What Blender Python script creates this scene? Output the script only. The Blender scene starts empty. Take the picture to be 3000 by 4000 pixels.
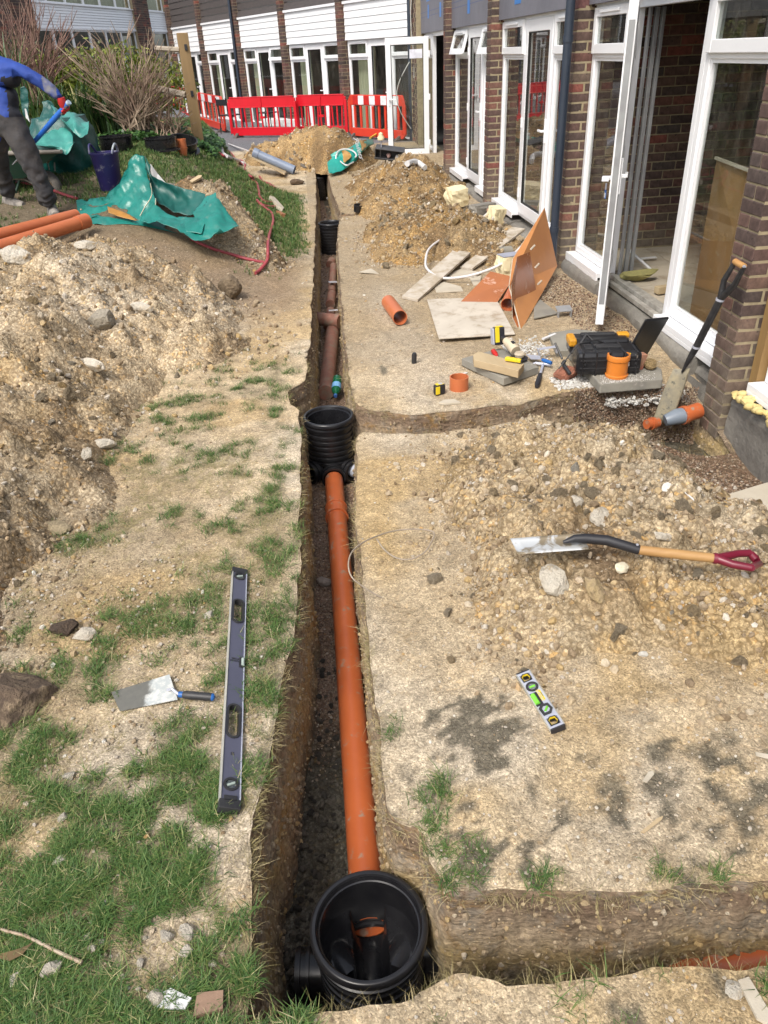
import bpy, bmesh, math, random
import numpy as np
from mathutils import Vector, Matrix, Euler
random.seed(7)
PI = math.pi
SC = bpy.context.scene
COL = SC.collection

# ---------------------------------------------------------------- camera, world, sun, exposure
EYE = 1.85
FPX = 2939.0
_vd = np.array([235.0, 4800.0, FPX]); _vd /= np.linalg.norm(_vd)          # down, in picture axes
_vy = np.array([-350.0, -1783.0, FPX]); _vy -= _vy.dot(_vd) * _vd; _vy /= np.linalg.norm(_vy)
_vx = np.cross(_vd, _vy)
if _vx[0] < 0: _vx = -_vx
cam_d = bpy.data.cameras.new('camera'); cam = bpy.data.objects.new('camera', cam_d); COL.objects.link(cam)
cam_d.sensor_fit = 'VERTICAL'; cam_d.sensor_height = 36.0; cam_d.lens = FPX / 4000 * 36.0
cam_d.clip_start = 0.05; cam_d.clip_end = 600
_r = Vector((_vx[0], _vy[0], -_vd[0])); _dn = Vector((_vx[1], _vy[1], -_vd[1])); _f = Vector((_vx[2], _vy[2], -_vd[2]))
cam.matrix_world = Matrix(((_r.x, -_dn.x, -_f.x, 0), (_r.y, -_dn.y, -_f.y, 0), (_r.z, -_dn.z, -_f.z, EYE), (0, 0, 0, 1)))
SC.camera = cam

SUN_EL, SUN_AZ = math.radians(52), math.radians(215)      # azimuth the light comes FROM, clockwise from +Y
w = bpy.data.worlds.new('World'); SC.world = w; w.use_nodes = True
nt = w.node_tree; nt.nodes.clear()
sky = nt.nodes.new('ShaderNodeTexSky'); sky.sky_type = 'NISHITA'; sky.sun_disc = False
sky.sun_elevation = SUN_EL; sky.sun_rotation = SUN_AZ; sky.air_density = 1.0; sky.dust_density = 4.0; sky.ozone_density = 0.6
bg = nt.nodes.new('ShaderNodeBackground'); bg.inputs[1].default_value = 0.15
out = nt.nodes.new('ShaderNodeOutputWorld')
hs = nt.nodes.new('ShaderNodeHueSaturation'); hs.inputs['Saturation'].default_value = 0.45
nt.links.new(sky.outputs[0], hs.inputs['Color']); nt.links.new(hs.outputs[0], bg.inputs[0]); nt.links.new(bg.outputs[0], out.inputs[0])
sd = bpy.data.lights.new('sun', 'SUN'); sd.energy = 1.5; sd.angle = math.radians(14); sd.color = (1.0, 0.93, 0.83)
sun = bpy.data.objects.new('sun', sd); COL.objects.link(sun)
_to = Vector((math.sin(SUN_AZ) * math.cos(SUN_EL), math.cos(SUN_AZ) * math.cos(SUN_EL), math.sin(SUN_EL)))
sun.rotation_euler = _to.to_track_quat('Z', 'Y').to_euler()
SC.view_settings.view_transform = 'Standard'; SC.view_settings.look = 'None'
SC.view_settings.exposure = 0.70; SC.view_settings.gamma = 1.0; SC.view_settings.use_curve_mapping = False
SC.render.film_transparent = False

# ---------------------------------------------------------------- measuring helpers (photo pixel 3000x4000 -> real point)
def ray(u, v):
    r = np.array([u - 1500.0, v - 2000.0, FPX]); return np.array([r @ _vx, r @ _vy, -(r @ _vd)])
def G(u, v, z=0.0):
    r = ray(u, v); p = r * ((z - EYE) / r[2]); return Vector((p[0], p[1], z))
def FYp(u, v, Y):
    r = ray(u, v); p = r * (Y / r[1]); return Vector((p[0], p[1], p[2] + EYE))

# ---------------------------------------------------------------- vectorised noise
def _h(i, j, k, s=0):
    n = (i.astype(np.int64) * 73856093) ^ (j.astype(np.int64) * 19349663) ^ (k.astype(np.int64) * 83492791) ^ (s * 2654435761)
    n = (n ^ (n >> 13)) * 1274126177 & 0xffffffff
    n = (n ^ (n >> 16)) & 0xffffffff
    return (n % 100003) / 100003.0
def vn(x, y, z=None, s=0):
    x = np.asarray(x, float); y = np.asarray(y, float); z = np.zeros_like(x) if z is None else np.asarray(z, float) + 0 * x
    i = np.floor(x); j = np.floor(y); k = np.floor(z); fx = x - i; fy = y - j; fz = z - k
    fx = fx * fx * (3 - 2 * fx); fy = fy * fy * (3 - 2 * fy); fz = fz * fz * (3 - 2 * fz)
    r = 0
    for a in (0, 1):
        for b in (0, 1):
            for c in (0, 1):
                r = r + _h(i + a, j + b, k + c, s) * (fx if a else 1 - fx) * (fy if b else 1 - fy) * (fz if c else 1 - fz)
    return r
def fbm(x, y, z=None, o=4, s=0, g=0.5):
    a = 1.0; t = 0; n = 0; f = 1.0
    for q in range(o):
        t = t + a * (vn(np.asarray(x) * f + 17 * q, np.asarray(y) * f - 9 * q, None if z is None else np.asarray(z) * f, s + q) * 2 - 1); n += a; a *= g; f *= 2.03
    return t / n
def worley(x, y, sc, s=0):
    x = np.asarray(x, float) * sc; y = np.asarray(y, float) * sc; i0 = np.floor(x); j0 = np.floor(y); best = np.full(x.shape, 9.0); val = np.zeros_like(x)
    for a in (-1, 0, 1):
        for b in (-1, 0, 1):
            i = i0 + a; j = j0 + b; k = np.zeros_like(i); px = i + _h(i, j, k, s); py = j + _h(i, j, k, s + 1); d = (x - px) ** 2 + (y - py) ** 2; m = d < best; best = np.where(m, d, best); val = np.where(m, _h(i, j, k, s + 2), val)
    return np.sqrt(best), val
def S(t):
    t = np.clip(t, 0, 1); return t * t * (3 - 2 * t)

# ---------------------------------------------------------------- object helpers
def props(o, label=None, cat=None, group=None, kind=None):
    if label: o['label'] = label
    if cat: o['category'] = cat
    if group: o['group'] = group
    if kind: o['kind'] = kind
    return o
def thing(name, label, cat, loc=(0, 0, 0), rot=(0, 0, 0), group=None, kind=None):
    o = bpy.data.objects.new(name, None); COL.objects.link(o); o.empty_display_size = 0.1
    o.location = loc; o.rotation_euler = rot
    return props(o, label, cat, group, kind)
class MB:
    def __init__(s): s.v = []; s.f = []; s.m = []; s.M = Matrix.Identity(4)
    def add(s, vs, fs, mi=0):
        n = len(s.v); s.v += [tuple(s.M @ Vector(p)) for p in vs]
        s.f += [tuple(i + n for i in f) for f in fs]; s.m += [mi] * len(fs); return s
    def box(s, c, d, rz=0, mi=0, rot=None):
        R = (Euler(rot).to_matrix() if rot else Matrix.Rotation(rz, 3, 'Z')); hx, hy, hz = d[0] / 2, d[1] / 2, d[2] / 2
        vs = [Vector(c) + R @ Vector((a * hx, b * hy, e * hz)) for a in (-1, 1) for b in (-1, 1) for e in (-1, 1)]
        return s.add(vs, [(0, 1, 3, 2), (4, 6, 7, 5), (0, 4, 5, 1), (2, 3, 7, 6), (0, 2, 6, 4), (1, 5, 7, 3)], mi)
    def hexa(s, p, mi=0):   # 8 points: bottom 4 ccw, top 4 ccw
        return s.add(p, [(3, 2, 1, 0), (4, 5, 6, 7), (0, 1, 5, 4), (1, 2, 6, 5), (2, 3, 7, 6), (3, 0, 4, 7)], mi)
    def tube(s, path, r, n=12, caps=True, mi=0):
        P = [Vector(p) for p in path]; rr = r if hasattr(r, '__len__') else [r] * len(P); vs = []; fs = []
        t0 = (P[1] - P[0]).normalized(); a = t0.orthogonal().normalized()
        for i, p in enumerate(P):
            t = (P[min(i + 1, len(P) - 1)] - P[max(i - 1, 0)])
            if t.length < 1e-9: t = t0
            t.normalize(); a = (a - t * a.dot(t))
            if a.length < 1e-6: a = t.orthogonal()
            a.normalize(); b = t.cross(a)
            for k in range(n):
                q = 2 * PI * k / n; vs.append(p + (a * math.cos(q) + b * math.sin(q)) * rr[i])
        for i in range(len(P) - 1):
            for k in range(n):
                k2 = (k + 1) % n; fs.append((i * n + k, i * n + k2, (i + 1) * n + k2, (i + 1) * n + k))
        if caps: fs.append(tuple(range(n))[::-1]); fs.append(tuple((len(P) - 1) * n + k for k in range(n)))
        return s.add(vs, fs, mi)
    def hollow(s, a, b, ro, ri, n=32, mi=0, mi2=None):   # open pipe with wall thickness
        a = Vector(a); b = Vector(b); t = (b - a).normalized(); u = t.orthogonal().normalized(); w_ = t.cross(u); vs = []; fs = []
        for p, r in ((a, ro), (b, ro), (b, ri), (a, ri)):
            for k in range(n):
                q = 2 * PI * k / n; vs.append(p + (u * math.cos(q) + w_ * math.sin(q)) * r)
        for L in range(4):
            for k in range(n):
                k2 = (k + 1) % n; L2 = (L + 1) % 4; fs.append((L * n + k, L * n + k2, L2 * n + k2, L2 * n + k))
        return s.add(vs, fs, mi)
    def lathe(s, prof, n=48, c=(0, 0, 0), mi=0, skip=None):
        vs = []; fs = []; c = Vector(c)
        for (r, z) in prof:
            for k in range(n):
                q = 2 * PI * k / n; vs.append(c + Vector((r * math.cos(q), r * math.sin(q), z)))
        for i in range(len(prof) - 1):
            for k in range(n):
                k2 = (k + 1) % n; f = (i * n + k, i * n + k2, (i + 1) * n + k2, (i + 1) * n + k)
                if skip:
                    m = (vs[f[0]] + vs[f[1]] + vs[f[2]] + vs[f[3]]) / 4
                    if skip(m): continue
                fs.append(f)
        return s.add(vs, fs, mi)
    def prism(s, poly, z0, z1, mi=0):
        n = len(poly); vs = [(p[0], p[1], z0) for p in poly] + [(p[0], p[1], z1) for p in poly]
        fs = [tuple(range(n))[::-1], tuple(range(n, 2 * n))] + [(k, (k + 1) % n, n + (k + 1) % n, n + k) for k in range(n)]
        return s.add(vs, fs, mi)
    def mesh(s, name, mats, smooth=None):
        me = bpy.data.meshes.new(name); me.from_pydata(s.v, [], s.f)
        for m in (mats if isinstance(mats, (list, tuple)) else [mats]): me.materials.append(m)
        if any(s.m): me.polygons.foreach_set('material_index', s.m)
        bm = bmesh.new(); bm.from_mesh(me); bmesh.ops.recalc_face_normals(bm, faces=bm.faces); bm.to_mesh(me); bm.free()
        if smooth is not None:
            me.polygons.foreach_set('use_smooth', [True] * len(me.polygons))
            me.set_sharp_from_angle(angle=math.radians(smooth))
        me.update(); return me
    def build(s, name, mats, parent=None, smooth=None, bevel=0, label=None, cat=None, group=None, kind=None, loc=None, world=False):
        o = bpy.data.objects.new(name, s.mesh(name, mats, smooth)); COL.objects.link(o)
        if parent:
            o.parent = parent
            if world: o.matrix_parent_inverse = Matrix.Translation(-parent.location)
        if loc: o.location = loc
        if bevel:
            b = o.modifiers.new('bevel', 'BEVEL'); b.width = bevel; b.segments = 2; b.limit_method = 'ANGLE'; b.angle_limit = math.radians(40)
        return props(o, label, cat, group, kind)
def place(me, name, parent=None, loc=(0, 0, 0), rot=(0, 0, 0), scale=(1, 1, 1), world=False, **k):
    o = bpy.data.objects.new(name, me); COL.objects.link(o); o.location = loc; o.rotation_euler = rot; o.scale = scale
    if parent:
        o.parent = parent
        if world: o.matrix_parent_inverse = Matrix.Translation(-parent.location)
    return props(o, **k)
def copy_tree(o, parent=None):
    c = o.copy(); COL.objects.link(c); c.parent = parent
    for ch in list(o.children): copy_tree(ch, c)
    return c
def text_part(txt, size, m, parent, loc, rot, depth=0.0004, name='lettering', bold=False):
    cu = bpy.data.curves.new('t', 'FONT'); cu.body = txt; cu.size = size; cu.extrude = depth; cu.align_x = 'CENTER'; cu.align_y = 'CENTER'
    if bold: cu.offset = size * 0.012
    to = bpy.data.objects.new('t', cu); COL.objects.link(to)
    bpy.context.view_layer.update()
    me = bpy.data.meshes.new_from_object(to.evaluated_get(bpy.context.evaluated_depsgraph_get())); bpy.data.objects.remove(to)
    me.materials.clear(); me.materials.append(m)
    return place(me, name, parent, loc, rot)
def arr_mesh(name, V, F, mats, smooth=True):
    me = bpy.data.meshes.new(name); V = np.asarray(V, np.float32); F = np.asarray(F, np.int32)
    me.vertices.add(len(V)); me.vertices.foreach_set('co', V.ravel())
    k = F.shape[1]; me.loops.add(F.size); me.loops.foreach_set('vertex_index', F.ravel()); me.polygons.add(len(F))
    me.polygons.foreach_set('loop_start', np.arange(0, F.size, k, dtype=np.int32)); me.update(calc_edges=True)
    me.polygons.foreach_set('use_smooth', [smooth] * len(F))
    for m in (mats if isinstance(mats, (list, tuple)) else [mats]): me.materials.append(m)
    me.validate(); return me
def link(name, me, **k):
    o = bpy.data.objects.new(name, me); COL.objects.link(o); return props(o, **k)
def setcol(me, name, rgb):
    a = me.color_attributes.new(name, 'FLOAT_COLOR', 'POINT'); c = np.ones((len(me.vertices), 4), np.float32); c[:, :3] = rgb; a.data.foreach_set('color', c.ravel())

# ---------------------------------------------------------------- materials
class NT:
    def __init__(s, name):
        s.m = bpy.data.materials.new(name); s.m.use_nodes = True; s.t = s.m.node_tree; s.t.nodes.clear()
        s.out = s.n('ShaderNodeOutputMaterial'); s.b = s.n('ShaderNodeBsdfPrincipled'); s.l(s.b.outputs[0], s.out.inputs[0])
        s.tc = s.n('ShaderNodeTexCoord')
    def n(s, ty, **k):
        x = s.t.nodes.new(ty)
        for a, b in k.items(): setattr(x, a, b)
        return x
    def l(s, a, b): s.t.links.new(a, b)
    def val(s, inp, v):
        if hasattr(v, 'is_output') or isinstance(v, bpy.types.NodeSocket): s.l(v, inp)
        else: inp.default_value = v
    def noise(s, scale, detail=4, rough=.55, vec=None, dist=0):
        x = s.n('ShaderNodeTexNoise'); x.inputs['Scale'].default_value = scale; x.inputs['Detail'].default_value = detail
        x.inputs['Roughness'].default_value = rough; x.inputs['Distortion'].default_value = dist
        s.l(vec if vec is not None else s.tc.outputs['Object'], x.inputs['Vector']); return x.outputs[0]
    def voro(s, scale, out='Distance', feat='F1', vec=None, rnd=1):
        x = s.n('ShaderNodeTexVoronoi'); x.feature = feat; x.inputs['Scale'].default_value = scale; x.inputs['Randomness'].default_value = rnd
        s.l(vec if vec is not None else s.tc.outputs['Object'], x.inputs['Vector']); return x.outputs[out]
    def ramp(s, fac, stops, interp='LINEAR'):
        x = s.n('ShaderNodeValToRGB'); x.color_ramp.interpolation = interp; e = x.color_ramp.elements
        while len(e) < len(stops): e.new(0.5)
        for i, (p, c) in enumerate(stops):
            e[i].position = p; e[i].color = (c, c, c, 1) if not hasattr(c, '__len__') else (*c, 1)
        s.l(fac, x.inputs[0]); return x.outputs[0]
    def mix(s, fac, a, b, mode='MIX'):
        x = s.n('ShaderNodeMix'); x.data_type = 'RGBA'; x.blend_type = mode
        for i, v in ((0, fac), (6, a), (7, b)):
            if isinstance(v, bpy.types.NodeSocket): s.l(v, x.inputs[i])
            elif i == 0: x.inputs[0].default_value = v
            else: x.inputs[i].default_value = (*v, 1) if hasattr(v, '__len__') else (v, v, v, 1)
        return x.outputs[2]
    def math(s, op, a, b=0.5, clamp=False):
        x = s.n('ShaderNodeMath'); x.operation = op; x.use_clamp = clamp
        for i, v in ((0, a), (1, b)):
            if isinstance(v, bpy.types.NodeSocket): s.l(v, x.inputs[i])
            else: x.inputs[i].default_value = v
        return x.outputs[0]
    def bump(s, h, strength, dist, prev=None):
        x = s.n('ShaderNodeBump'); x.inputs['Strength'].default_value = strength; x.inputs['Distance'].default_value = dist; s.l(h, x.inputs['Height'])
        if prev is not None: s.l(prev, x.inputs['Normal'])
        return x.outputs[0]
    def done(s, col=None, rough=.7, nrm=None, metal=0, spec=None):
        if col is not None:
            if isinstance(col, bpy.types.NodeSocket): s.l(col, s.b.inputs['Base Color'])
            else: s.b.inputs['Base Color'].default_value = (*col, 1)
        s.val(s.b.inputs['Roughness'], rough); s.val(s.b.inputs['Metallic'], metal)
        if spec is not None: s.b.inputs['Specular IOR Level'].default_value = spec
        if nrm is not None: s.l(nrm, s.b.inputs['Normal'])
        return s.m
def mat(name, c1, c2=None, scale=9, rough=.6, bump=.15, bscale=40, bdist=.004, metal=0, dirt=None, dirt_amt=.35, dscale=6, dsharp=.08, rnd=0, spec=None, stretch=None):
    t = NT(name); vec = t.tc.outputs['Object']
    if stretch:
        mp = t.n('ShaderNodeMapping'); mp.inputs['Scale'].default_value = stretch; t.l(vec, mp.inputs['Vector']); vec = mp.outputs[0]
    c2 = c2 or tuple(x * .75 for x in c1)
    nz = t.noise(scale, 5, .6, vec); c = t.mix(t.ramp(nz, [(.35, 0), (.65, 1)]), c1, c2)
    r = rough
    if rnd:
        oi = t.n('ShaderNodeObjectInfo'); hv = t.n('ShaderNodeHueSaturation')
        t.l(t.math('ADD', t.math('MULTIPLY', oi.outputs['Random'], 2 * rnd), 1 - rnd), hv.inputs['Value']); t.l(c, hv.inputs['Color']); c = hv.outputs[0]
    if dirt is not None:
        dn = t.noise(dscale, 6, .7); f = t.ramp(dn, [(1 - dirt_amt - dsharp, 0), (1 - dirt_amt + dsharp, 1)]); c = t.mix(f, c, dirt)
        r = t.math('ADD', t.math('MULTIPLY', f, .85 - rough), rough)
    nm = t.bump(t.noise(bscale, 6, .65, vec), bump, bdist) if bump else None
    return t.done(c, r, nm, metal, spec)
# ================================================================ SETTING: ground, trench, heaps
OUT = [(-.30, .875), (-.295, 1.204), (-.318, 1.358), (-.278, 1.588), (-.219, 2.033), (-.185, 2.316), (-.169, 2.861), (-.165, 3.6), (-.16, 4.3), (-.215, 4.42), (-.23, 4.62),
       (-.12, 4.8), (-.075, 5.6), (-.055, 6.2), (-.016, 7.334), (.047, 9.19), (.12, 11.5), (.188, 14.695), (.22, 16.8), (.34, 16.8), (.40, 14.6), (.41, 12.2), (.44, 10.72), (.8, 10.76), (1.0, 10.7), (.8, 10.64), (.42, 10.56),
       (.313, 9.369), (.246, 7.264), (.195, 5.72), (.17, 4.6), (.185, 4.33), (.30, 4.2), (.493, 4.094), (.8, 4.1), (1.12, 4.123), (1.67, 4.3), (2.054, 4.262), (2.36, 4.15),
       (2.36, 3.74), (1.95, 3.74), (1.75, 3.79), (1.471, 3.78), (1.058, 3.87), (.589, 3.825), (.35, 3.9), (.2, 3.96), (.165, 3.9), (.14, 3.6), (.088, 2.818), (.085, 2.275), (.08, 1.803), (.081, 1.42), (.10, 1.35), (.171, 1.304),
       (.177, 1.221), (.21, 1.14), (.302, 1.123), (.623, 1.075), (1.019, 1.052), (2.4, .98), (2.4, .70), (.91, .845), (.493, .889), (.31, .886), (.20, .925), (.13, .91), (.06, .875), (-.183, .88)]
OP = np.array(OUT)
# roughen the outline
def resample(P, step):
    res = []
    n = len(P)
    for i in range(n):
        a = P[i]; b = P[(i + 1) % n]; d = np.linalg.norm(b - a); m = max(.012, .007 * (a[1] + b[1]) / 2) * step
        k = max(1, int(d / m))
        for j in range(k): res.append(a + (b - a) * j / k)
    return np.array(res)
OR = resample(OP, 1.0)
_a = np.roll(OR, -1, 0) - np.roll(OR, 1, 0); _a /= np.linalg.norm(_a, axis=1)[:, None]
ON = np.stack([-_a[:, 1], _a[:, 0]], 1)   # outline is clockwise: left normal points outward
OR = OR + ON * (fbm(OR[:, 0] * 6, OR[:, 1] * 6, s=3, o=3) * .018 + fbm(OR[:, 0] * 40, OR[:, 1] * 40, s=5, o=2) * .006)[:, None]
def inside_poly(x, y, P):
    ins = np.zeros(x.shape, bool); n = len(P); j = n - 1
    for i in range(n):
        xi, yi = P[i]; xj, yj = P[j]
        if yi != yj:
            c = ((yi > y) != (yj > y)) & (x < (xj - xi) * (y - yi) / (yj - yi) + xi); ins ^= c
        j = i
    return ins
def near_out(x, y, P=None):
    P = OP if P is None else P; A = P; B = np.roll(P, -1, 0); best = np.full(x.shape, 1e9); bx = np.zeros_like(x); by = np.zeros_like(x)
    for a, b in zip(A, B):
        d = b - a; L = d @ d + 1e-12; t = np.clip(((x - a[0]) * d[0] + (y - a[1]) * d[1]) / L, 0, 1); px = a[0] + t * d[0]; py = a[1] + t * d[1]
        q = np.hypot(x - px, y - py); m = q < best; best = np.where(m, q, best); bx = np.where(m, px, bx); by = np.where(m, py, by)
    return best, bx, by

def Tb(x, y):
    x = np.asarray(x, float); y = np.asarray(y, float)
    A = np.interp(y, [0, 4.5, 5.5, 7, 8.3, 9.5, 10.5, 12, 13.5, 15, 18, 30], [0, .05, .12, .42, .66, .86, .95, .97, .92, .85, .8, .7])
    off = .75 * (1 - S((y - 5) / 3.2))
    z = A * S((-x - off - .02) / 1.9)
    pat = .2 * S((y - 13) / 4)
    yb = 12.1 + np.maximum(0, -x - 1.0) * 5
    z = z + (pat - z) * S((y - yb) / 1.6)
    z = z - .30 * np.exp(-((x - 2.25) / .48) ** 2 - ((y - 3.5) / .65) ** 2)
    z = z + (fbm(x * 3.4, y * 2.6, s=6, o=3) * .014 + np.minimum(0, fbm(x * 6, y * 4.5, s=8, o=2) + .12) * .022) * S((9 - y) / 3) + fbm(x * .9, y * .9, s=1, o=2) * .02 * S((12.5 - y) / 3) + fbm(x * 7, y * 7, s=2, o=3) * .006 * S((14 - y) / 6)
    return z
# heaps: name -> list of ellipses (cx, cy, rx, ry, h)
HEAPS = {
 'left': dict(e=[(-1.95, 5.95, 1.45, 1.35, .33), (-1.15, 6.3, .62, .85, .15), (-2.0, 4.6, .98, 1.2, .30), (-1.95, 3.3, .85, 1.0, .28), (-1.75, 2.25, .66, .62, .17), (-2.9, 4.8, 1.3, 2.3, .34)], box=(-4.4, -.45, 1.45, 8.1), rough=1.3),
 'bank': dict(e=[(-.88, 8.5, .50, .50, .42), (-.62, 8.15, .38, .5, .20)], box=(-1.9, -.2, 7.0, 9.2), rough=1.3),
 'right': dict(e=[(1.15, 2.95, .74, .85, .17), (1.55, 2.5, .75, .7, .11), (.92, 2.35, .5, .6, .08), (1.2, 3.35, .62, .40, .10)], box=(.2, 2.4, 1.3, 3.83), rough=1.0),
 'mid': dict(e=[(1.5, 12.3, .9, 1.9, .42), (1.25, 10.9, .65, 1.0, .22)], box=(.45, 2.36, 9.6, 14.6), rough=1.5),
 'midnear': dict(e=[(1.35, 8.9, .75, 1.1, .30), (1.75, 8.5, .55, 1.0, .18), (.95, 8.3, .4, .7, .10)], box=(.4, 2.36, 7.2, 10.2), rough=1.5),
 'far': dict(e=[(.25, 15.9, .95, 1.3, .47), (.75, 15.3, .7, .9, .36), (-.5, 16.3, .7, .9, .2)], box=(-1.4, 1.8, 14.2, 17.8), rough=1.6),
}
def heap_h(k, x, y):
    H = HEAPS[k]; wx = x + fbm(x * 2.2, y * 2.2, s=11, o=3) * .22; wy = y + fbm(x * 2.2 + 40, y * 2.2, s=12, o=3) * .25; h = np.zeros_like(x)
    for cx, cy, rx, ry, hh in H['e']:
        r2 = ((wx - cx) / rx) ** 2 + ((wy - cy) / ry) ** 2; h = np.maximum(h, hh * np.clip(1 - r2, 0, 1) ** 1.15) + .35 * np.minimum(h, hh * np.clip(1 - r2, 0, 1))
    m = S(h / .09); q = H['rough']
    n1 = fbm(x * 5, y * 5, s=21, o=4); n2 = fbm(x * 16, y * 16, s=22, o=4, g=.6)
    lump = 1 - np.abs(fbm(x * 9, y * 9, s=23, o=3)) * 2
    xx = x + n2 * .03; d1, v1 = worley(xx, y, 5.5, 61); d2, v2 = worley(xx, y, 13, 64); d3, v3 = worley(x, y, 28, 67)
    ch = np.clip(1 - d1 / .62, 0, 1) * (v1 > .55) * (v1 - .3) * .16 + np.clip(1 - (d2 / .6) ** 2, 0, 1) * (v2 - .25) * .052 * (v2 > .35) + np.clip(1 - (d3 / .6) ** 2, 0, 1) * v3 * .016
    cut = -S((np.abs(fbm(x * 2.4 + 9, y * 2.4, s=28, o=3)) * -1 + .055) / .05) * .05
    big = fbm(x * 2.3, y * 2.3, s=29, o=2) * .07 * S(h / .2)
    return h + big + m * q * (n1 * .040 + n2 * .022 + lump * .008 + ch * .75 + cut * .8 * S(h / .15)) - .035 * (1 - m)
def heap_r(k, x, y):
    H = HEAPS[k]; wx = x + fbm(x * 2.2, y * 2.2, s=11, o=3) * .22; wy = y + fbm(x * 2.2 + 40, y * 2.2, s=12, o=3) * .25; r = np.full(np.shape(x), 9.0)
    for cx, cy, rx, ry, hh in H['e']: r = np.minimum(r, np.sqrt(((wx - cx) / rx) ** 2 + ((wy - cy) / ry) ** 2))
    return r
def TT(x, y):
    x = np.asarray(x, float); y = np.asarray(y, float); z = Tb(x, y); sh = x.shape
    for k, H in HEAPS.items():
        b = H['box']; m = (x > b[0]) & (x < b[1]) & (y > b[2]) & (y < b[3])
        if m.any():
            zz = np.atleast_1d(z).copy(); mm = np.atleast_1d(m); xx = np.atleast_1d(x); yy = np.atleast_1d(y)
            hh = heap_h(k, xx[mm], yy[mm]) * edgefade(k, xx[mm], yy[mm]); zz[mm] = zz[mm] + np.maximum(hh, 0); z = zz.reshape(sh)
    return z
def edgefade(k, x, y):
    b = HEAPS[k]['box']; return S(np.minimum.reduce([x - b[0], b[1] - x, y - b[2], b[3] - y]) / .08)
def tz(x, y): return float(TT(np.array([x]), np.array([y]))[0])
def hit(u, v, add=0.0):
    """where the ray through a photo pixel meets the ground or a heap"""
    r = ray(u, v); t = np.concatenate([np.linspace(.5 / r[1], 30 / r[1], 1500)]); X = r[0] * t; Y = r[1] * t; Z = EYE + r[2] * t
    d = Z - TT(X, Y) - add; i = np.argmax(d < 0)
    if not (d < 0).any(): i = len(t) - 1
    a, b = t[max(i - 1, 0)], t[i]
    for _ in range(18):
        m = (a + b) / 2
        if EYE + r[2] * m - tz(r[0] * m, r[1] * m) - add < 0: b = m
        else: a = m
    return Vector((r[0] * a, r[1] * a, EYE + r[2] * a))
def nrm(x, y, e=.04):
    n = Vector((-(tz(x + e, y) - tz(x - e, y)) / (2 * e), -(tz(x, y + e) - tz(x, y - e)) / (2 * e), 1)); return n.normalized()

# ---- soil colour zones (what the soil itself is: sand, clay, damp topsoil, shingle)
def grass_mask(x, y):
    n = fbm(x * 2.6, y * 2.6, s=31, o=3); n2 = fbm(x * 9, y * 9, s=32, o=2)
    near = S((2.6 - y) / 1.1) * (x < -.29)                                     # lawn at the near left
    near = np.maximum(near * 1.0, .50 * S((5.6 - y) / 1) * (x < -.14)) * S((x + 2.3) / .5)
    strip = S(1 - np.abs(x + .26 + .02 * (y - 1.5)) / .09) * (y < 5.2) * 1.0    # along the left lip
    near = np.maximum(near, S((1.75 - y) / .5) * (x < -.29))
    g = near * S((n * 1.2 + n2 * .9 + .34 + .42 * S((1.8 - y) / .9)) / .45)
    g = np.maximum(g, strip * S((n2 + .35) / .4) * .9)
    hl = np.zeros_like(x) if False else 0
    bank = S((y - 7.2) / 1.0) * S((-x + .02 - .25 * S((8.9 - y) / 1.2)) / .25) * S((25 - y) / 3)
    worn = .8 * np.exp(-((x + 2.8) / .9) ** 2 - ((y - 8.3) / .9) ** 2) + .8 * np.exp(-((x + .5) / .5) ** 2 - ((y - 7.8) / .8) ** 2) + .3 * np.exp(-((x + 1.2) / .6) ** 2 - ((y - 9.0) / .6) ** 2)
    bank = bank * np.clip(1.0 - worn * 1.2 + n2 * .3, 0, 1)
    g = np.maximum(g, bank * (y > 7) * ((y < 12.6 + np.maximum(0, -x - 1.0) * 5)))
    rn = (x > .1) * (y < .96) * S((n + .5) / .6) * .6                              # near right lip
    g = np.maximum(g, rn)
    rl = (x > .06) * (x < .40) * (y > 1.1) * (y < 1.75) * S((n2 + .15) / .4) * .5 * S((.35 - x) / .15); g = np.maximum(g, rl)
    rl2 = (x > .25) * (np.abs(y - 1.10 + .06 * (x - .3)) < .05) * .5 * S((n2 + .1) / .3); g = np.maximum(g, rl2)
    return np.clip(g, 0, 1)
def zone_col(x, y, heap=None):
    c = zone_col0(x, y, heap)
    return c if heap is None else c * .95
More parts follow.
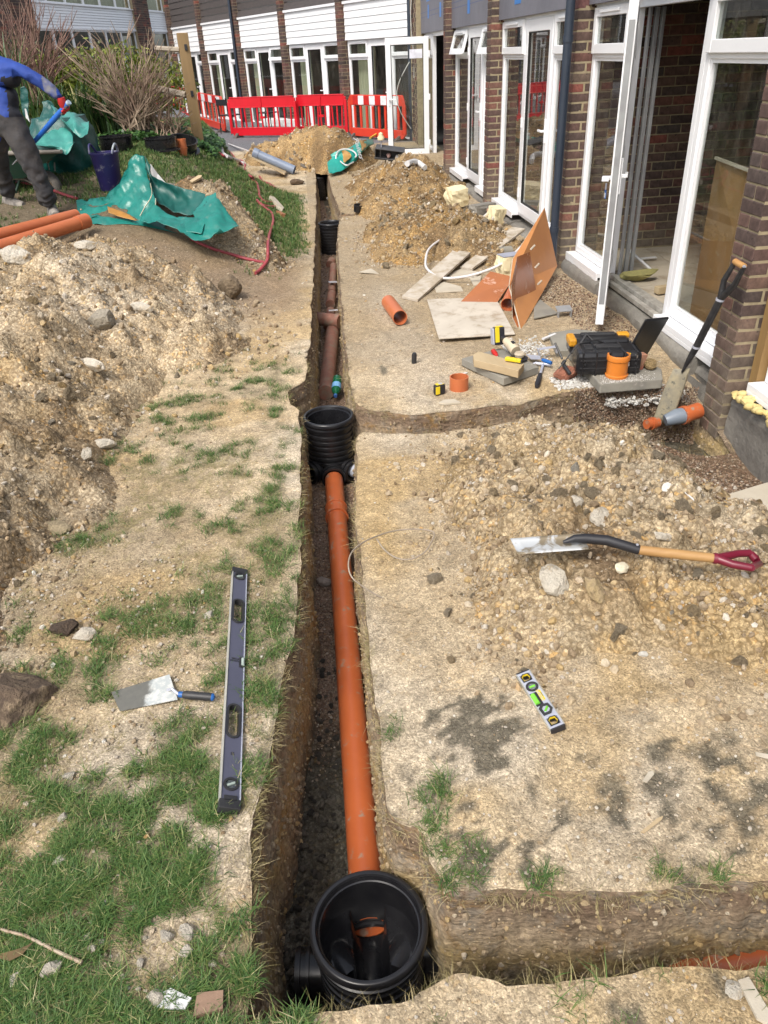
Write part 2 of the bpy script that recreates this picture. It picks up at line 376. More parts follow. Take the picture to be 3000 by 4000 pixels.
def zone_col0(x, y, heap=None):
    n = fbm(x * 1.3, y * 1.3, s=41, o=3)[:, None]; n2 = fbm(x * 4, y * 4, s=42, o=4)[:, None]; n3 = fbm(x * 2.1, y * 2.1, s=43, o=3)[:, None]
    X = x[:, None]; Y = y[:, None]; n5 = fbm(x * 11, y * 11, s=44, o=4)[:, None]; n6 = fbm(x * .7 + 5, y * .7, s=45, o=3)[:, None]
    sand = np.array([.52, .42, .285]); tan = np.array([.44, .345, .22]); ochre = np.array([.47, .325, .14]); gry = np.array([.50, .445, .36]); brn = np.array([.17, .115, .07]); damp = np.array([.13, .115, .085])
    c = sand + (tan - sand) * S(n2 * 1.6 + .45)
    c = c + (gry - c) * S(n * 2 + .1) * .55
    c = c * (1 + n5 * .35 + n6 * .30 + n2 * .12)
    oc = S((n3 - .12) / .25) * .6 + 1.1 * np.exp(-((X - .18) / .13) ** 2 - ((Y - 3.1) / .7) ** 2); c = c + (ochre - c) * np.clip(oc, 0, .85) * .8
    dk = S((n2 + n3 * .6 - .32) / .15) * .35; c = c + (tan * .72 - c) * dk
    if heap is None:
        far = S((Y - 4.2) / 1.2) * (X > 0); c = c + (np.array([.36, .285, .19]) - c) * far * .7
        left = S((Y - 5.5) / 1.5) * (X < 0) * S((-X + .0) / .3) * S((9 - Y) / 1.5); c = c + (np.array([.27, .19, .12]) - c) * left * .75
        g = grass_mask(x, y)[:, None]; c = c + (np.array([.13, .115, .06]) - c) * g * .72
        wr = np.exp(-((X + 2.7) / 1.0) ** 2 - ((Y - 8.4) / 1.1) ** 2); c = c + (np.array([.13, .105, .07]) - c) * np.clip(wr * 1.4, 0, .9)
        pit = np.exp(-((X - 2.15) / .55) ** 2 - ((Y - 3.3) / .65) ** 2); c = c + (np.array([.15, .10, .065]) - c) * np.clip(pit * 1.6, 0, .95)
        for (px, py, r) in ((.42, 1.62, .085), (.36, 1.22, .06), (1.08, 1.2, .16), (.72, 1.3, .04), (.4, 4.9, .05), (1.2, .82, .08)):
            q = np.hypot(X - px, Y - py) / r + n2 * 1.6 + fbm(x * 22, y * 22, s=49, o=3)[:, None] * 2.2; c = c + (damp - c) * S((1.0 - q) / .25) * .9
        for (px, py, r) in ((.55, 1.5, 1.4),):
            sp = S((fbm(x * 14, y * 14, s=47, o=3)[:, None] - .30) / .1) * S((1.75 - Y) / .4) * (X > 0); c = c + (damp - c) * sp * .85
        dust = np.exp(-((X - .75) / .25) ** 2 - ((Y - 4.9) / .5) ** 2) + np.exp(-((X - .62) / .15) ** 2 - ((Y - 6.3) / .6) ** 2); c = c + (np.array([.52, .45, .36]) - c) * np.clip(dust, 0, 1) * .5
        patio = S((Y - 17.3) / .5) * np.ones_like(X); c = c + (np.array([.17, .175, .19]) - c) * patio
    else:
        if heap in ('mid', 'midnear', 'far'): c = c * np.array([1.0, .87, .66]) * .86; c = c + (np.array([.2, .135, .075]) - c) * S((n2 + .06) / .3) * .7
        if heap == 'bank': c = c + (np.array([.21, .14, .075]) - c) * S((n2 + n + .05) / .3) * .8
        if heap == 'left':
            c = c + (np.array([.37, .29, .195]) - c) * S((n2 + .05) / .35) * .5; c = c + (np.array([.24, .18, .12]) - c) * S((n3 + n2 * .7 - .20) / .22) * .5
            c = c + (brn - c) * np.clip(np.exp(-((X + 1.55) / .35) ** 2 - ((Y - 2.2) / .6) ** 2) * 1.1, 0, .8)
        if heap == 'right': c = c * np.array([1.0, .99, .95]); c = c + (brn - c) * np.clip(np.exp(-((X - 1.0) / .10) ** 2 - ((Y - 2.35) / .22) ** 2) * 1.2, 0, .85); c = c + (np.array([.19, .135, .09]) - c) * np.clip(S((X - 1.55) / .3) * S((Y - 2.75) / .35), 0, .85)
    return np.clip(c, .02, .8)

def soil_mat(name, wet=0.0, scale=1.0, peb_=1.0):
    t = NT(name); at = t.n('ShaderNodeAttribute'); at.attribute_name = 'zone'; at.attribute_type = 'GEOMETRY'
    v = t.tc.outputs['Object']
    wn = t.n('ShaderNodeTexNoise'); wn.inputs['Scale'].default_value = 30; wn.inputs['Detail'].default_value = 3; t.l(v, wn.inputs['Vector'])
    ad = t.n('ShaderNodeVectorMath'); ad.operation = 'MULTIPLY_ADD'; t.l(wn.outputs[1], ad.inputs[0]); ad.inputs[1].default_value = (.03, .03, .03); t.l(v, ad.inputs[2]); vv = ad.outputs[0]
    v1 = t.voro(75 * scale, 'Color', vec=vv); d1 = t.voro(75 * scale, 'Distance', vec=vv)
    v2 = t.voro(190 * scale, 'Color', vec=vv); d2 = t.voro(190 * scale, 'Distance', vec=vv)
    s1 = t.n('ShaderNodeSeparateColor'); t.l(v1, s1.inputs[0]); s2 = t.n('ShaderNodeSeparateColor'); t.l(v2, s2.inputs[0])
    peb = t.ramp(s1.outputs[0], [(0, (.46, .42, .38)), (.25, (.78, .74, .70)), (.5, (1.0, .99, .97)), (.72, (1.28, 1.26, 1.2)), (.86, (1.15, .88, .50)), (.97, (1.65, 1.66, 1.66))], 'LINEAR')
    fine = t.ramp(s2.outputs[1], [(0, .62), (.45, .95), (.8, 1.15), (1, 1.45)])
    c = t.mix(1.0, at.outputs['Color'], peb, 'MULTIPLY'); c2 = t.mix(1.0, at.outputs['Color'], fine, 'MULTIPLY')
    m = t.ramp(t.noise(7, 4), [(.40 - .12 * (1 - peb_), 1 - peb_), (.6 - .1 * (1 - peb_), 1)]); c = t.mix(m, c, c2)
    c = t.mix(.8, c, t.ramp(t.noise(24, 8, .75), [(.28, .45), (.5, .95), (.72, 1.35)]), 'MULTIPLY')
    c = t.mix(.6, c, t.ramp(t.noise(170, 3, .7), [(.3, .5), (.52, 1.0), (.75, 1.4)]), 'MULTIPLY')
    c = t.mix(t.ramp(d1, [(.42, 0), (.75, .75 * peb_)]), c, t.mix(1, at.outputs['Color'], (.42, .38, .33), 'MULTIPLY'))  # gaps between pebbles darkened, their shading put into the soil colour
    b = t.bump(t.math('SUBTRACT', 1.0, d1), .8 * peb_, .007); b = t.bump(t.math('SUBTRACT', 1.0, d2), .5, .0022, b); b = t.bump(t.noise(28, 8, .72), .75, .016, b)
    return t.done(c, .92 if not wet else .5, b, spec=.2)
M_soil = soil_mat('soil', peb_=.35); M_heap = soil_mat('heap_soil', scale=.8)
def wall_mat():
    t = NT('cut_clay'); g = t.n('ShaderNodeNewGeometry'); sp = t.n('ShaderNodeSeparateXYZ'); t.l(g.outputs['Position'], sp.inputs[0])
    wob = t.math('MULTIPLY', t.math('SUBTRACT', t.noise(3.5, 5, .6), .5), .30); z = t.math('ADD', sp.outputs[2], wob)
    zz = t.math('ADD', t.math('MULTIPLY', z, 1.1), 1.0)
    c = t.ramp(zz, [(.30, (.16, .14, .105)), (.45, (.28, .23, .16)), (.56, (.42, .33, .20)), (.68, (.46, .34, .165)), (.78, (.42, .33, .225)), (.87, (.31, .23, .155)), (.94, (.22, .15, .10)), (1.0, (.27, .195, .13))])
    c = t.mix(t.ramp(t.noise(9, 6, .7), [(.52, 0), (.62, .6)]), c, (.30, .27, .22)); c = t.mix(t.ramp(t.noise(5, 5, .7, dist=1), [(.55, 0), (.66, .7)]), c, (.36, .21, .07))
    c = t.mix(.9, c, t.ramp(t.noise(45, 6, .75), [(.3, .45), (.5, .95), (.7, 1.4)]), 'MULTIPLY')
    c = t.mix(.6, c, t.ramp(t.voro(60, 'Distance'), [(.1, 1.15), (.7, .7)]), 'MULTIPLY')
    mp = t.n('ShaderNodeMapping'); mp.inputs['Scale'].default_value = (1, 1, 3.5); t.l(t.tc.outputs['Object'], mp.inputs[0])
    b = t.bump(t.noise(14, 8, .7, mp.outputs[0]), .9, .02); b = t.bump(t.voro(55, 'Distance'), .5, .006, b)
    return t.done(c, .8, b, spec=.25)
M_wall = wall_mat()

def grid_axis(a, b, f):
    r = [a]
    while r[-1] < b: r.append(r[-1] + f(r[-1]))
    return np.array(r)
ys = grid_axis(.45, 26, lambda y: max(.016, .0068 * y))
xs = grid_axis(0, 7, lambda x: .018 + .012 * min(x, 2) + max(0, x - 2.2) * .06)
xs = np.concatenate([-xs[:0:-1], xs[xs < 2.75]])
GX, GY = np.meshgrid(xs, ys); nx, ny = len(xs), len(ys); px, py = GX.ravel(), GY.ravel()
dist, bx, by = near_out(px, py, OP if False else OR[::2])
snap = dist < np.maximum(.011, .004 * py); px = np.where(snap, bx, px); py = np.where(snap, by, py)
pz = Tb(px, py)
lipdrop = -.012 * S(1 - dist / .03); pz = pz + np.where(snap, 0, lipdrop * 0)
idx = np.arange(nx * ny).reshape(ny, nx); F = np.stack([idx[:-1, :-1], idx[:-1, 1:], idx[1:, 1:], idx[1:, :-1]], -1).reshape(-1, 4)
cx, cy = px[F].mean(1), py[F].mean(1); F = F[~inside_poly(cx, cy, OR)]
V = np.stack([px, py, pz], 1)
me = arr_mesh('ground', V, F, M_soil); setcol(me, 'zone', zone_col(px, py)); link('ground', me, kind='structure')

# trench walls
loopP = OR; nL = len(loopP); zt = Tb(loopP[:, 0], loopP[:, 1])
def floor_z(x, y):
    z = np.interp(y, [.8, 1.3, 4, 6, 10, 17], [-.60, -.56, -.455, -.46, -.43, -.40])
    br = (x > .2) & (y > 3) & (y < 5); z = np.where(br, np.minimum(-.36, -.45 + (x - .2) * .3), z)
    b1 = (x > .22) & (y < 1.3); z = np.where(b1, -.56 + .05 * (x - .2), z)
    b3 = (x > .43) & (y > 10) & (y < 11.2); z = np.where(b3, -.15, z)
    return z
fz = floor_z(loopP[:, 0], loopP[:, 1]); ND = 34; WV = []
_a = np.roll(OR, -1, 0) - np.roll(OR, 1, 0); _a /= np.linalg.norm(_a, axis=1)[:, None]; ON = np.stack([-_a[:, 1], _a[:, 0]], 1)
cc = inside_poly(OR[:, 0] + ON[:, 0] * .01, OR[:, 1] + ON[:, 1] * .01, OR); ON[cc] *= -1
for k in range(ND + 1):
    t = k / ND; z = zt + .001 + (fz - .06 - zt) * t
    amp = .024 * min(1, t * 8) * np.minimum(1, .6 + loopP[:, 1] * .05)
    dsp = fbm(loopP[:, 0] * 7, loopP[:, 1] * 7, z * 7, s=51, o=4, g=.6) * amp * .8 + fbm(loopP[:, 0] * 30, loopP[:, 1] * 30, z * 22, s=52, o=3) * amp * .7 - .035 * t * (loopP[:, 1] < 20)
    if k == 0: dsp = dsp * 0 + .006
    WV.append(np.stack([loopP[:, 0] + ON[:, 0] * dsp, loopP[:, 1] + ON[:, 1] * dsp, z], 1))
WV = np.concatenate(WV); ii = np.arange(nL); WF = []
for k in range(ND): WF.append(np.stack([k * nL + ii, k * nL + (ii + 1) % nL, (k + 1) * nL + (ii + 1) % nL, (k + 1) * nL + ii], 1))
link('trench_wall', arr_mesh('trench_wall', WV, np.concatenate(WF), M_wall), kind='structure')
# stones and clay lumps standing out of the cut faces
kk = np.random.RandomState(11).randint(nL * 2, nL * ND, 16000); wp_ = WV[kk]; wp_ = wp_[(wp_[:, 1] < 12)]
WALLP = wp_
# trench floor
fx = np.arange(-.45, 2.5, .018); fy = grid_axis(.75, 17, lambda y: max(.016, .008 * y)); FX_, FY_ = np.meshgrid(fx, fy); qx, qy = FX_.ravel(), FY_.ravel()
qz = floor_z(qx, qy) + fbm(qx * 12, qy * 12, s=61, o=4) * .018 + .0
idx = np.arange(len(qx)).reshape(len(fy), len(fx)); F = np.stack([idx[:-1, :-1], idx[:-1, 1:], idx[1:, 1:], idx[1:, :-1]], -1).reshape(-1, 4)
cx, cy = qx[F].mean(1), qy[F].mean(1); dd, _, _ = near_out(cx, cy); F = F[inside_poly(cx, cy, OP) | (dd < .05)]
me = arr_mesh('trench_floor', np.stack([qx, qy, qz], 1), F, soil_mat('trench_floor_soil', wet=1))
nn = fbm(qx * 5, qy * 5, s=62, o=3)[:, None]; shing = (S((qy - 2.0) / .4) * S((16 - qy) / 1) * (qx < .3))[:, None]
fc = np.array([.13, .12, .095]) + (np.array([.28, .20, .15]) - np.array([.13, .12, .095])) * shing + nn * .03; setcol(me, 'zone', np.clip(fc, .03, 1)); link('trench_floor', me, kind='structure')

# far ground beyond the modelled plot (paved terrace and lawn to the horizon)
t = NT('terrace_tarmac'); c = t.mix(t.noise(1.2, 4), (.17, .175, .19), (.24, .24, .25)); c = t.mix(.4, c, t.noise(60, 3), 'MULTIPLY'); M_patio = t.done(c, .85, t.bump(t.noise(90, 4), .3, .004))
MB().add([(-90, 25.9, .19), (90, 25.9, .19), (90, 160, .19), (-90, 160, .19)], [(0, 1, 2, 3)]).build('terrace', M_patio, kind='structure')
MB().add([(-90, -40, -.03), (-6.95, -40, -.03), (-6.95, 25.9, -.03), (-90, 25.9, -.03)], [(0, 1, 2, 3)]).add([(-6.9, -40, -.03), (2.75, -40, -.03), (2.75, .46, -.03), (-6.9, .46, -.03)], [(0, 1, 2, 3)]).build('lawn', mat('lawn_soil', (.10, .13, .04), (.16, .13, .07), 3, .9), kind='structure')

# heaps as their own bodies
HL = {'left': ('large pale heap of dug clay and flint left of the trench', 1), 'bank': ('small crumbly brown heap between the green tarpaulin and the red hose', 1), 'right': ('pale stony heap with the red handled shovel lying on it', 1),
      'mid': ('yellow brown heap behind the upturned tray, in front of the open glass door', 1), 'midnear': ('brown heap beside the white pipe and planks', 1), 'far': ('farthest yellow brown heap in front of the red barriers', 1)}
for k, H in HEAPS.items():
    b = H['box']; st = .013 if k in ('right',) else max(.016, .0055 * (b[2] + b[3]) / 2)
    hx = np.arange(b[0] - .0, b[1] + st, st); hy = np.arange(b[2], b[3] + st, st); HX, HY = np.meshgrid(hx, hy); x, y = HX.ravel(), HY.ravel()
    h = heap_h(k, x, y); ef = edgefade(k, x, y); h = np.where(h > 0, h * ef, h) ; h = np.where(ef < .3, np.minimum(h, -.01), h); z = Tb(x, y) + h
    # push the clods sideways a little so that they overhang
    x2 = x + np.where(h > .02, fbm(x * 14, y * 14, s=71, o=3) * .022, 0); y2 = y - np.where(h > .02, np.abs(fbm(x * 14, y * 14, s=72, o=3)) * .03, 0)
    idx = np.arange(len(x)).reshape(len(hy), len(hx)); F = np.stack([idx[:-1, :-1], idx[:-1, 1:], idx[1:, 1:], idx[1:, :-1]], -1).reshape(-1, 4)
    F = F[(h[F] > -.03).any(1) & (h[F].max(1) > -.012)]
    me = arr_mesh('spoil_heap', np.stack([x2, y2, z], 1), F, M_heap); setcol(me, 'zone', zone_col(x, y, k)); link('spoil_heap', me, label=HL[k][0], cat='soil heap', kind='stuff')

# ---------------------------------------------------------------- scattering
def hidden(ob):   # source shapes live outside the scene, in their own collection
    return ob
def make_coll(name, meshes):
    c = bpy.data.collections.new(name)
    for i, m in enumerate(meshes):
        o = bpy.data.objects.new(name + '_shape', m); c.objects.link(o)
    return c
def scatter(name, P, rot, scl, coll, label, cat, parent=None):
    me = bpy.data.meshes.new(name); me.vertices.add(len(P)); me.vertices.foreach_set('co', np.asarray(P, np.float32).ravel())
    a = me.attributes.new('rot', 'FLOAT_VECTOR', 'POINT'); a.data.foreach_set('vector', np.asarray(rot, np.float32).ravel())
    a = me.attributes.new('scl', 'FLOAT_VECTOR', 'POINT'); a.data.foreach_set('vector', np.asarray(scl, np.float32).ravel())
    o = link(name, me, label=label, cat=cat, kind='stuff')
    g = bpy.data.node_groups.new(name, 'GeometryNodeTree'); g.interface.new_socket('Geometry', in_out='INPUT', socket_type='NodeSocketGeometry'); g.interface.new_socket('Geometry', in_out='OUTPUT', socket_type='NodeSocketGeometry')
    N = g.nodes; L = g.links; gi = N.new('NodeGroupInput'); go = N.new('NodeGroupOutput'); ip = N.new('GeometryNodeInstanceOnPoints')
    ci = N.new('GeometryNodeCollectionInfo'); ci.inputs['Collection'].default_value = coll; ci.inputs['Separate Children'].default_value = True; ci.inputs['Reset Children'].default_value = True
    r = N.new('GeometryNodeInputNamedAttribute'); r.data_type = 'FLOAT_VECTOR'; r.inputs[0].default_value = 'rot'
    s_ = N.new('GeometryNodeInputNamedAttribute'); s_.data_type = 'FLOAT_VECTOR'; s_.inputs[0].default_value = 'scl'
    er = N.new('FunctionNodeEulerToRotation'); L.new(r.outputs[0], er.inputs[0])
    ri = N.new('FunctionNodeRandomValue'); ri.data_type = 'INT'; ri.inputs[5].default_value = len(coll.objects) - 1
    L.new(gi.outputs[0], ip.inputs['Points']); L.new(ci.outputs[0], ip.inputs['Instance']); ip.inputs['Pick Instance'].default_value = True
    L.new(ri.outputs[2], ip.inputs['Instance Index']); L.new(er.outputs[0], ip.inputs['Rotation']); L.new(s_.outputs[0], ip.inputs['Scale']); L.new(ip.outputs[0], go.inputs[0])
    m = o.modifiers.new('scatter', 'NODES'); m.node_group = g
    return o
def stone_mesh(seed, sub=2, squash=(1, .8, .6), rough=.25, m=None, name='stone'):
    bm = bmesh.new(); bmesh.ops.create_icosphere(bm, subdivisions=sub, radius=.5)
    vs = np.array([v.co[:] for v in bm.verts]); rs = np.random.RandomState(seed)
    d = fbm(vs[:, 0] * 2.2 + seed, vs[:, 1] * 2.2, vs[:, 2] * 2.2, s=seed, o=2) * rough + (fbm(vs[:, 0] * 7 + seed, vs[:, 1] * 7, vs[:, 2] * 7, s=seed + 9, o=2) * rough * .35 if sub > 2 else 0)
    pl = rs.randn(5 if sub < 3 else 8, 3); pl /= np.linalg.norm(pl, axis=1)[:, None]
    for v, q, dd in zip(bm.verts, vs, d):
        p = q * (1 + dd)
        for n in pl:
            k = p @ n
            lim = .36 if sub < 3 else .33
            if k > lim: p = p - n * (k - lim)
        v.co = (p[0] * squash[0], p[1] * squash[1], p[2] * squash[2])
    me = bpy.data.meshes.new(name); bm.to_mesh(me); bm.free()
    if m: me.materials.append(m)
    return me
def stone_mat(name, stops, rough=.85):
    t = NT(name); oi = t.n('ShaderNodeObjectInfo'); c = t.ramp(oi.outputs['Random'], stops, 'LINEAR')
    c = t.mix(.8, c, t.ramp(t.noise(3, 5, .7), [(.3, .55), (.55, 1.05), (.75, 1.3)]), 'MULTIPLY')
    return t.done(c, rough, t.bump(t.noise(6, 5, .7), .5, .05), spec=.25)
M_peb = stone_mat('pebble_pale', [(0, (.24, .17, .10)), (.2, (.42, .33, .22)), (.45, (.50, .42, .31)), (.65, (.46, .40, .33)), (.8, (.60, .55, .47)), (.9, (.50, .31, .12)), (.97, (.70, .66, .58))])
M_shing = stone_mat('pebble_brown', [(0, (.09, .065, .05)), (.25, (.21, .13, .085)), (.5, (.32, .215, .145)), (.7, (.26, .215, .17)), (.88, (.42, .31, .20)), (1, (.56, .50, .42))], .6)
M_clod = stone_mat('clod', [(0, (.22, .16, .10)), (.25, (.33, .25, .16)), (.6, (.44, .35, .24)), (.85, (.48, .34, .16)), (1, (.54, .47, .37))])
M_lime = stone_mat('pebble_lime', [(0, (.45, .42, .38)), (.5, (.62, .60, .55)), (1, (.78, .77, .74))])
M_mud = stone_mat('mud_lump', [(0, (.035, .032, .028)), (.6, (.08, .073, .06)), (1, (.16, .14, .11))], .6)
C_peb = make_coll('pebbles', [stone_mesh(i, 1, (1, .8, .6), .3, M_peb) for i in range(6)])
C_shing = make_coll('shingle', [stone_mesh(20 + i, 1, (1, .8, .6), .15, M_shing) for i in range(5)])
C_clod = make_coll('clods', [stone_mesh(40 + i, 2, (1, .9, .75), .5, M_clod) for i in range(6)])
C_lime = make_coll('limechips', [stone_mesh(60 + i, 1, (1, .8, .6), .3, M_lime) for i in range(4)])
C_mud = make_coll('mudlumps', [stone_mesh(80 + i, 2, (1, .9, .7), .5, M_mud) for i in range(4)])
RS = np.random.RandomState(5)
def rots(n): return RS.rand(n, 3) * np.array([.9, .9, 6.28]) - np.array([.45, .45, 0])
def spread(n, fy, x0, x1, y0, y1, keep):
    """points whose density falls with distance (as 1/y^2)"""
    u = RS.rand(n); y = 1 / (1 / y0 + u * (1 / y1 - 1 / y0)) if fy else y0 + u * (y1 - y0); x = x0 + RS.rand(n) * (x1 - x0); k = keep(x, y); return x[k], y[k]
def lip_ok(x, y, m=.008):
    d, _, _ = near_out(x, y, OR[::4]); return (~inside_poly(x, y, OR[::2])) & (d > m)
# crumbs over the trodden ground
def kp(x, y): return (RS.rand(len(x)) < .30 + .55 * S(fbm(x * 3, y * 3, s=81, o=3) * 2 + .3)) & (x > -.62 * y - .7) & (x < .62 * y + .6) & ((x < 2.42))
x, y = spread(60000, True, -3.2, 2.4, .62, 12, kp); k = lip_ok(x, y) & (RS.rand(len(x)) > .9 * grass_mask(x, y) * (y > 6)); x, y = x[k], y[k]
s = (.003 + .013 * RS.rand(len(x)) ** 5) * np.maximum(1, y * .33); P = np.stack([x, y, TT(x, y) + s * .12], 1)
scatter('pebbles', P, rots(len(x)), np.stack([s, s, s], 1), C_peb, 'pale stone crumbs strewn over the trodden ground', 'gravel')
for k_, H in HEAPS.items():
    b = H['box']; n = {'left': 120000, 'right': 46000, 'bank': 9000, 'mid': 12000, 'midnear': 12000, 'far': 7500}[k_]
    x, y = spread(n, k_ in ('left',), b[0] - .2, b[1] + .3, b[2] - .3, b[3] + .3, lambda x, y: (RS.rand(len(x)) < S((1.42 - heap_r(k_, x, y)) / .75) * np.clip(.62 + fbm(x * 3.3, y * 3.3, s=83, o=3) * 1.3, .06, 1))); kk = lip_ok(x, y) & (x < 2.38); x, y = x[kk], y[kk]; n = len(x)
    sz = np.where(y > 6, .015 + .050 * RS.rand(n) ** 5, (.0065 + .036 * RS.rand(n) ** 6) * np.maximum(1, y * .27)) * (1.0 if k_ != 'far' else 1.3); z = TT(x, y)
    half = n * 55 // 100
    for nm, c, sl, lb in (('loose_stones', C_peb, slice(0, half), 'small pale stones lying on'), ('loose_clods', C_clod, slice(half, n), 'crumbly clods lying on')):
        s = sz[sl] * (1 if c is C_peb else 1.1); P = np.stack([x[sl], y[sl], z[sl] + s * .1], 1)
        scatter(nm, P, RS.rand(len(s), 3) * 6.28, np.stack([s, s * .9, s * .85], 1), c, lb + ' the ' + HL[k_][0].split(',')[0].split(' with ')[0].split(' left of')[0].split(' between ')[0], 'stones')
# bigger broken clods half sunk in the heaps
t_ = NT('big_clod'); oi_ = t_.n('ShaderNodeObjectInfo'); c_ = t_.ramp(oi_.outputs['Random'], [(0, (.35, .28, .19)), (.3, (.42, .34, .23)), (.6, (.46, .385, .28)), (.8, (.44, .31, .15)), (1, (.52, .48, .41))])
c_ = t_.mix(.85, c_, t_.ramp(t_.noise(5, 8, .75), [(.3, .5), (.52, 1.0), (.72, 1.35)]), 'MULTIPLY'); M_bclod = t_.done(c_, .95, t_.bump(t_.noise(7, 8, .75), 1.0, .09), spec=.2)
C_big = make_coll('bigclods', [stone_mesh(120 + i, 3, (1, .85, .7), .75, M_bclod) for i in range(8)])
for k_, n0_ in (('left', 2600), ('right', 1100), ('bank', 260), ('mid', 420), ('midnear', 420), ('far', 260)):
    b = HEAPS[k_]['box']; x, y = spread(n0_, k_ == 'left', b[0] - .1, b[1] + .2, b[2] - .2, b[3] + .2, lambda x, y: (RS.rand(len(x)) < S((1.2 - heap_r(k_, x, y)) / .6) * np.clip(.35 + fbm(x * 2.6, y * 2.6, s=84, o=2) * 1.7, .03, 1))); kk = lip_ok(x, y, .03) & (x < 2.3); x, y = x[kk], y[kk]
    s = (.022 + .085 * RS.rand(len(x)) ** 3) * (1.0 if k_ in ('left', 'right', 'bank') else 1.25) * (.8 if k_ == 'right' else 1)
    scatter('loose_clods', np.stack([x, y, TT(x, y) + s * .08], 1), RS.rand(len(x), 3) * 6.28, np.stack([s, s * .85, s * .8], 1), C_big, 'larger broken clods half sunk in the ' + HL[k_][0].split(',')[0].split(' with ')[0].split(' left of')[0].split(' between ')[0], 'stones')
# shingle in the trench
def kt(x, y): return inside_poly(x, y, OP) & (x < .45)
x, y = spread(30000, True, -.33, .45, 1.9, 14, kt); x, y = x[:9000], y[:9000]; s = (.007 + .010 * RS.rand(len(x)) ** 3) * np.maximum(1, y * .22)
keep = RS.rand(len(x)) < S((y - 1.9) / .5); x, y, s = x[keep], y[keep], s[keep]
scatter('shingle', np.stack([x, y, floor_z(x, y) + fbm(x * 12, y * 12, s=61, o=4) * .018 + s * .15], 1), rots(len(x)), np.stack([s, s, s], 1), C_shing, 'brown pea shingle bedding on the trench floor', 'gravel')
x, y = spread(9000, True, -.35, .4, .85, 2.6, lambda x, y: inside_poly(x, y, OP)); x, y = x[:2500], y[:2500]; s = .008 + .03 * RS.rand(len(x)) ** 3
scatter('mud_lumps', np.stack([x, y, floor_z(x, y) + s * .1], 1), RS.rand(len(x), 3) * 6, np.stack([s, s, s], 1), C_mud, 'dark wet clay lumps on the trench floor', 'mud')
s = .006 + .020 * RS.rand(len(WALLP)) ** 4
scatter('embedded_stones', WALLP, RS.rand(len(s), 3) * 6.28, np.stack([s, s, s], 1), C_clod, 'stones and clay crumbs showing in the cut trench faces', 'stones')
# gravel in the pit by the brick pillar and along the house
def kg(x, y): return (((x - 2.15) / .62) ** 2 + ((y - 3.25) / .75) ** 2 < 1 + .3 * fbm(x * 5, y * 5, s=7)) | ((x > 1.9 + .16 * fbm(x * 4, y * 4, s=8)) & (y > 5.0 + .3 * fbm(x * 3, y * 3, s=9)) & (y < 7.0 + .2 * fbm(x * 3, y * 3, s=6)) & (x < 2.36) & (RS.rand(len(x)) < .75))
x = 1.4 + RS.rand(26000) * 1.0; y = 2.3 + RS.rand(26000) * 4.9; k = kg(x, y) & lip_ok(x, y) & (x < 2.37); x, y = x[k], y[k]; s = .009 + .014 * RS.rand(len(x)) ** 2
scatter('shingle', np.stack([x, y, TT(x, y) + s * .2], 1), rots(len(x)), np.stack([s, s, s], 1), C_shing, 'brown shingle against the house wall and in the hollow by the brick pillar', 'gravel')
# gravel face of the side trench under the toolbox slab
x = 1.55 + RS.rand(9000) * .75; y = 4.16 + .10 * RS.rand(9000); z = -.42 + RS.rand(9000) * .42; s = .008 + .012 * RS.rand(9000) ** 2
yy = np.interp(x, [1.12, 1.67, 2.054, 2.36], [4.123, 4.3, 4.262, 4.15]) - .004 - .02 * RS.rand(9000) - (-z) * .16
scatter('shingle', np.stack([x, yy, z], 1), RS.rand(9000, 3) * 6.28, np.stack([s, s, s], 1), C_shing, 'brown gravel packed in the cut face below the toolbox slab', 'gravel')
x = 1.45 + RS.rand(1800) * .85; y = 4.18 + .2 * RS.rand(1800) + .10 * (x < 1.75); k = RS.rand(1800) < .9; x, y = x[k], y[k]; s = .010 + .022 * RS.rand(len(x)) ** 2
z = np.where(inside_poly(x, y, OP), -.06 - .05 * RS.rand(len(x)), TT(x, y) + .005)
scatter('lime_chippings', np.stack([x, y, z], 1), rots(len(x)), np.stack([s, s, s], 1), C_lime, 'white and grey stone chippings around the toolbox slab', 'gravel')
x = 1.30 + .3 * RS.rand(500); y = 5.05 + .22 * RS.randn(500) * .5; s = .01 + .02 * RS.rand(500) ** 2
scatter('lime_chippings', np.stack([x, y, TT(x, y) + .004], 1), rots(500), np.stack([s, s, s], 1), C_lime, 'grey white chippings in front of the orange sheet stack', 'gravel')

# ---------------------------------------------------------------- grass
def tuft_mesh(seed, blades, h, lean, wdt, m, name='tuft', spreadr=.02):
    rs = random.Random(seed); mb = MB()
    for _ in range(blades):
        a = rs.uniform(0, 6.28); r = rs.uniform(0, spreadr); x0, y0 = r * math.cos(a), r * math.sin(a); d = rs.uniform(0, 6.28); hh = h * rs.uniform(.55, 1.2); le = lean * rs.uniform(.4, 1.4) * hh
        wx, wy = -math.sin(d) * wdt, math.cos(d) * wdt; dx, dy = math.cos(d), math.sin(d)
        pts = [(x0, y0, -.004, 1), (x0 + dx * le * .35, y0 + dy * le * .35, hh * .55, .8), (x0 + dx * le, y0 + dy * le, hh * .9, .12)]
        vs = []
        for X, Y, Z, k in pts: vs += [(X - wx * k, Y - wy * k, Z), (X + wx * k, Y + wy * k, Z)]
        mb.add(vs, [(0, 1, 3, 2), (2, 3, 5, 4)])
    return mb.mesh(name, m)
def grass_mat(name, stops):
    t = NT(name); oi = t.n('ShaderNodeObjectInfo'); g = t.n('ShaderNodeNewGeometry')
    f = t.math('FRACT', t.math('ADD', t.math('MULTIPLY', g.outputs['Random Per Island'], .6), t.math('MULTIPLY', oi.outputs['Random'], .4)), 0)
    c = t.ramp(f, stops); t.b.inputs['Subsurface Weight'].default_value = 0
    return t.done(c, .55, spec=.3)
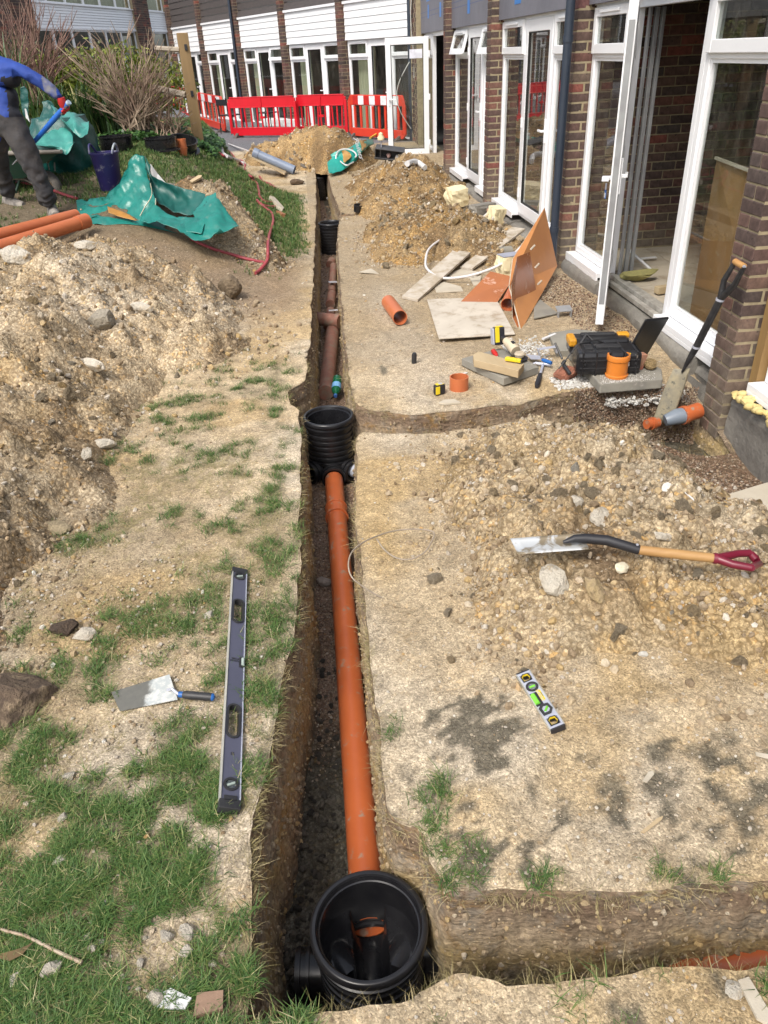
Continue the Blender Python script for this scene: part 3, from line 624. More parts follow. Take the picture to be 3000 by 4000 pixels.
M_gr = grass_mat('grass_blade', [(0, (.022, .060, .014)), (.35, (.05, .11, .025)), (.62, (.085, .155, .035)), (.80, (.17, .20, .06)), (.90, (.32, .29, .14)), (1, (.44, .38, .24))])
M_grd = grass_mat('grass_dry', [(0, (.10, .13, .04)), (.4, (.30, .25, .11)), (1, (.45, .37, .22))])
C_gr = make_coll('grass_tufts', [tuft_mesh(i, 14, .023, 1.7, .0011, M_gr, spreadr=.03) for i in range(7)])
C_grf = make_coll('grass_tufts_far', [tuft_mesh(30 + i, 9, .055, .7, .0032, M_gr, spreadr=.05) for i in range(5)])
C_root = make_coll('root_tufts', [tuft_mesh(50 + i, 9, .04, 1.2, .0007, M_grd) for i in range(5)])
x = -2.4 + RS.rand(150000) * 2.4; y = .62 + 5.0 * RS.rand(150000) ** 1.8; g = grass_mask(x, y)
hl = heap_h('left', x, y) > .01; cl = fbm(x * 22, y * 22, s=91, o=2)
k = (RS.rand(len(x)) < g * np.clip(.26 + cl * 2.4 + fbm(x * 9, y * 9, s=93, o=2) * .8, 0, 1) * (.5 + .5 * S((1.9 - y) / .7))) & lip_ok(x, y, .002) & ~(hl & (y > 1.4)) & (x > -.62 * y - .5); x, y = x[k], y[k]; s = .6 + .7 * RS.rand(len(x)); rz = rots(len(x)) * np.array([.5, .5, 1])
scatter('grass', np.stack([x, y, TT(x, y)], 1), rz, np.stack([s, s, s], 1), C_gr, 'trampled green grass left of the trench with sandy spoil showing through', 'grass')
x = .1 + RS.rand(30000) * 1.6; y = .55 + 1.3 * RS.rand(30000); g = grass_mask(x, y); k = (RS.rand(len(x)) < g * .5 * np.clip(.4 + fbm(x * 20, y * 20, s=92, o=2) * 1.4, 0, 1)) & lip_ok(x, y, .002); x, y = x[k], y[k]; s = .6 + .6 * RS.rand(len(x))
scatter('grass', np.stack([x, y, TT(x, y)], 1), rots(len(x)) * np.array([.5, .5, 1]), np.stack([s, s, s], 1), C_gr, 'thin grass on the turf edges right of the trench', 'grass')
x = -6.5 + RS.rand(120000) * 6.6; y = 6.6 + 12 * RS.rand(120000) ** 1.3; g = grass_mask(x, y); hh = (heap_h('bank', x, y) > .02) & (x > -1.9) & (y < 9.2); k = (RS.rand(len(x)) < g * .85) & ~((x > -2.45) & (x < -.75) & (y > 7.3) & (y < 8.35)) & lip_ok(x, y, .01) & ~hh & (x > -.55 * y - .5); x, y = x[k], y[k]; x, y = x[:42000], y[:42000]; s = .45 + .55 * RS.rand(len(x))
scatter('grass', np.stack([x, y, TT(x, y)], 1), rots(len(x)) * np.array([.5, .5, 1]), np.stack([s, s, s], 1), C_grf, 'short green lawn on the bank above the trench', 'grass')
x = -1.6 + RS.rand(5000) * 1.3; y = .62 + 2.2 * RS.rand(5000); k = lip_ok(x, y) & (RS.rand(5000) < .25 + S(fbm(x * 4, y * 4, s=99, o=3) * 3)); x, y = x[k], y[k]; s = .004 + .018 * RS.rand(len(x)) ** 3
scatter('pebbles', np.stack([x, y, TT(x, y) + .006], 1), rots(len(x)), np.stack([s, s, s], 1), C_peb, 'crumbs of pale spoil lying over the near grass', 'gravel')
x = -1.7 + RS.rand(9000) * 1.45; y = .62 + 3.4 * RS.rand(9000) ** 1.3; k = lip_ok(x, y) & (RS.rand(9000) < .15 + S(fbm(x * 3 + 4, y * 3, s=94, o=3) * 3) * .6) & (heap_r('left', x, y) > 1.0); x, y = x[k], y[k]; s = .5 + .5 * RS.rand(len(x))
scatter('dead_grass', np.stack([x, y, TT(x, y) + .001], 1), rots(len(x)) * np.array([.4, .4, 1]), np.stack([s * 1.2, s * 1.2, s * .30], 1), C_root, 'flattened straw coloured dead grass between the green patches', 'grass')
# tufts and roots hanging at the lips
sel = RS.randint(0, nL, 1500); lp = OR[sel] + ON[sel] * .004; yk = (lp[:, 1] < 5.2); lp = lp[yk]; nn_ = ON[sel][yk]; s = .5 + .7 * RS.rand(len(lp))
ang = np.arctan2(-nn_[:, 1], -nn_[:, 0]); rt = np.stack([RS.randn(len(lp)) * .3, .5 + RS.rand(len(lp)) * 1.3, ang + RS.randn(len(lp)) * .4], 1)
scatter('grass_roots', np.stack([lp[:, 0], lp[:, 1], Tb(lp[:, 0], lp[:, 1]) - .01 - .03 * RS.rand(len(lp))], 1), rt, np.stack([s, s, s], 1), C_root, 'straw coloured roots and dead grass hanging over the trench lips', 'roots')
# ================================================================ THINGS IN THE TRENCH
M_blk = mat('black_plastic', (.012, .012, .014), (.02, .02, .022), 14, .28, .05, 60, .002, dirt=(.16, .14, .12), dirt_amt=.30, dscale=22, dsharp=.03)
M_blkc = mat('black_plastic_clean', (.011, .011, .013), (.018, .018, .02), 14, .2, .04, 60, .002)
M_or = mat('orange_pipe', (.46, .115, .035), (.40, .095, .03), 5, .38, .05, 60, .002, dirt=(.30, .20, .14), dirt_amt=.38, dscale=18, dsharp=.04)
M_or2 = mat('orange_pipe_clean', (.50, .15, .055), (.44, .12, .045), 5, .4, .04, 60, .002, dirt=(.45, .32, .24), dirt_amt=.28, dscale=12)
M_clay = mat('old_clay_pipe', (.26, .12, .085), (.20, .085, .06), 12, .7, .4, 40, .004, dirt=(.22, .16, .12), dirt_amt=.46, dscale=14)
def ribbed(r, z1, z0, step=.035, depth=.006):
    p = []; z = z1
    while z > z0:
        p += [(r, z), (r, z - step * .45), (r - depth, z - step * .5), (r - depth, z - step * .95)]; z -= step
    return p
def socket(root, c, ang, r=.066, L=.09, base=.15, cap=None, pitch=0):
    d = Vector((math.cos(ang), math.sin(ang), 0)); c = Vector(c); mb = MB()
    mb.hollow(c + d * base * .9, c + d * (base + L), r * .92, r * .80, 32); mb.hollow(c + d * (base + L * .45), c + d * (base + L * .58), r * 1.08, r * .85, 32); mb.hollow(c + d * (base + L * .8), c + d * (base + L), r * 1.08, r * .82, 32)
    s_ = mb.build('inlet_socket', M_blk, root, 35)
    if cap: MB().tube([c + d * (base + L * .7), c + d * (base + L * .96)], r * .8, 28).build('socket_cap', cap, s_, 35)
    return s_
def chamber(name, label, x, y, ztop, zbase, r=.152, rim=True, riser=True, inside=True, pipe_r=.055, pz=None, px=0):
    t = thing(name, label, 'drain chamber', (x, y, ztop))
    mb = MB(); H = ztop - zbase
    if rim: mb.lathe([(r - .006, -.006), (r - .003, 0), (r + .004, .001), (r + .010, -.002), (r + .013, -.008), (r + .013, -.022), (r + .008, -.027), (r + .001, -.028), (r + .001, -.040), (r + .009, -.044), (r + .009, -.052), (r - .003, -.056)], 72)
    mb.build('rim', M_blk, t, 40)
    body = MB(); hole = (lambda m: (m.y > 0 and (m.x - px) ** 2 + (m.z - (pz - ztop)) ** 2 < (pipe_r * 1.0) ** 2)) if pz is not None else None
    prof = [(r - .006, -.006), (r - .010, -.02), (r - .014, -.022)] + [(r - .014, -.022 - (H - .05) * k / 30) for k in range(1, 31)]
    body.lathe(prof, 96, skip=hole)
    body.build('inner_wall', M_blkc, t, 40)
    o2 = MB(); o2.lathe([(r, -.05)] + ribbed(r, -.055, -(H if not inside else H - .13), .036, .007), 72); o2.build('riser', M_blk, t, 40)
    return t
# --- near chamber
CX, CY = -.008, 1.19; CT = -.21; CB = -.585; CR = .152; PZ = -.47
ch = chamber('inspection_chamber', 'near black plastic inspection chamber open at the bottom of the photo', CX, CY, CT, CB, CR, inside=True, pz=PZ + .0, px=0)
# benching with moulded channels
mb = MB(); vs = []; fs = []; NR, NA = 26, 96
def chan(x, y):
    z = .075 + .10 * (math.hypot(x, y) / .138) ** 4
    def groove(px_, py_, qx, qy, rr, zb):
        dx, dy = qx - px_, qy - py_; L2 = dx * dx + dy * dy; t_ = max(0, min(1, ((x - px_) * dx + (y - py_) * dy) / L2)); d = math.hypot(x - px_ - t_ * dx, y - py_ - t_ * dy)
        if d < rr: return zb + rr - math.sqrt(rr * rr - d * d) * 1.0
        return 9
    def ridge(px_, py_, qx, qy, rr, zb):
        dx, dy = qx - px_, qy - py_; L2 = dx * dx + dy * dy; t_ = max(0, min(1, ((x - px_) * dx + (y - py_) * dy) / L2)); d = math.hypot(x - px_ - t_ * dx, y - py_ - t_ * dy)
        if d < rr: return zb + math.sqrt(rr * rr - d * d)
        return -9
    z = max(z, ridge(-.13, .055, -.03, -.07, .056, .075), ridge(.13, .055, .03, -.07, .056, .075))
    g = groove(0, .15, 0, -.15, .050, -.01)
    if abs(x) < .050: z = min(z, g)
    g2 = min(groove(-.16, -.10, -.02, -.05, .03, .01), groove(.16, -.10, .02, -.05, .03, .01)); z = min(z, g2)
    return z
for i in range(NR + 1):
    for k in range(NA):
        rr = .139 * i / NR; a = 2 * PI * k / NA; X, Y = rr * math.cos(a), rr * math.sin(a); vs.append((X, Y, PZ - .051 - CT + .008 + chan(X, Y)))
for i in range(NR):
    for k in range(NA): k2 = (k + 1) % NA; fs.append((i * NA + k, i * NA + k2, (i + 1) * NA + k2, (i + 1) * NA + k))
mb.add(vs, fs); mb.build('channel_base', M_blkc, ch, 50)
M_cap = mat('pale_cap', (.45, .48, .55), (.38, .42, .5), 4, .4)
socket(ch, (0, 0, PZ - CT + .02), math.radians(180 - 4), base=.148, L=.075); socket(ch, (0, 0, PZ - CT + .04), math.radians(6), base=.148, L=.09)
socket(ch, (0, 0, PZ - CT + .02), math.radians(-52), base=.148, L=.10, cap=M_cap); socket(ch, (0, 0, PZ - CT + .02), math.radians(-128), base=.148, L=.10)
MB().hollow((0, .148, PZ - CT), (0, .20, PZ - CT), .068, .056).build('outlet_collar', M_blk, ch, 35)
# --- long orange pipe
A = Vector((CX, CY + .139, PZ)); B = Vector((.012, 4.19, -.385))
d = (B - A).normalized()
pp = thing('drain_pipe', 'long new orange drain pipe laid in the trench between two black chambers', 'pipe', A)
MB().hollow((0, 0, 0), tuple(B - A), .055, .051, 48).build('pipe_body', M_or, pp, 35)
tc_ = (G(1316, 1995, -.39) - A).dot(d); c0 = d * tc_
mb = MB(); mb.hollow(c0 - d * .055, c0 + d * .055, .0615, .054, 48); mb.hollow(c0 - d * .062, c0 - d * .045, .066, .054, 48); mb.hollow(c0 + d * .03, c0 + d * .045, .0645, .054, 48)
mb.build('pipe_socket', M_or, pp, 35)
# --- second chamber with tall ribbed riser
C2 = Vector((.012, 4.31, -.055)); ch2 = chamber('inspection_chamber', 'middle black ribbed inspection chamber at the junction with the side trench', C2.x, C2.y, C2.z, -.50, .146, inside=True)
MB().lathe([(.0, -.36), (.13, -.36)], 48).build('channel_base', M_blkc, ch2)
for a in (-90, -50, -140): socket(ch2, (0, 0, -.33), math.radians(a), base=.13, L=.10 if a == -90 else .07, r=.068)
MB().tube([(.17 * math.cos(-.75), .17 * math.sin(-.75), -.33), (.215 * math.cos(-.75), .215 * math.sin(-.75), -.33)], .05, 24).build('socket_cap', M_cap, ch2, 35)
# --- third and fourth risers
C3 = G(1291, 868, -.04); ch3 = chamber('inspection_chamber', 'third black ribbed chamber, standing in the narrow part of the trench', C3.x, C3.y, -.04, -.50, .152, inside=False)
MB().lathe([(.0, -.35), (.14, -.35)], 32).build('channel_base', M_blkc, ch3)
C4 = G(1248, 690, -.02); ch4 = chamber('inspection_chamber', 'farthest dark ribbed riser at the end of the trench near the small tarpaulin', C4.x - .02, C4.y, -.02, -.45, .12, inside=False)
# --- old clay pipes
op = thing('clay_pipe', 'old pinkish clay drain running on beyond the middle chamber', 'pipe', (.02, 5.2, -.6))
def wp(p, z): q = p; return (q[0] - .02, q[1] - 5.2, z + .6)
a = G(1272, 1535, -.40); b = G(1300, 1290, -.39)
MB().tube([tuple(a - Vector((.02, 5.2, -.6))), tuple(b - Vector((.02, 5.2, -.6)))], .062, 28).build('pipe_length', M_clay, op, 35)
for (u0, v0, u1, v1, r_) in ((1282, 1275, 1292, 1215, .045), (1290, 1190, 1296, 1150, .05), (1295, 1145, 1303, 1040, .045), (1290, 1035, 1297, 1020, .055)):
    z_ = -.40 + .0 * u0; p0 = G(u0, v0, z_); p1 = G(u1, v1, z_ + .02)
    MB().tube([tuple(p0 - Vector((.02, 5.2, -.6))), tuple(p1 - Vector((.02, 5.2, -.6)))], r_, 20).build('pipe_length', M_clay, op, 35)
p0 = G(1205, 1232, -.30); p1 = G(1330, 1256, -.30)
MB().tube([(p0.x - .1, p0.y, -.30), tuple(p1)], [.058, .066], 28).build('clay_pipe', M_clay, smooth=35, label='short clay pipe crossing the trench from side to side', cat='pipe')
# old brown pipe crossing at the very near right side trench
q0 = G(2720, 3785, -.30); q1 = G(3000, 3745, -.30)
MB().tube([(q0.x - .05, q0.y + .03, -.39), (q1.x + .6, q1.y + .02, -.30)], .055, 28).build('drain_pipe', M_or, smooth=35, label='orange pipe just showing in the near side trench at bottom right', cat='pipe')
# green bottle lying against the clay pipe
bo = thing('plastic_bottle', 'green plastic bottle with blue label lying in the trench', 'bottle', G(1315, 1505, -.36), (math.radians(105), 0, math.radians(-8)))
t = NT('green_plastic'); M_bot = t.done((.01, .16, .07), .12); t.b.inputs['Transmission Weight'].default_value = .35
MB().lathe([(0, -.10), (.028, -.10), (.036, -.09), (.037, -.02), (.034, -.01), (.037, 0), (.037, .06), (.030, .085), (.014, .11), (.013, .125), (0, .125)], 28).build('bottle_body', M_bot, bo, 40)
MB().lathe([(.0376, -.005), (.0376, .055)], 28).build('bottle_label', mat('blue_label', (.12, .32, .62), (.2, .42, .7), 20, .4), bo, 40)
MB().lathe([(0, .14), (.014, .14), (.015, .122), (0, .12)], 18).build('bottle_cap', mat('blue_cap', (.05, .15, .45)), bo, 40)
mb = MB(); a = G(1290, 1213, -.32); mb.box((a.x + .03, a.y, -.32), (.09, .025, .006)); mb.build('plastic_strip', mat('white_plastic', (.62, .62, .66), rough=.4), label='short white strip lying across the old clay pipe', cat='scrap')
a = G(1300, 1105, -.33); mb = MB(); mb.box((a.x, a.y, -.32), (.10, .04, .004), rot=(.2, .1, .3)); mb.box((a.x - .01, a.y + .05, -.325), (.06, .05, .004), rot=(-.1, .2, .8), mi=1); mb.build('packaging_scrap', [mat('grey_film', (.35, .35, .38)), mat('blue_film', (.06, .09, .3))], label='scrap of blue and grey packaging on the old drain', cat='scrap')
a = G(1284, 772, -.35); MB().box((a.x, a.y, -.36), (.07, .09, .02), rz=.3).build('stone', mat('white_stone', (.62, .60, .56), bump=.5), label='white flat stone in the far end of the trench', cat='stone')
a = G(1248, 1005, -.42); place(stone_mesh(301, 3, (1, .8, .8), .3, mat('grey_block', (.3, .29, .27), bump=.5, bscale=10, bdist=.03)), 'stone', None, (a.x - .02, a.y, -.38), (0, 0, .3), (.13, .13, .12), label='grey rubble lump below the third chamber', cat='stone')
a = G(1248, 2010, -.70); place(stone_mesh(302, 3, (1, .8, .6), .3, mat('dusty_stone', (.34, .29, .25), bump=.5, bscale=10, bdist=.03)), 'stone', None, (-.09, 3.15, -.47), (0, 0, .3), (.09, .09, .08), label='dull flat stone on the trench floor left of the orange pipe', cat='stone')
# ================================================================ BUILDINGS
class Fac:
    def __init__(s, P0, u, toward):   # plane through P0 along u; n points to the viewer
        s.P = np.array(P0[:2], float); s.u = np.array(u[:2], float); s.u /= np.linalg.norm(s.u); n = np.array([-s.u[1], s.u[0]])
        s.n = n if n @ (np.array(toward) - s.P) > 0 else -n
    def p(s, a, d, z): q = s.P + s.u * a + s.n * d; return (q[0], q[1], z)
    def box(s, mb, a0, a1, d0, d1, z0, z1, mi=0):
        mb.hexa([s.p(a0, d0, z0), s.p(a1, d0, z0), s.p(a1, d1, z0), s.p(a0, d1, z0), s.p(a0, d0, z1), s.p(a1, d0, z1), s.p(a1, d1, z1), s.p(a0, d1, z1)], mi); return mb
    def hit(s, u, v, d=0):
        r = ray(u, v); o = s.P + s.n * d; A = np.array([[r[0], -s.u[0]], [r[1], -s.u[1]]]); t, a = np.linalg.solve(A, o); return a, EYE + r[2] * t
    def ang(s): return math.atan2(s.u[1], s.u[0])

def brick_mat():
    t = NT('brick_face'); oi = t.n('ShaderNodeObjectInfo'); g = t.n('ShaderNodeNewGeometry')
    f = t.math('FRACT', t.math('ADD', t.math('MULTIPLY', oi.outputs['Random'], 7.31), t.math('MULTIPLY', g.outputs['Random Per Island'], 3.17)), 0)
    c = t.ramp(f, [(0, (.060, .046, .042)), (.25, (.098, .064, .056)), (.45, (.125, .075, .062)), (.6, (.080, .064, .058)), (.76, (.165, .072, .056)), (.86, (.120, .098, .078)), (.95, (.23, .075, .055)), (1, (.08, .055, .06))])
    c = t.mix(.85, c, t.ramp(t.noise(22, 6, .7), [(.3, .55), (.5, 1.0), (.7, 1.5)]), 'MULTIPLY')
    c = t.mix(t.ramp(t.noise(34, 4, .6), [(.62, 0), (.68, .8)]), c, (.035, .028, .026))
    sp = t.n('ShaderNodeSeparateXYZ'); t.l(g.outputs['Position'], sp.inputs[0])
    low = t.math('MULTIPLY', t.ramp(sp.outputs[2], [(.0, 1.0), (.55, 0.0)]), t.ramp(t.noise(6, 5, .7), [(.35, .2), (.65, .9)])); c = t.mix(low, c, (.24, .20, .15))
    return t.done(c, .82, t.bump(t.noise(60, 6, .7), .5, .004), spec=.25)
M_brick = brick_mat()
M_mortar = mat('mortar', (.34, .285, .18), (.25, .205, .13), 18, .95, .6, 90, .004)
M_upvc = mat('white_upvc', (.80, .81, .83), (.76, .77, .79), 3, .28, .02, 30, .001, dirt=(.55, .52, .46), dirt_amt=.22, dscale=9, dsharp=.1)
M_gask = mat('black_gasket', (.02, .02, .02), rough=.5, bump=0)
M_grey = mat('grey_metal', (.35, .36, .37), (.28, .28, .29), 8, .35, .1, metal=.3)
def glass_mat(name, tint=(.86, .9, .88), k=1.5, dirty=.12):
    t = NT(name); tr = t.n('ShaderNodeBsdfTransparent'); tr.inputs[0].default_value = (*tint, 1); gl = t.n('ShaderNodeBsdfGlossy'); gl.inputs['Roughness'].default_value = .015
    fr = t.n('ShaderNodeLayerWeight'); fr.inputs[0].default_value = .5; mx = t.n('ShaderNodeMixShader'); t.l(t.math('ADD', t.math('MULTIPLY', t.math('POWER', fr.outputs['Facing'], 4.0), .75 * k, True), .05, True), mx.inputs[0]); t.l(tr.outputs[0], mx.inputs[1]); t.l(gl.outputs[0], mx.inputs[2])
    df = t.n('ShaderNodeBsdfDiffuse'); df.inputs[0].default_value = (.45, .42, .36, 1); m2 = t.n('ShaderNodeMixShader')
    mp = t.n('ShaderNodeMapping'); mp.inputs['Scale'].default_value = (1, 1, .35); t.l(t.tc.outputs['Object'], mp.inputs[0])
    t.l(t.math('MULTIPLY', t.ramp(t.noise(10, 7, .75, mp.outputs[0]), [(.45, .1), (.75, 1)]), dirty), m2.inputs[0]); t.l(mx.outputs[0], m2.inputs[1]); t.l(df.outputs[0], m2.inputs[2]); t.l(m2.outputs[0], t.out.inputs[0])
    return t.m
M_glass = glass_mat('window_glass')
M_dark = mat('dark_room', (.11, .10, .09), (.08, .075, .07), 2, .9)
M_conc = mat('old_concrete', (.24, .225, .195), (.15, .14, .125), 3.5, .9, .8, 16, .02, dirt=(.05, .048, .045), dirt_amt=.30, dscale=5, dsharp=.06)
M_wboard = mat('white_cladding', (.80, .81, .82), (.77, .78, .80), 2, .35, .02)
M_bboard = mat('brown_cladding', (.075, .062, .058), (.055, .047, .045), 5, .6, .2, stretch=(1, 1, 6))
M_memb = mat('grey_membrane', (.17, .17, .20), (.14, .14, .165), 2.2, .5, .35, 5, .02)
M_tape = mat('blue_tape', (.03, .17, .50), (.04, .2, .55), 6, .4)

def brick_block_mesh(l, w, h, seed):
    bm = bmesh.new(); bmesh.ops.create_cube(bm, size=1)
    rs = random.Random(seed)
    for v in bm.verts: v.co = (v.co.x * l + rs.uniform(-.0015, .0015), v.co.y * w + rs.uniform(-.0015, .0015), v.co.z * h + rs.uniform(-.0012, .0012))
    bmesh.ops.bevel(bm, geom=list(bm.edges), offset=.004, segments=1, affect='EDGES', profile=.6)
    me = bpy.data.meshes.new('brick'); bm.to_mesh(me); bm.free(); me.materials.append(M_brick); return me
BR_S = [brick_block_mesh(.215, .1025, .065, i) for i in range(5)]
def box12(mb, M, l, w, h):
    vs = [M @ Vector((a * l / 2, b * w / 2, c * h / 2)) for a in (-1, 1) for b in (-1, 1) for c in (-1, 1)]; mb.add(vs, [(0, 1, 3, 2), (4, 6, 7, 5), (0, 4, 5, 1), (2, 3, 7, 6), (0, 2, 6, 4), (1, 5, 7, 3)])
def pillar(fac, root, a0, a1, z0, z1, d1=.15, single=False, pitch=.075, joined=None, depth=.22):
    """brick pier between a0 and a1 along the facade; courses alternate"""
    A = fac.ang(); zc = z0 + .0375; row = 0; core = MB(); fac.box(core, a0 + .006, a1 - .006, d1 - .006, d1 - depth, z0, z1 - .01); W = a1 - a0
    pl = core.build('brick_pillar', M_mortar, root, world=True); pm = joined if joined is not None else MB(); cnt = 0
    while zc < z1:
        if row % 2 == 0: spots = [(a0 + W * .25, d1 - .1075, PI / 2), (a0 + W * .75, d1 - .1075, PI / 2)]
        else: spots = [((a0 + a1) / 2, d1 - .051, 0), ((a0 + a1) / 2, d1 - .051 - .113, 0)]
        for (a, d, r) in spots:
            p = fac.p(a, d, zc)
            if single:
                rr = random.uniform(-.006, .006); o = place(random.choice(BR_S), 'brick', pl, (p[0], p[1], zc), (0, 0, A + r + rr), (1, 1, 1)); cnt += 1
            else: box12(pm, Matrix.Translation(p) @ Matrix.Rotation(A + r, 4, 'Z'), .215, .1025, .065)
        zc += pitch; row += 1
    if not single and joined is None: pm.build('brickwork', M_brick, pl, kind='stuff')
    return cnt
# ---- windows
def handle(fac, root, a, z, side=-1, d=.02, parent=None):
    mb = MB(); fac.box(mb, a - .014, a + .014, d, d + .012, z - .11, z + .11); fac.box(mb, a - .01, a + .01, d + .012, d + .045, z - .01, z + .012)
    fac.box(mb, min(a, a + side * .12), max(a, a + side * .12), d + .032, d + .050, z - .011, z + .011)
    return mb.build('handle', M_upvc, parent or root, world=parent is None, bevel=.003)
def bars(fac, mb, a0, a1, z0, z1, wd, d0, d1, top=None, bot=None):
    t = top or wd; b = bot or wd
    fac.box(mb, a0, a0 + wd, d0, d1, z0, z1); fac.box(mb, a1 - wd, a1, d0, d1, z0, z1); fac.box(mb, a0 + wd, a1 - wd, d0, d1 - .0005, z1 - t, z1); fac.box(mb, a0 + wd, a1 - wd, d0, d1 - .0005, z0, z0 + b)
def pane(fac, parent, a0, a1, z0, z1, d=-.03, world=False, m=None):
    mb = MB(); mb.add([fac.p(a0, d, z0), fac.p(a1, d, z0), fac.p(a1, d, z1), fac.p(a0, d, z1)], [(0, 1, 2, 3)]); return mb.build('pane', m or M_glass, parent, world=world)
def side_window(fac, root, a0, a1, z0=.16, z1=2.10, tr=1.79, opened=False, sill=True, stay=0):
    mb = MB(); bars(fac, mb, a0, a1, z0, z1, .055, -.06, 0); fac.box(mb, a0 + .055, a1 - .055, -.06, -.001, tr - .06, tr - .002)
    wn = mb.build('window', M_upvc, root, world=True, bevel=.004)
    g = MB(); bars(fac, g, a0 + .055, a1 - .055, z0 + .055, tr - .06, .022, -.04, -.012); g.build('glazing_bead', M_upvc, wn)
    pane(fac, wn, a0 + .07, a1 - .07, z0 + .07, tr - .075)
    s = MB(); th = math.radians(16) if opened else 0; sa0, sa1, sz0, sz1 = a0 + .03, a1 - .03, tr - .03, z1 - .02
    class T:   # tilted facade for the opened top sash, hinged along its top edge
        def box(q, mb_, x0, x1, d0, d1, zz0, zz1, mi=0):
            P = []
            for z in (zz0, zz1):
                for (a, d) in ((x0, d0), (x1, d0), (x1, d1), (x0, d1)):
                    dz = sz1 - z; P.append(fac.p(a, d * math.cos(th) + dz * math.sin(th), sz1 - dz * math.cos(th) - d * math.sin(th)))
            mb_.hexa(P, mi)
    tf = T(); bars(tf, s, sa0, sa1, sz0, sz1, .058, -.02, .024, top=.065, bot=.07); so = s.build('top_sash', M_upvc, wn, bevel=.004)
    pn = MB(); tf.box(pn, sa0 + .05, sa1 - .05, -.0005, .0005, sz0 + .06, sz1 - .06); pn.build('pane', M_glass, wn)
    v = MB(); tf.box(v, sa0 + (sa1 - sa0) * .25, sa1 - (sa1 - sa0) * .2, .024, .036, sz1 - .04, sz1 - .018); v.build('trickle_vent', M_upvc, wn, bevel=.002)
    if sill:
        sl = MB(); fac.box(sl, a0 - .02, a1 + .02, -.05, .085, z0 - .045, z0 - .005); fac.box(sl, a0 - .02, a1 + .02, .072, .085, z0 - .075, z0 - .0455); sl.build('sill', M_upvc, wn, bevel=.003)
    return wn
def door_leaf(fac, root, a0, a1, z0=.12, z1=2.10, hs=1, hz=1.085, hd=.02, fr=True):
    if fr:
        f = MB(); bars(fac, f, a0, a1, z0, z1, .05, -.06, 0); f.build('door_frame', M_upvc, root, world=True, bevel=.004)
    mb = MB(); b0, b1 = a0 + .035, a1 - .035; bars(fac, mb, b0, b1, z0 + .03, z1 - .03, .095, -.045, .012, bot=.12, top=.11); dr = mb.build('door', M_upvc, root, world=True, bevel=.005)
    g = MB(); bars(fac, g, b0 + .095, b1 - .095, z0 + .15, z1 - .14, .012, -.02, .006); g.build('glass_bead', M_gask, dr)
    pane(fac, dr, b0 + .09, b1 - .09, z0 + .14, z1 - .13, d=-.01)
    ha = b0 + .045 if hs < 0 else b1 - .045; handle(fac, root, ha, hz, side=(1 if hs < 0 else -1), d=.012, parent=dr)
    for zz in (z0 + .25, 1.1, z1 - .3):
        h = MB(); aa = a1 - .03 if hs < 0 else a0 + .03; fac.box(h, aa - .018, aa + .018, .0, .022, zz - .05, zz + .05); h.build('hinge', M_upvc, dr, bevel=.003)
    return dr

# ================= right wing (close to the camera)
RW = Fac((2.49, 0), (0, 1), (0, 0)); rw = thing('brick_building', 'long brick wing at the right with white framed glass doors', 'building', (2.49, 8.0, 0))
PY = [3.92, 7.195, 10.39, 13.52, 16.75]; nb = 0
nb += pillar(RW, rw, PY[0], PY[0] + .225, -.25, 2.3, single=True)
nb += pillar(RW, rw, PY[1], PY[1] + .225, -.10, 2.35, single=True)
nb += pillar(RW, rw, PY[2], PY[2] + .225, -.10, 2.42, single=True)
pillar(RW, rw, PY[3], PY[3] + .225, -.10, 2.8); pillar(RW, rw, PY[4] + .05, PY[4] + .50, -.1, 3.2)
zz = 2.3
for a, zb_ in ((PY[0], 2.3), (PY[1], 2.35), (PY[2], 2.42)): pillar(RW, rw, a, a + .225, zb_, 3.3)
# windows, bay by bay
side_window(RW, rw, 6.36, 7.185); side_window(RW, rw, 4.155, 5.13)
side_window(RW, rw, 7.43, 8.30); door_leaf(RW, rw, 8.30, 9.35, hs=-1); side_window(RW, rw, 9.35, 10.37)
side_window(RW, rw, 10.63, 11.45, opened=True); door_leaf(RW, rw, 11.45, 12.45, hs=-1); side_window(RW, rw, 12.45, 13.50, opened=True)
side_window(RW, rw, 2.2, 3.80); side_window(RW, rw, 15.78, 16.70); side_window(RW, rw, 13.77, 14.1)
# open doorway of the nearest bay: frame, threshold
f = MB(); RW.box(f, 5.13, 5.19, -.06, 0, .12, 2.1); RW.box(f, 6.30, 6.36, -.06, 0, .12, 2.1); RW.box(f, 5.19, 6.30, -.06, -.001, 2.04, 2.1); f.build('door_frame', M_upvc, rw, world=True, bevel=.004)
for k_, (d0, d1, z1_) in enumerate(((-.10, -.045, .150), (-.04, .0, .165), (.005, .05, .135))):
    f = MB(); RW.box(f, 5.19, 6.30, d0, d1, .10, z1_); f.build('threshold_rail', mat('threshold_aluminium', (.42, .40, .36), (.25, .23, .20), 14, .5, .4), rw, world=True, bevel=.003)
f = MB()
for dd, w_ in ((-.075, .02), (-.12, .03), (-.17, .025)): RW.box(f, 6.25 - (dd + .06) * .0, 6.285, dd - w_, dd, .15, 2.04)
f.build('frame_reveal', M_grey, rw, world=True, bevel=.002)
f = MB(); RW.box(f, 14.1, 14.16, -.06, 0, .12, 2.1); RW.box(f, 15.72, 15.78, -.06, 0, .12, 2.1); RW.box(f, 14.16, 15.72, -.06, -.001, 2.04, 2.1); f.build('door_frame', M_upvc, rw, world=True, bevel=.004)
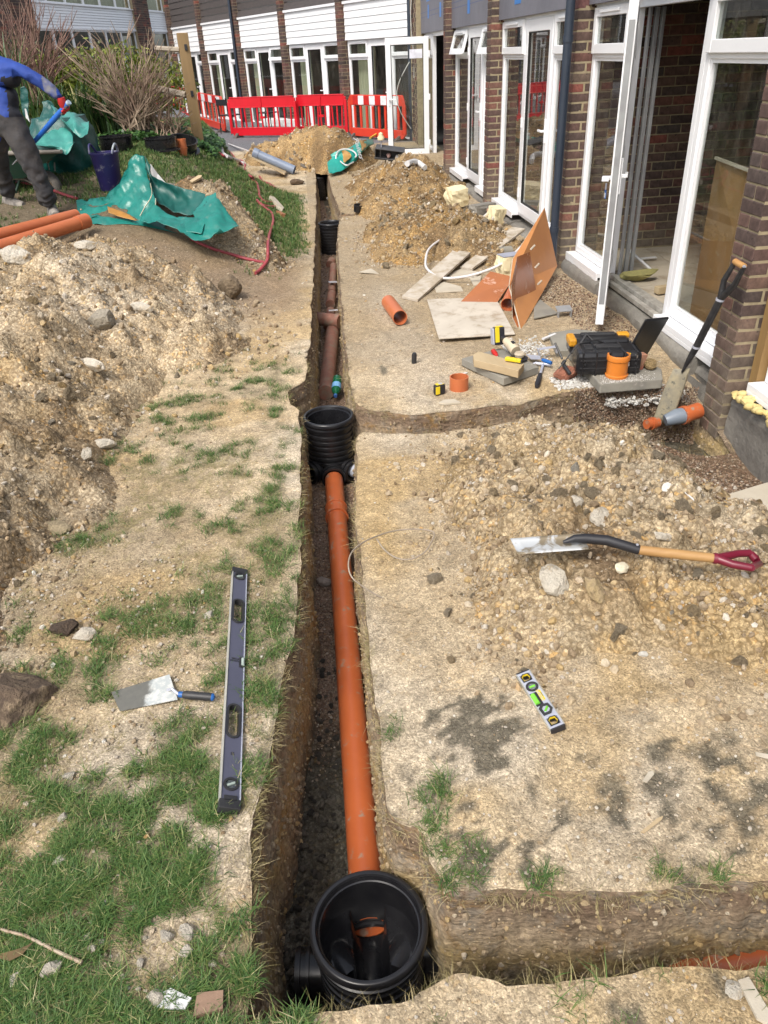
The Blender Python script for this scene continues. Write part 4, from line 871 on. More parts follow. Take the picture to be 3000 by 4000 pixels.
# the two open leaves, on their hinges
LF = Fac((2.47, 6.24), (2.02 - 2.47, 5.13 - 6.24), (3.0, 4.6)); L1 = float(np.hypot(.45, 1.11))
dl = door_leaf(LF, rw, 0, L1, z0=.07, z1=2.08, hs=1, fr=False)
hb = MB(); LF.box(hb, L1 - .10, L1 - .02, -.10, -.055, 1.06, 1.085); LF.box(hb, L1 - .10, L1 - .085, -.06, -.04, 1.06, 1.085); hb.build('handle', M_upvc, dl, bevel=.003)
ls = MB(); LF.box(ls, L1 - .0345, L1 - .032, -.035, .002, .25, 1.95); ls.build('lock_strip', M_grey, dl)
LD = Fac((2.44, 15.70), (-.80, .10), (0, 0)); door_leaf(LD, rw, 0, .85, z0=.09, z1=2.08, hs=1, fr=False)
hn = MB(); LD.box(hn, .15, .38, .016, .019, 1.72, 1.86); hn.build('notice', mat('white_paper', (.75, .76, .85)), rw, world=True)
# membrane and tape above
for a, b in ((4.145, 7.195), (7.42, 10.39), (10.615, 13.52), (13.745, 16.80), (-1.0, 3.92)):
    m = MB(); RW.box(m, a, b, -.05, .06, 2.105, 3.6); mo = m.build('membrane', M_memb, rw, world=True)
    m = MB(); RW.box(m, a, b, -.055, .012, 2.098, 2.1045); m.build('head_flashing', M_upvc, mo)
def tape(u, v0, v1, wd, lean=0):
    a, z0_ = RW.hit(u, v1, .061); a2, z1_ = RW.hit(u, max(v0, -60), .061); m = MB(); RW.box(m, a - wd / 2, a + wd / 2, .060, .063, z0_, z1_); m.build('blue_tape', M_tape, rw, world=True)
for q in ((1673, 18, 72, .12), (1720, 8, 66, .14), (1830, -40, 53, .15), (2022, -60, 15, .26), (1672, -40, 5, .35)): tape(*q)
for z_ in (2.35, 2.42, 2.62):
    m = MB(); RW.box(m, 7.42, 16.8, .0602, .0612, z_, z_ + .006); m.build('printed_line', mat('blue_print', (.10, .13, .28)), rw, world=True)
# plinth
def plinth(a0, a1, d1=.105, ztop=.085, zb=-.45, seed=0, name='plinth'):
    n = max(4, int((a1 - a0) / .05)); prof = [(d1 + .0, zb), (d1 + .01, -.12), (d1 + .005, -.02), (d1 + .012, ztop - .06), (d1, ztop - .025), (d1 - .03, ztop - .004), (d1 - .09, ztop), (-.10, ztop + .002)]
    V = []; F = []; m = len(prof)
    for i in range(n + 1):
        a = a0 + (a1 - a0) * i / n
        for j, (d, z) in enumerate(prof):
            q = float(fbm(np.array([a * 3 + seed]), np.array([d * 8.0]), np.array([z * 6.0]), s=95, o=4)[0]) * .035; q2 = float(fbm(np.array([a * 14.]), np.array([d * 20.]), np.array([z * 20.]), s=96, o=2)[0]) * .010
            V.append(RW.p(a, d + (q + q2) * (j < 7), z + q2 * (j > 1)))
    for i in range(n):
        for j in range(m - 1): F.append((i * m + j, i * m + j + 1, (i + 1) * m + j + 1, (i + 1) * m + j))
    mb = MB(); mb.add(V, F); mb.add([V[j] for j in range(m)] + [RW.p(a0, -.10, zb)], [tuple(range(m + 1))]); mb.add([V[n * m + j] for j in range(m)] + [RW.p(a1, -.10, zb)], [tuple(range(m + 1))[::-1]])
    return mb.build(name, M_conc, rw, 50, world=True)
plinth(4.45, 6.25, seed=1); plinth(6.27, 7.19, .115, .095, seed=4); plinth(7.43, 8.25, .12, .02, seed=7); plinth(8.27, 9.3, .11, .04, seed=9); plinth(9.32, 10.38, .10, .05, seed=11); plinth(10.63, 13.5, .10, .05, seed=13); plinth(13.76, 16.8, .12, .05, seed=15)
plinth(1.4, 3.90, .10, .055, seed=20); plinth(4.15, 4.43, .07, .04, seed=22); plinth(4.16, 4.42, .12, -.10, seed=25)
m = MB(); RW.box(m, 3.83, 3.90, -.06, .03, .05, 2.6); m.build('timber_stud', mat('stained_timber', (.30, .19, .07), (.22, .13, .05), 6, .7, .3, stretch=(1, 1, .2)), rw, world=True)
fo = MB(); rs = random.Random(3)
for i in range(90):
    a = 3.86 - i * .022 + rs.uniform(-.01, .01); fo.M = Matrix.Translation(RW.p(a, .115 + rs.uniform(-.015, .02), .075 + rs.uniform(-.02, .02))) @ Matrix.Scale(rs.uniform(.045, .085), 4); n_ = len(fo.v)
    sm = stone_mesh(500 + i, 2, (1, .8, .6), .5); fo.add([v.co[:] for v in sm.vertices], [tuple(p.vertices) for p in sm.polygons])
fo.M = Matrix.Identity(4); fo.build('expanding_foam', mat('yellow_foam', (.62, .52, .25), (.5, .38, .14), 9, .9, .5), rw, 60, world=True)
# rooms behind: floor tiles, cross walls, back wall, ceiling
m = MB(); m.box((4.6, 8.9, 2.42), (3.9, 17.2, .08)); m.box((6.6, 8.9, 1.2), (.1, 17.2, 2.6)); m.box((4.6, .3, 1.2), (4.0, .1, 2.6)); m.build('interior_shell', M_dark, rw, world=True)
m = MB(); m.box((4.55, 8.9, .06), (3.95, 17.2, .10)); m.build('interior_floor', mat('grout', (.22, .19, .15)), rw, world=True)
M_tile = mat('floor_tile', (.46, .40, .31), (.38, .33, .26), 2.5, .75, .3, 14, .004, dirt=(.28, .22, .15), dirt_amt=.4, dscale=4, rnd=.12)
tm = MB(); tm.box((0, 0, 0), (.592, .592, .016)); tme = tm.mesh('floor_tile', M_tile)
for i in range(4):
    for j in range(6): place(tme, 'floor_tile', rw, (2.90 + i * .60, 4.45 + j * .60, .122 + random.uniform(-.001, .001)), world=True)
def cross_wall(y, single):
    m = MB(); m.box((4.6, y + .11, 1.26), (4.0, .19, 2.30)); cw = m.build('interior_wall', M_mortar, rw, world=True); global nb; jm = MB(); row = 0; z = .175
    while z < 2.36:
        off = .1125 if row % 2 else 0; x = 2.60 + .1075 - off; col_ = 0
        while x < 6.5:
            if single and nb < 298 and x < 3.60 and .15 < z < 2.1 and x > 2.55: place(random.choice(BR_S), 'brick', cw, (x, y + .0615 , z), (0, 0, random.uniform(-.004, .004))); nb += 1
            else: box12(jm, Matrix.Translation((x, y + .0615, z)), .215, .1025, .065)
            x += .225; col_ += 1
        z += .075; row += 1
    jm.build('brickwork', M_brick, cw, kind='stuff')
cross_wall(7.22, True); cross_wall(10.42, False); cross_wall(13.55, False)

# ================= diagonal wing at the back
FW = Fac((1.99, 18.7), (-.434, .901), (0, 0)); fw = thing('brick_building', 'back wing with white and dark boarding over white doors behind the red barriers', 'building', (FW.p(6, 0, 0)))
PS = [1.75, 4.86, 7.94, 10.95, 13.9]
pj = None
for a in PS: pillar(FW, fw, a, a + .225, -.1, 3.5, pitch=.075)
pillar(FW, fw, -1.42, -1.10, -.1, 3.2)
M_curt = mat('curtain_cloth', (.40, .41, .29), (.33, .34, .23), 20, .9, .2, stretch=(1, 1, .1))
def curtain(fac, root, a0, a1, z0=.2, z1=2.06):
    mb = MB(); n = int((a1 - a0) / .012); V = []
    for i in range(n + 1):
        a = a0 + (a1 - a0) * i / n; d = -.20 + .022 * math.sin(a * 52) + .014 * math.sin(a * 83 + 1)
        V += [fac.p(a, d * 1.0, z0), fac.p(a + .01 * math.sin(a * 9), d, z1)]
    mb.add(V, [(2 * i, 2 * i + 2, 2 * i + 3, 2 * i + 1) for i in range(n)]); return mb.build('curtain', M_curt, root, 80, world=True)
bays = [(-1.08, 1.73), (1.99, 4.84), (5.10, 7.92), (8.18, 10.93), (11.19, 13.88)]
for i, (a, b) in enumerate(bays):
    m2 = b - .92; m1 = m2 - .95
    side_window(FW, fw, m2, b, opened=False, sill=(i < 4)); door_leaf(FW, fw, m1, m2, hs=-1 if i != 99 else 1); side_window(FW, fw, a, m1, opened=(i == 2), sill=(i < 4))
    for (c0, c1) in (((m2 + .06, b - .08),) if i != 1 else ((m2 + .06, b - .15), (a + .03, a + .28))): curtain(FW, fw, c0 + (.1 if i else 0), c1 - .06)
    # white boards
    z = 2.115; k_ = 0
    for k_ in range(5):
        h = .134; m = MB(); p0, p1 = FW.p(a, .0, z), FW.p(b, .0, z)
        m.hexa([FW.p(a, .02, z), FW.p(b, .02, z), FW.p(b, .066, z), FW.p(a, .066, z), FW.p(a, .02, z + h - .006), FW.p(b, .02, z + h - .006), FW.p(b, .052, z + h - .006), FW.p(a, .052, z + h - .006)])
        m.build('weatherboard', M_wboard, fw, world=True); z += h
    m = MB(); FW.box(m, a - .0, b + .0, .0, .10, z, z + .05); FW.box(m, a, b, .0, .075, 2.098, 2.114); m.build('drip_trim', M_upvc, fw, world=True)
    z += .052
    for k_ in range(5):
        m = MB(); h = .17; m.hexa([FW.p(a, .0, z), FW.p(b, .0, z), FW.p(b, .09 if k_ == 0 else .055, z), FW.p(a, .09 if k_ == 0 else .055, z), FW.p(a, .0, z + h - .008), FW.p(b, .0, z + h - .008), FW.p(b, .038, z + h - .008), FW.p(a, .038, z + h - .008)])
        m.build('weatherboard', M_bboard, fw, world=True, label='dark brown weatherboard'); z += h
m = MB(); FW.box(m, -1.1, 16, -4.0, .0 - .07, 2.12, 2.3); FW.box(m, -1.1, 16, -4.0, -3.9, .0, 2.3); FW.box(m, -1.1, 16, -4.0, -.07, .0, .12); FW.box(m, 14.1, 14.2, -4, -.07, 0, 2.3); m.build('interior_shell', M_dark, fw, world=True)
M_dp = mat('blue_black_pipe', (.022, .032, .05), (.03, .04, .06), 6, .35, .05)
def downpipe(x, y, r, z0, z1, label, brackets=(1.0, 2.4), lean=0):
    t = thing('downpipe', label, 'downpipe', (x, y, z0)); MB().tube([(0, 0, 0), (lean, 0, z1 - z0)], r, 20).build('pipe_body', M_dp, t, 40)
    for b in brackets: MB().tube([(lean * (b / (z1 - z0)), 0, b), (lean * (b / (z1 - z0)), 0, b + .05)], r * 1.15, 20).build('bracket', M_dp, t, 40)
dq = FYp(2196, 470, 7.12); downpipe(dq.x - .0, 7.12, .038, -.1, 3.3, 'dark blue downpipe on the near right wing beside the brick pillar', (.45, 1.95))
a_, z_ = FW.hit(917, 195, .2); q = FW.p(a_, .2, 0); downpipe(q[0], q[1], .04, 0, 3.5, 'dark blue downpipe on the back wing behind the red barriers', (1.2, 2.9))
a_, z_ = FW.hit(1612, 120, .05); q = FW.p(a_, .12, 0); downpipe(q[0], q[1], .05, 0, 3.4, 'black downpipe in the corner behind the open glass door', (1.2, 2.9))
# loose cables hanging in the corner
cb = thing('hanging_cables', 'loose black and white cables hanging in the corner behind the open glass door', 'cable', (q[0], q[1] - .1, 2.4))
M_cab = mat('cable_black', (.015, .015, .015), rough=.5); M_cabw = mat('cable_pale', (.5, .5, .48), rough=.5)
rs = random.Random(8)
for i in range(7):
    x0 = .03 + i * .035; pts = [(x0 + .03 * math.sin(k * 1.1 + i), -.08 - .03 * math.sin(k * .8 + i * 2), 1.2 - k * .28) for k in range(9 + i % 3)]
    MB().tube(pts, .009 if i % 2 else .012, 6).build('cable', M_cab if i % 3 else M_cabw, cb, 60)
pts = [(-.05 - .28 * math.sin(PI * k / 12) * (1 if k < 12 else 1), -.15, -.75 - .10 * k * 1.0) for k in range(13)]; MB().tube(pts, .010, 6).build('cable', M_cabw, cb, 60)
pts = [(-.30 + .30 * k / 10, -.16, -.80 - .12 * k + .10 * math.sin(k)) for k in range(11)]; MB().tube(pts, .010, 6).build('cable', M_cab, cb, 60)

# ================= third wing, top left
A3 = G(139, 104, 2.95); B3 = G(523, 117, 2.95); TW = Fac(A3, (B3.x - A3.x, B3.y - A3.y), (0, 0)); tw = thing('brick_building', 'distant wing at top left with white boarding between brick piers, behind the shrubs', 'building', TW.p(3, 0, 0))
def s3(u, v=60): return TW.hit(u, v)[0]
seg = [(s3(112), s3(515)), (s3(565), s3(640))]
for a, b in ((s3(-80), s3(28)), (s3(30), s3(112)), (s3(515), s3(565)), (s3(640), s3(700))):
    m = MB(); TW.box(m, a + .01, b - .01, -.2, .19, -.2, 6); pl = m.build('brick_pillar', M_mortar, tw, world=True); jm = MB(); z = 1.6; row = 0; A = TW.ang()
    while z < 4.6:
        x = a + .1075 - (.1125 if row % 2 else 0)
        while x < b + .05:
            xx0, xx1 = max(a, x - .1075), min(b, x + .1075)
            if xx1 - xx0 > .03: box12(jm, Matrix.Translation(TW.p((xx0 + xx1) / 2, .15, z)) @ Matrix.Rotation(A, 4, 'Z'), xx1 - xx0, .1025, .065)
            x += .225
        z += .075; row += 1
    jm.build('brickwork', M_brick, pl, kind='stuff')
for (a, b) in seg:
    z = 2.95
    for k_ in range(8):
        h = .078; m = MB(); m.hexa([TW.p(a, 0, z), TW.p(b, 0, z), TW.p(b, .05, z), TW.p(a, .05, z), TW.p(a, 0, z + h - .006), TW.p(b, 0, z + h - .006), TW.p(b, .03, z + h - .006), TW.p(a, .03, z + h - .006)]); m.build('weatherboard', M_wboard, tw, world=True); z += h
    for (z0_, z1_) in ((1.2, 2.9), (3.60, 4.8)):
        n = max(1, int(round((b - a) / 1.25))); 
        for i in range(n):
            x0, x1 = a + (b - a) * i / n, a + (b - a) * (i + 1) / n; f = MB(); bars(TW, f, x0, x1, z0_, z1_, .05, -.05, 0); wn = f.build('window', M_upvc, tw, world=True); pane(TW, wn, x0 + .04, x1 - .04, z0_ + .04, z1_ - .04)
        curtain(TW, tw, a + .1, b - .1, z0_ + .05, z1_ - .05) if z0_ > 3 else None
    m = MB(); TW.box(m, a, b, .0, .10, 3.575, 3.6); TW.box(m, a, b, 0, .07, 2.90, 2.948); m.build('drip_trim', M_upvc, tw, world=True)
    m = MB(); TW.box(m, a, b, -.1, .0, -.2, 1.19); m.build('lower_wall', M_brick, tw, world=True)
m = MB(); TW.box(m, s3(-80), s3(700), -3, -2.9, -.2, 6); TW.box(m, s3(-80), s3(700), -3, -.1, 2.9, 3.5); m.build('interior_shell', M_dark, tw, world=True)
# ================================================================ TOOLS AND MATERIALS LYING ABOUT
M_alu = mat('brushed_aluminium', (.52, .54, .62), (.45, .47, .55), 6, .38, .08, metal=.35, dirt=(.55, .50, .43), dirt_amt=.22, dscale=14, dsharp=.04)
M_lvl = mat('charcoal_paint', (.085, .088, .13), (.075, .078, .115), 4, .35, .04, dirt=(.50, .47, .43), dirt_amt=.18, dscale=16, dsharp=.025)
M_lvle = mat('dusty_edge', (.42, .41, .36), (.30, .30, .28), 12, .7, .2)
M_rub = mat('black_rubber', (.018, .018, .02), (.03, .03, .032), 10, .5, .1, dirt=(.30, .28, .24), dirt_amt=.24, dscale=30, dsharp=.03)
M_vial = NT('vial_glass').done((.35, .42, .38), .1, spec=.8)
M_vgreen = mat('vial_green', (.20, .62, .06), (.16, .5, .05), rough=.15, bump=0)
M_yel = mat('yellow_plastic', (.75, .58, .02), (.7, .5, .02), rough=.4, bump=0)
M_wood = mat('pale_timber', (.46, .36, .22), (.34, .25, .14), 5, .75, .35, 30, .003, stretch=(1, .12, 1), dirt=(.5, .45, .38), dirt_amt=.25, dscale=8)
M_ply = mat('dusty_plank', (.42, .35, .26), (.30, .25, .18), 5, .85, .4, 30, .004, stretch=(1, .15, 1), dirt=(.50, .45, .38), dirt_amt=.5, dscale=7)
M_osheet = mat('orange_sheet', (.50, .22, .075), (.43, .18, .06), 3, .45, .1, dirt=(.58, .42, .30), dirt_amt=.22, dscale=10, dsharp=.06)
M_osheet2 = mat('wet_orange_sheet', (.42, .155, .06), (.36, .13, .05), 3, .22, .15, 9, .008, dirt=(.60, .42, .34), dirt_amt=.36, dscale=8, dsharp=.05, stretch=(1, 1, .4))
M_wsheet = mat('dusty_white_board', (.55, .50, .42), (.46, .41, .34), 3, .8, .25, dirt=(.30, .235, .16), dirt_amt=.40, dscale=7, dsharp=.10)
M_slab = mat('grey_slab', (.27, .255, .215), (.20, .19, .165), 5, .9, .5, 24, .006, dirt=(.46, .43, .38), dirt_amt=.28, dscale=9)
M_pale = mat('pale_slab', (.50, .45, .36), (.42, .37, .29), 4, .9, .5, 20, .008, dirt=(.36, .29, .2), dirt_amt=.3, dscale=10)
M_white = mat('white_plastic_2', (.72, .72, .72), rough=.4, bump=0)
M_blue = mat('tool_blue', (.02, .13, .42), rough=.4, bump=0)
M_blk2 = mat('dark_grip', (.02, .02, .025), rough=.5, bump=.05)
M_foamb = mat('cream_foam', (.72, .64, .42), (.66, .56, .34), 6, .9, .3, 30, .006)
M_red = mat('red_plastic', (.55, .02, .015), rough=.35, bump=0)
M_fl = mat('pale_flint', (.60, .55, .46), (.47, .42, .34), 3, .85, .7, 8, .05, dirt=(.42, .28, .12), dirt_amt=.35, dscale=4)

def frame_line(a, b, up=None):
    """rotation with local Y from a to b and local Z close to the ground normal"""
    y = (b - a).normalized(); z = up or nrm((a.x + b.x) / 2, (a.y + b.y) / 2); x = y.cross(z).normalized(); z = x.cross(y)
    return Matrix((x, y, z)).transposed()
def at_line(name, label, cat, a, b, lift=0, roll=0, **k):
    R = frame_line(a, b); c = (a + b) / 2 + R.col[2] * lift
    t = thing(name, label, cat, c, (R @ Matrix.Rotation(roll, 3, 'Y')).to_euler(), **k); return t, (b - a).length
def ring(mb, c, ro, ri, z0, z1, n=24, mi=0, sx=1, sy=1):
    vs = []
    for (r, z) in ((ro, z0), (ro, z1), (ri, z1), (ri, z0)):
        for k in range(n): q = 2 * PI * k / n; vs.append((c[0] + r * math.cos(q) * sx, c[1] + r * math.sin(q) * sy, z))
    mb.add(vs, [(L * n + k, L * n + (k + 1) % n, ((L + 1) % 4) * n + (k + 1) % n, ((L + 1) % 4) * n + k) for L in range(4) for k in range(n)], mi)
def stadium(c, w, l, n=10):
    pts = []; r = w / 2
    for s_, q0 in ((1, 0), (-1, PI)):
        for k in range(n + 1): q = q0 + PI * k / n; pts.append((c[0] + r * math.cos(q), c[1] + s_ * (l / 2 - r) + r * math.sin(q)))
    return pts
def frame_ring(mb, outer, inner, z0, z1, mi=0):
    n = len(outer); vs = [(p[0], p[1], z0) for p in outer] + [(p[0], p[1], z1) for p in outer] + [(p[0], p[1], z1) for p in inner] + [(p[0], p[1], z0) for p in inner]
    mb.add(vs, [(L * n + k, L * n + (k + 1) % n, ((L + 1) % 4) * n + (k + 1) % n, ((L + 1) % 4) * n + k) for L in range(4) for k in range(n)], mi)

# ---- long level
a = hit(893, 3160, .03); b = hit(934, 2222, .03); lv, L = at_line('spirit_level', 'long charcoal spirit level with black handle holes lying on the grass left of the trench', 'spirit level', a, b, lift=-.008, roll=math.radians(24))
y0g, y1g = a.y, b.y
def fy_(v): return (G(910, v, .03).y - y0g) / (y1g - y0g) * L - L / 2
W2, TH = .031, .012; holes = [(fy_(2429), fy_(2345)), (fy_(2875), fy_(2754))]; holes = sorted([tuple(sorted(h)) for h in holes])
mb = MB(); yc = -L / 2 + .03
segs = []
for h in holes: segs.append((yc, h[0])); yc = h[1]
segs.append((yc, L / 2 - .03))
for s0, s1 in segs: mb.box((0, (s0 + s1) / 2, 0), (W2 * 2 - .008, s1 - s0, TH * 2 - .008))
for h in holes:
    for sx in (-1, 1): mb.box((sx * (W2 - .0075), (h[0] + h[1]) / 2, 0), (.012, h[1] - h[0], TH * 2 - .008))
    # rounded hole ends
    for e, sg in ((h[0], 1), (h[1], -1)):
        pts = [(-(W2 - .0135), 0)] + [(-(W2 - .0135) * math.cos(q), sg * (.018 * (1 - math.sin(q)))) for q in [PI * k / 12 for k in range(1, 12)]] + [((W2 - .0135), 0)]
        mb.prism([(p[0], e + p[1] - sg * .0005) for p in pts][::sg] if False else [(p[0], e + p[1]) for p in (pts if sg > 0 else pts[::-1])], -TH + .004, TH - .004)
mb.build('body', M_lvl, lv)
mb = MB(); mb.box((-W2 + .002, 0, 0), (.004, L - .06, TH * 2)); mb.build('measuring_edge', M_lvle, lv, bevel=.001)
mb = MB(); mb.box((W2 - .002, 0, 0), (.004, L - .06, TH * 2)); mb.build('measuring_edge', M_alu, lv, bevel=.001)
for e in (-1, 1):
    m = MB(); m.box((0, e * (L / 2 - .015), 0), (W2 * 2 + .002, .032, TH * 2 + .002)); m.box((0, e * (L / 2 - .034), TH - .001), (.040, .02, .004)); m.build('end_cap', M_rub, lv, bevel=.003)
for h in holes:
    m = MB(); c = (0, (h[0] + h[1]) / 2); frame_ring(m, stadium(c, .046, h[1] - h[0] + .012), stadium(c, .033, h[1] - h[0] - .002), -TH - .001, TH + .0015); m.build('grip_ring', M_rub, lv, 40)
for v in (2252, 3060):
    y = fy_(v); m = MB(); ring(m, (0, y), .023, .016, -.002, TH + .001); vr = m.build('vial_ring', M_rub, lv, 40); m = MB(); m.lathe([(0, TH - .004), (.016, TH - .004)], 20, (0, y, 0)); m.build('vial', M_vial, vr); m = MB(); m.tube([(-.011, y - .006, TH - .001), (.011, y + .006, TH - .001)], .004, 10); m.build('vial_tube', M_vial, vr, 40)
y = fy_(2583); m = MB(); m.box((W2 - .009, y, .003), (.022, .05, TH * 2 - .004)); vh = m.build('centre_vial_holder', M_rub, lv, bevel=.002); m = MB(); m.tube([(W2 - .007, y - .018, TH), (W2 - .007, y + .018, TH)], .006, 12); m.build('vial_tube', M_vial, vh, 40)
text_part('FORGE\nSTEEL', .011, M_rub, lv, (-.004, fy_(2575), TH - .0032), (0, 0, PI), bold=True)
text_part('||||', .012, M_rub, lv, (0, fy_(2940), TH - .0032), (0, 0, PI / 2))

# ---- torpedo level
a = hit(2181, 2845, .02); b = hit(2043, 2628, .02); tl, L = at_line('spirit_level', 'short silver spirit level with yellow lined ends lying on the sand', 'spirit level', a, b, lift=-.005, roll=math.radians(-12))
W2, TH = .023, .011
body = MB(); hy = L / 2 - .030
for s0, s1 in ((-hy + .016, -.022), (.022, hy - .016)): body.box((0, (s0 + s1) / 2, 0), (W2 * 2, s1 - s0, TH * 2))
body.box((W2 * .45, 0, 0), (W2 * 1.1, .044, TH * 2))
for e in (-1, 1):
    for sx in (-1, 1): body.box((sx * (W2 - .003), e * hy, 0), (.006, .032, TH * 2))
    body.box((0, e * (L / 2 - .008), 0), (W2 * 2, .010, TH * 2))
body.build('body', M_alu, tl, bevel=.0015)
m = MB(); m.box((W2 + .001, 0, 0), (.003, L - .004, TH * 2 + .002)); m.box((-W2 - .001, 0, 0), (.003, L - .004, TH * 2 + .002)); m.build('edge_strip', M_lvle, tl)
for e in (-1, 1):
    m = MB(); m.box((0, e * (L / 2 - .001), 0), (W2 * 2 + .004, .006, TH * 2 + .003)); m.build('end_cap', M_blk2, tl, bevel=.002)
    hx = [(-.013, -.015), (.005, -.015), (.014, -.004), (.010, .013), (-.006, .015), (-.015, .006)]; o_ = [(x * 1.2, y * 1.18 + e * hy) for x, y in hx]; i_ = [(x * .95, y * .95 + e * hy) for x, y in hx]; i2 = [(x * .86, y * .86 + e * hy) for x, y in hx]
    m = MB(); frame_ring(m, o_, i_, -TH, TH + .002); hr = m.build('hole_surround', M_blk2, tl); m = MB(); frame_ring(m, i_, i2, TH - .006, TH + .001); m.build('yellow_liner', M_yel, hr)
m = MB(); ring(m, (0, L * .21), .021, .0135, -.002, TH + .003); r_ = m.build('vial_ring', M_rub, tl, 40); m = MB(); m.lathe([(0, TH), (.0135, TH)], 20, (0, L * .21, 0)); m.tube([(-.010, L * .21, TH + .002), (.010, L * .21, TH + .002)], .0035, 10, mi=1); m.build('vial', [M_vial, M_vgreen], r_)
m = MB(); frame_ring(m, [(x * 1.45, y * 1.5 - L * .19) for x, y in hx], [(x * .85, y * .9 - L * .19) for x, y in hx], -.002, TH + .003); r_ = m.build('vial_ring', M_rub, tl); m = MB(); m.box((0, -L * .19, TH - .001), (.026, .028, .001)); m.tube([(-.007, -L * .19 - .007, TH + .001), (.007, -L * .19 + .007, TH + .001)], .0038, 10, mi=1); m.build('vial', [M_vial, M_vgreen], r_)
m = MB(); m.box((-W2 * .42, 0, -.001), (.026, .060, TH * 2 + .004)); r_ = m.build('centre_vial_holder', M_blk2, tl, bevel=.002); m = MB(); m.tube([(-W2 * .62, -.021, TH + .001), (-W2 * .62, .021, TH + .001)], .0085, 14); m.build('vial_tube', M_vgreen, r_, 40)
m = MB(); m.box((W2 * .62, .010, TH + .0006), (.0045, .046, .0006)); m.build('yellow_label', M_yel, tl)
text_part('STANLEY', .0125, M_yel, tl, (W2 * .28, .010, TH + .0008), (0, 0, -PI / 2), bold=True); text_part('MAGNETIC', .004, M_blk2, tl, (W2 * .62, .010, TH + .0012), (0, 0, -PI / 2))

# ---- bucket trowel
tw_ = thing('trowel', 'flat bladed trowel with blue and black handle lying on the grass', 'trowel', hit(570, 2712, .01)); o_ = tw_.location
P4 = [hit(435, 2703, .012), hit(468, 2778, .008), hit(694, 2732, .02), hit(662, 2634, .02)]
t = NT('trowel_steel'); sp = t.n('ShaderNodeSeparateXYZ'); t.l(t.tc.outputs['Object'], sp.inputs[0]); w_ = t.math('ADD', sp.outputs[0], t.math('MULTIPLY', t.math('SUBTRACT', t.noise(16, 5, .7), .5), .09))
c = t.mix(t.ramp(w_, [(.0, 0), (.02, 1)]), t.mix(t.noise(40, 5), (.10, .10, .09), (.17, .165, .14)), t.mix(t.ramp(t.noise(40, 5, .7), [(.45, 0), (.6, 1)]), (.42, .45, .44), (.60, .60, .56))); M_tro = t.done(c, .45, t.bump(t.noise(50, 5), .3, .002), metal=.1)
m = MB(); q = [p - o_ for p in P4]; m.hexa([p - Vector((0, 0, .0018)) for p in q] + q); m.build('blade', M_tro, tw_)
h0 = hit(698, 2712, .035) - o_; h1 = hit(838, 2724, .028) - o_; n0 = hit(655, 2695, .02) - o_
MB().tube([n0, n0 + (h0 - n0) * .5 + Vector((0, 0, .015)), h0], .005, 8).build('tang', M_alu, tw_, 40)
d_ = (h1 - h0); m = MB().tube([h0, h0 + d_ * .12], [.010, .011], 14); m.build('blue_collar', M_blue, tw_, 40)
MB().tube([h0 + d_ * k for k in (.12, .2, .4, .6, .8, .93)], [.011, .0135, .0145, .0135, .0145, .013], 14).build('handle', M_rub, tw_, 50)
MB().tube([h0 + d_ * k for k in (.93, .97, 1.0)], [.0132, .012, .007], 14).build('blue_end', M_blue, tw_, 40)

# ---- shovel on the heap
A_ = hit(2140, 2125, .02); B_ = hit(2955, 2205, .02)
_up = 0
for _q in np.linspace(0, 1, 40):
    _p = A_.lerp(B_, float(_q)); _up = max(_up, tz(_p.x, _p.y) + .015 - _p.z)
A_ = G(2140, 2125, A_.z + _up * .9); B_ = G(2955, 2205, B_.z + _up * .6); sh = thing('shovel', 'steel bladed shovel with wooden shaft and maroon D handle lying on the stony heap', 'shovel', A_); o_ = A_.copy()
def l3(u, v, zf): # point above the pixel, height interpolated along the shaft
    r = ray(u, v); z = A_.z + (B_.z - A_.z) * zf + .03 * (zf < 1); return G(u, v, z) - o_
def plate(mb, pts, th, mi=0): mb.hexa([Vector(p) - Vector((0, 0, th)) for p in pts] + [Vector(p) for p in pts], mi)
t = NT('shovel_steel'); c = t.mix(t.ramp(t.noise(9, 5, .6, dist=.6), [(.44, 0), (.52, 1)]), (.22, .18, .12), t.mix(t.noise(5, 3), (.42, .46, .52), (.62, .62, .58))); M_shs = t.done(c, .38, t.bump(t.noise(60, 4), .2, .002), metal=.25)
zr = lambda u, v, dz: (lambda p: p + Vector((0, 0, 0)))(hit(u, v, dz)) - o_
N_ = 8; V = []
for i in range(N_ + 1):
    for j in range(7):
        s_, t_ = i / N_, j / 6; u = (1993 + (2269 - 1993) * s_) * (1 - t_) + (2024 + (2302 - 2024) * s_) * t_; v = (2105 + (2082 - 2105) * s_) * (1 - t_) + (2166 + (2146 - 2166) * s_) * t_
        zz_ = A_.z + .005 + .02 * s_ - .02 * math.sin(PI * t_) * (.4 + .6 * s_); V.append(G(u, v, zz_) - o_)
m = MB(); m.add(V, [(i * 7 + j, i * 7 + j + 1, (i + 1) * 7 + j + 1, (i + 1) * 7 + j) for i in range(N_) for j in range(6)]); bl = m.build('blade', M_shs, sh, 60); sm = bl.modifiers.new('s', 'SOLIDIFY'); sm.thickness = .002
S0, S1, S2 = l3(2285, 2112, .12), l3(2495, 2148, .42), l3(2785, 2180, .78); S00 = l3(2200, 2118, .05)
m = MB().tube([S00, S00 + (S0 - S00) * .5 + Vector((0, 0, .012)), S0 + Vector((0, 0, .01)), S0 + (S1 - S0) * .4 + Vector((0, 0, .018)), S1], [.006, .015, .019, .020, .0185], 16); m.build('socket', M_blk2, sh, 40)
MB().tube([S1 - (S1 - S0) * .04 + Vector((0, 0, .004)), S1 - (S1 - S0) * .04 + Vector((0, 0, .0235))], .005, 10).build('rivet', M_alu, sh, 30)
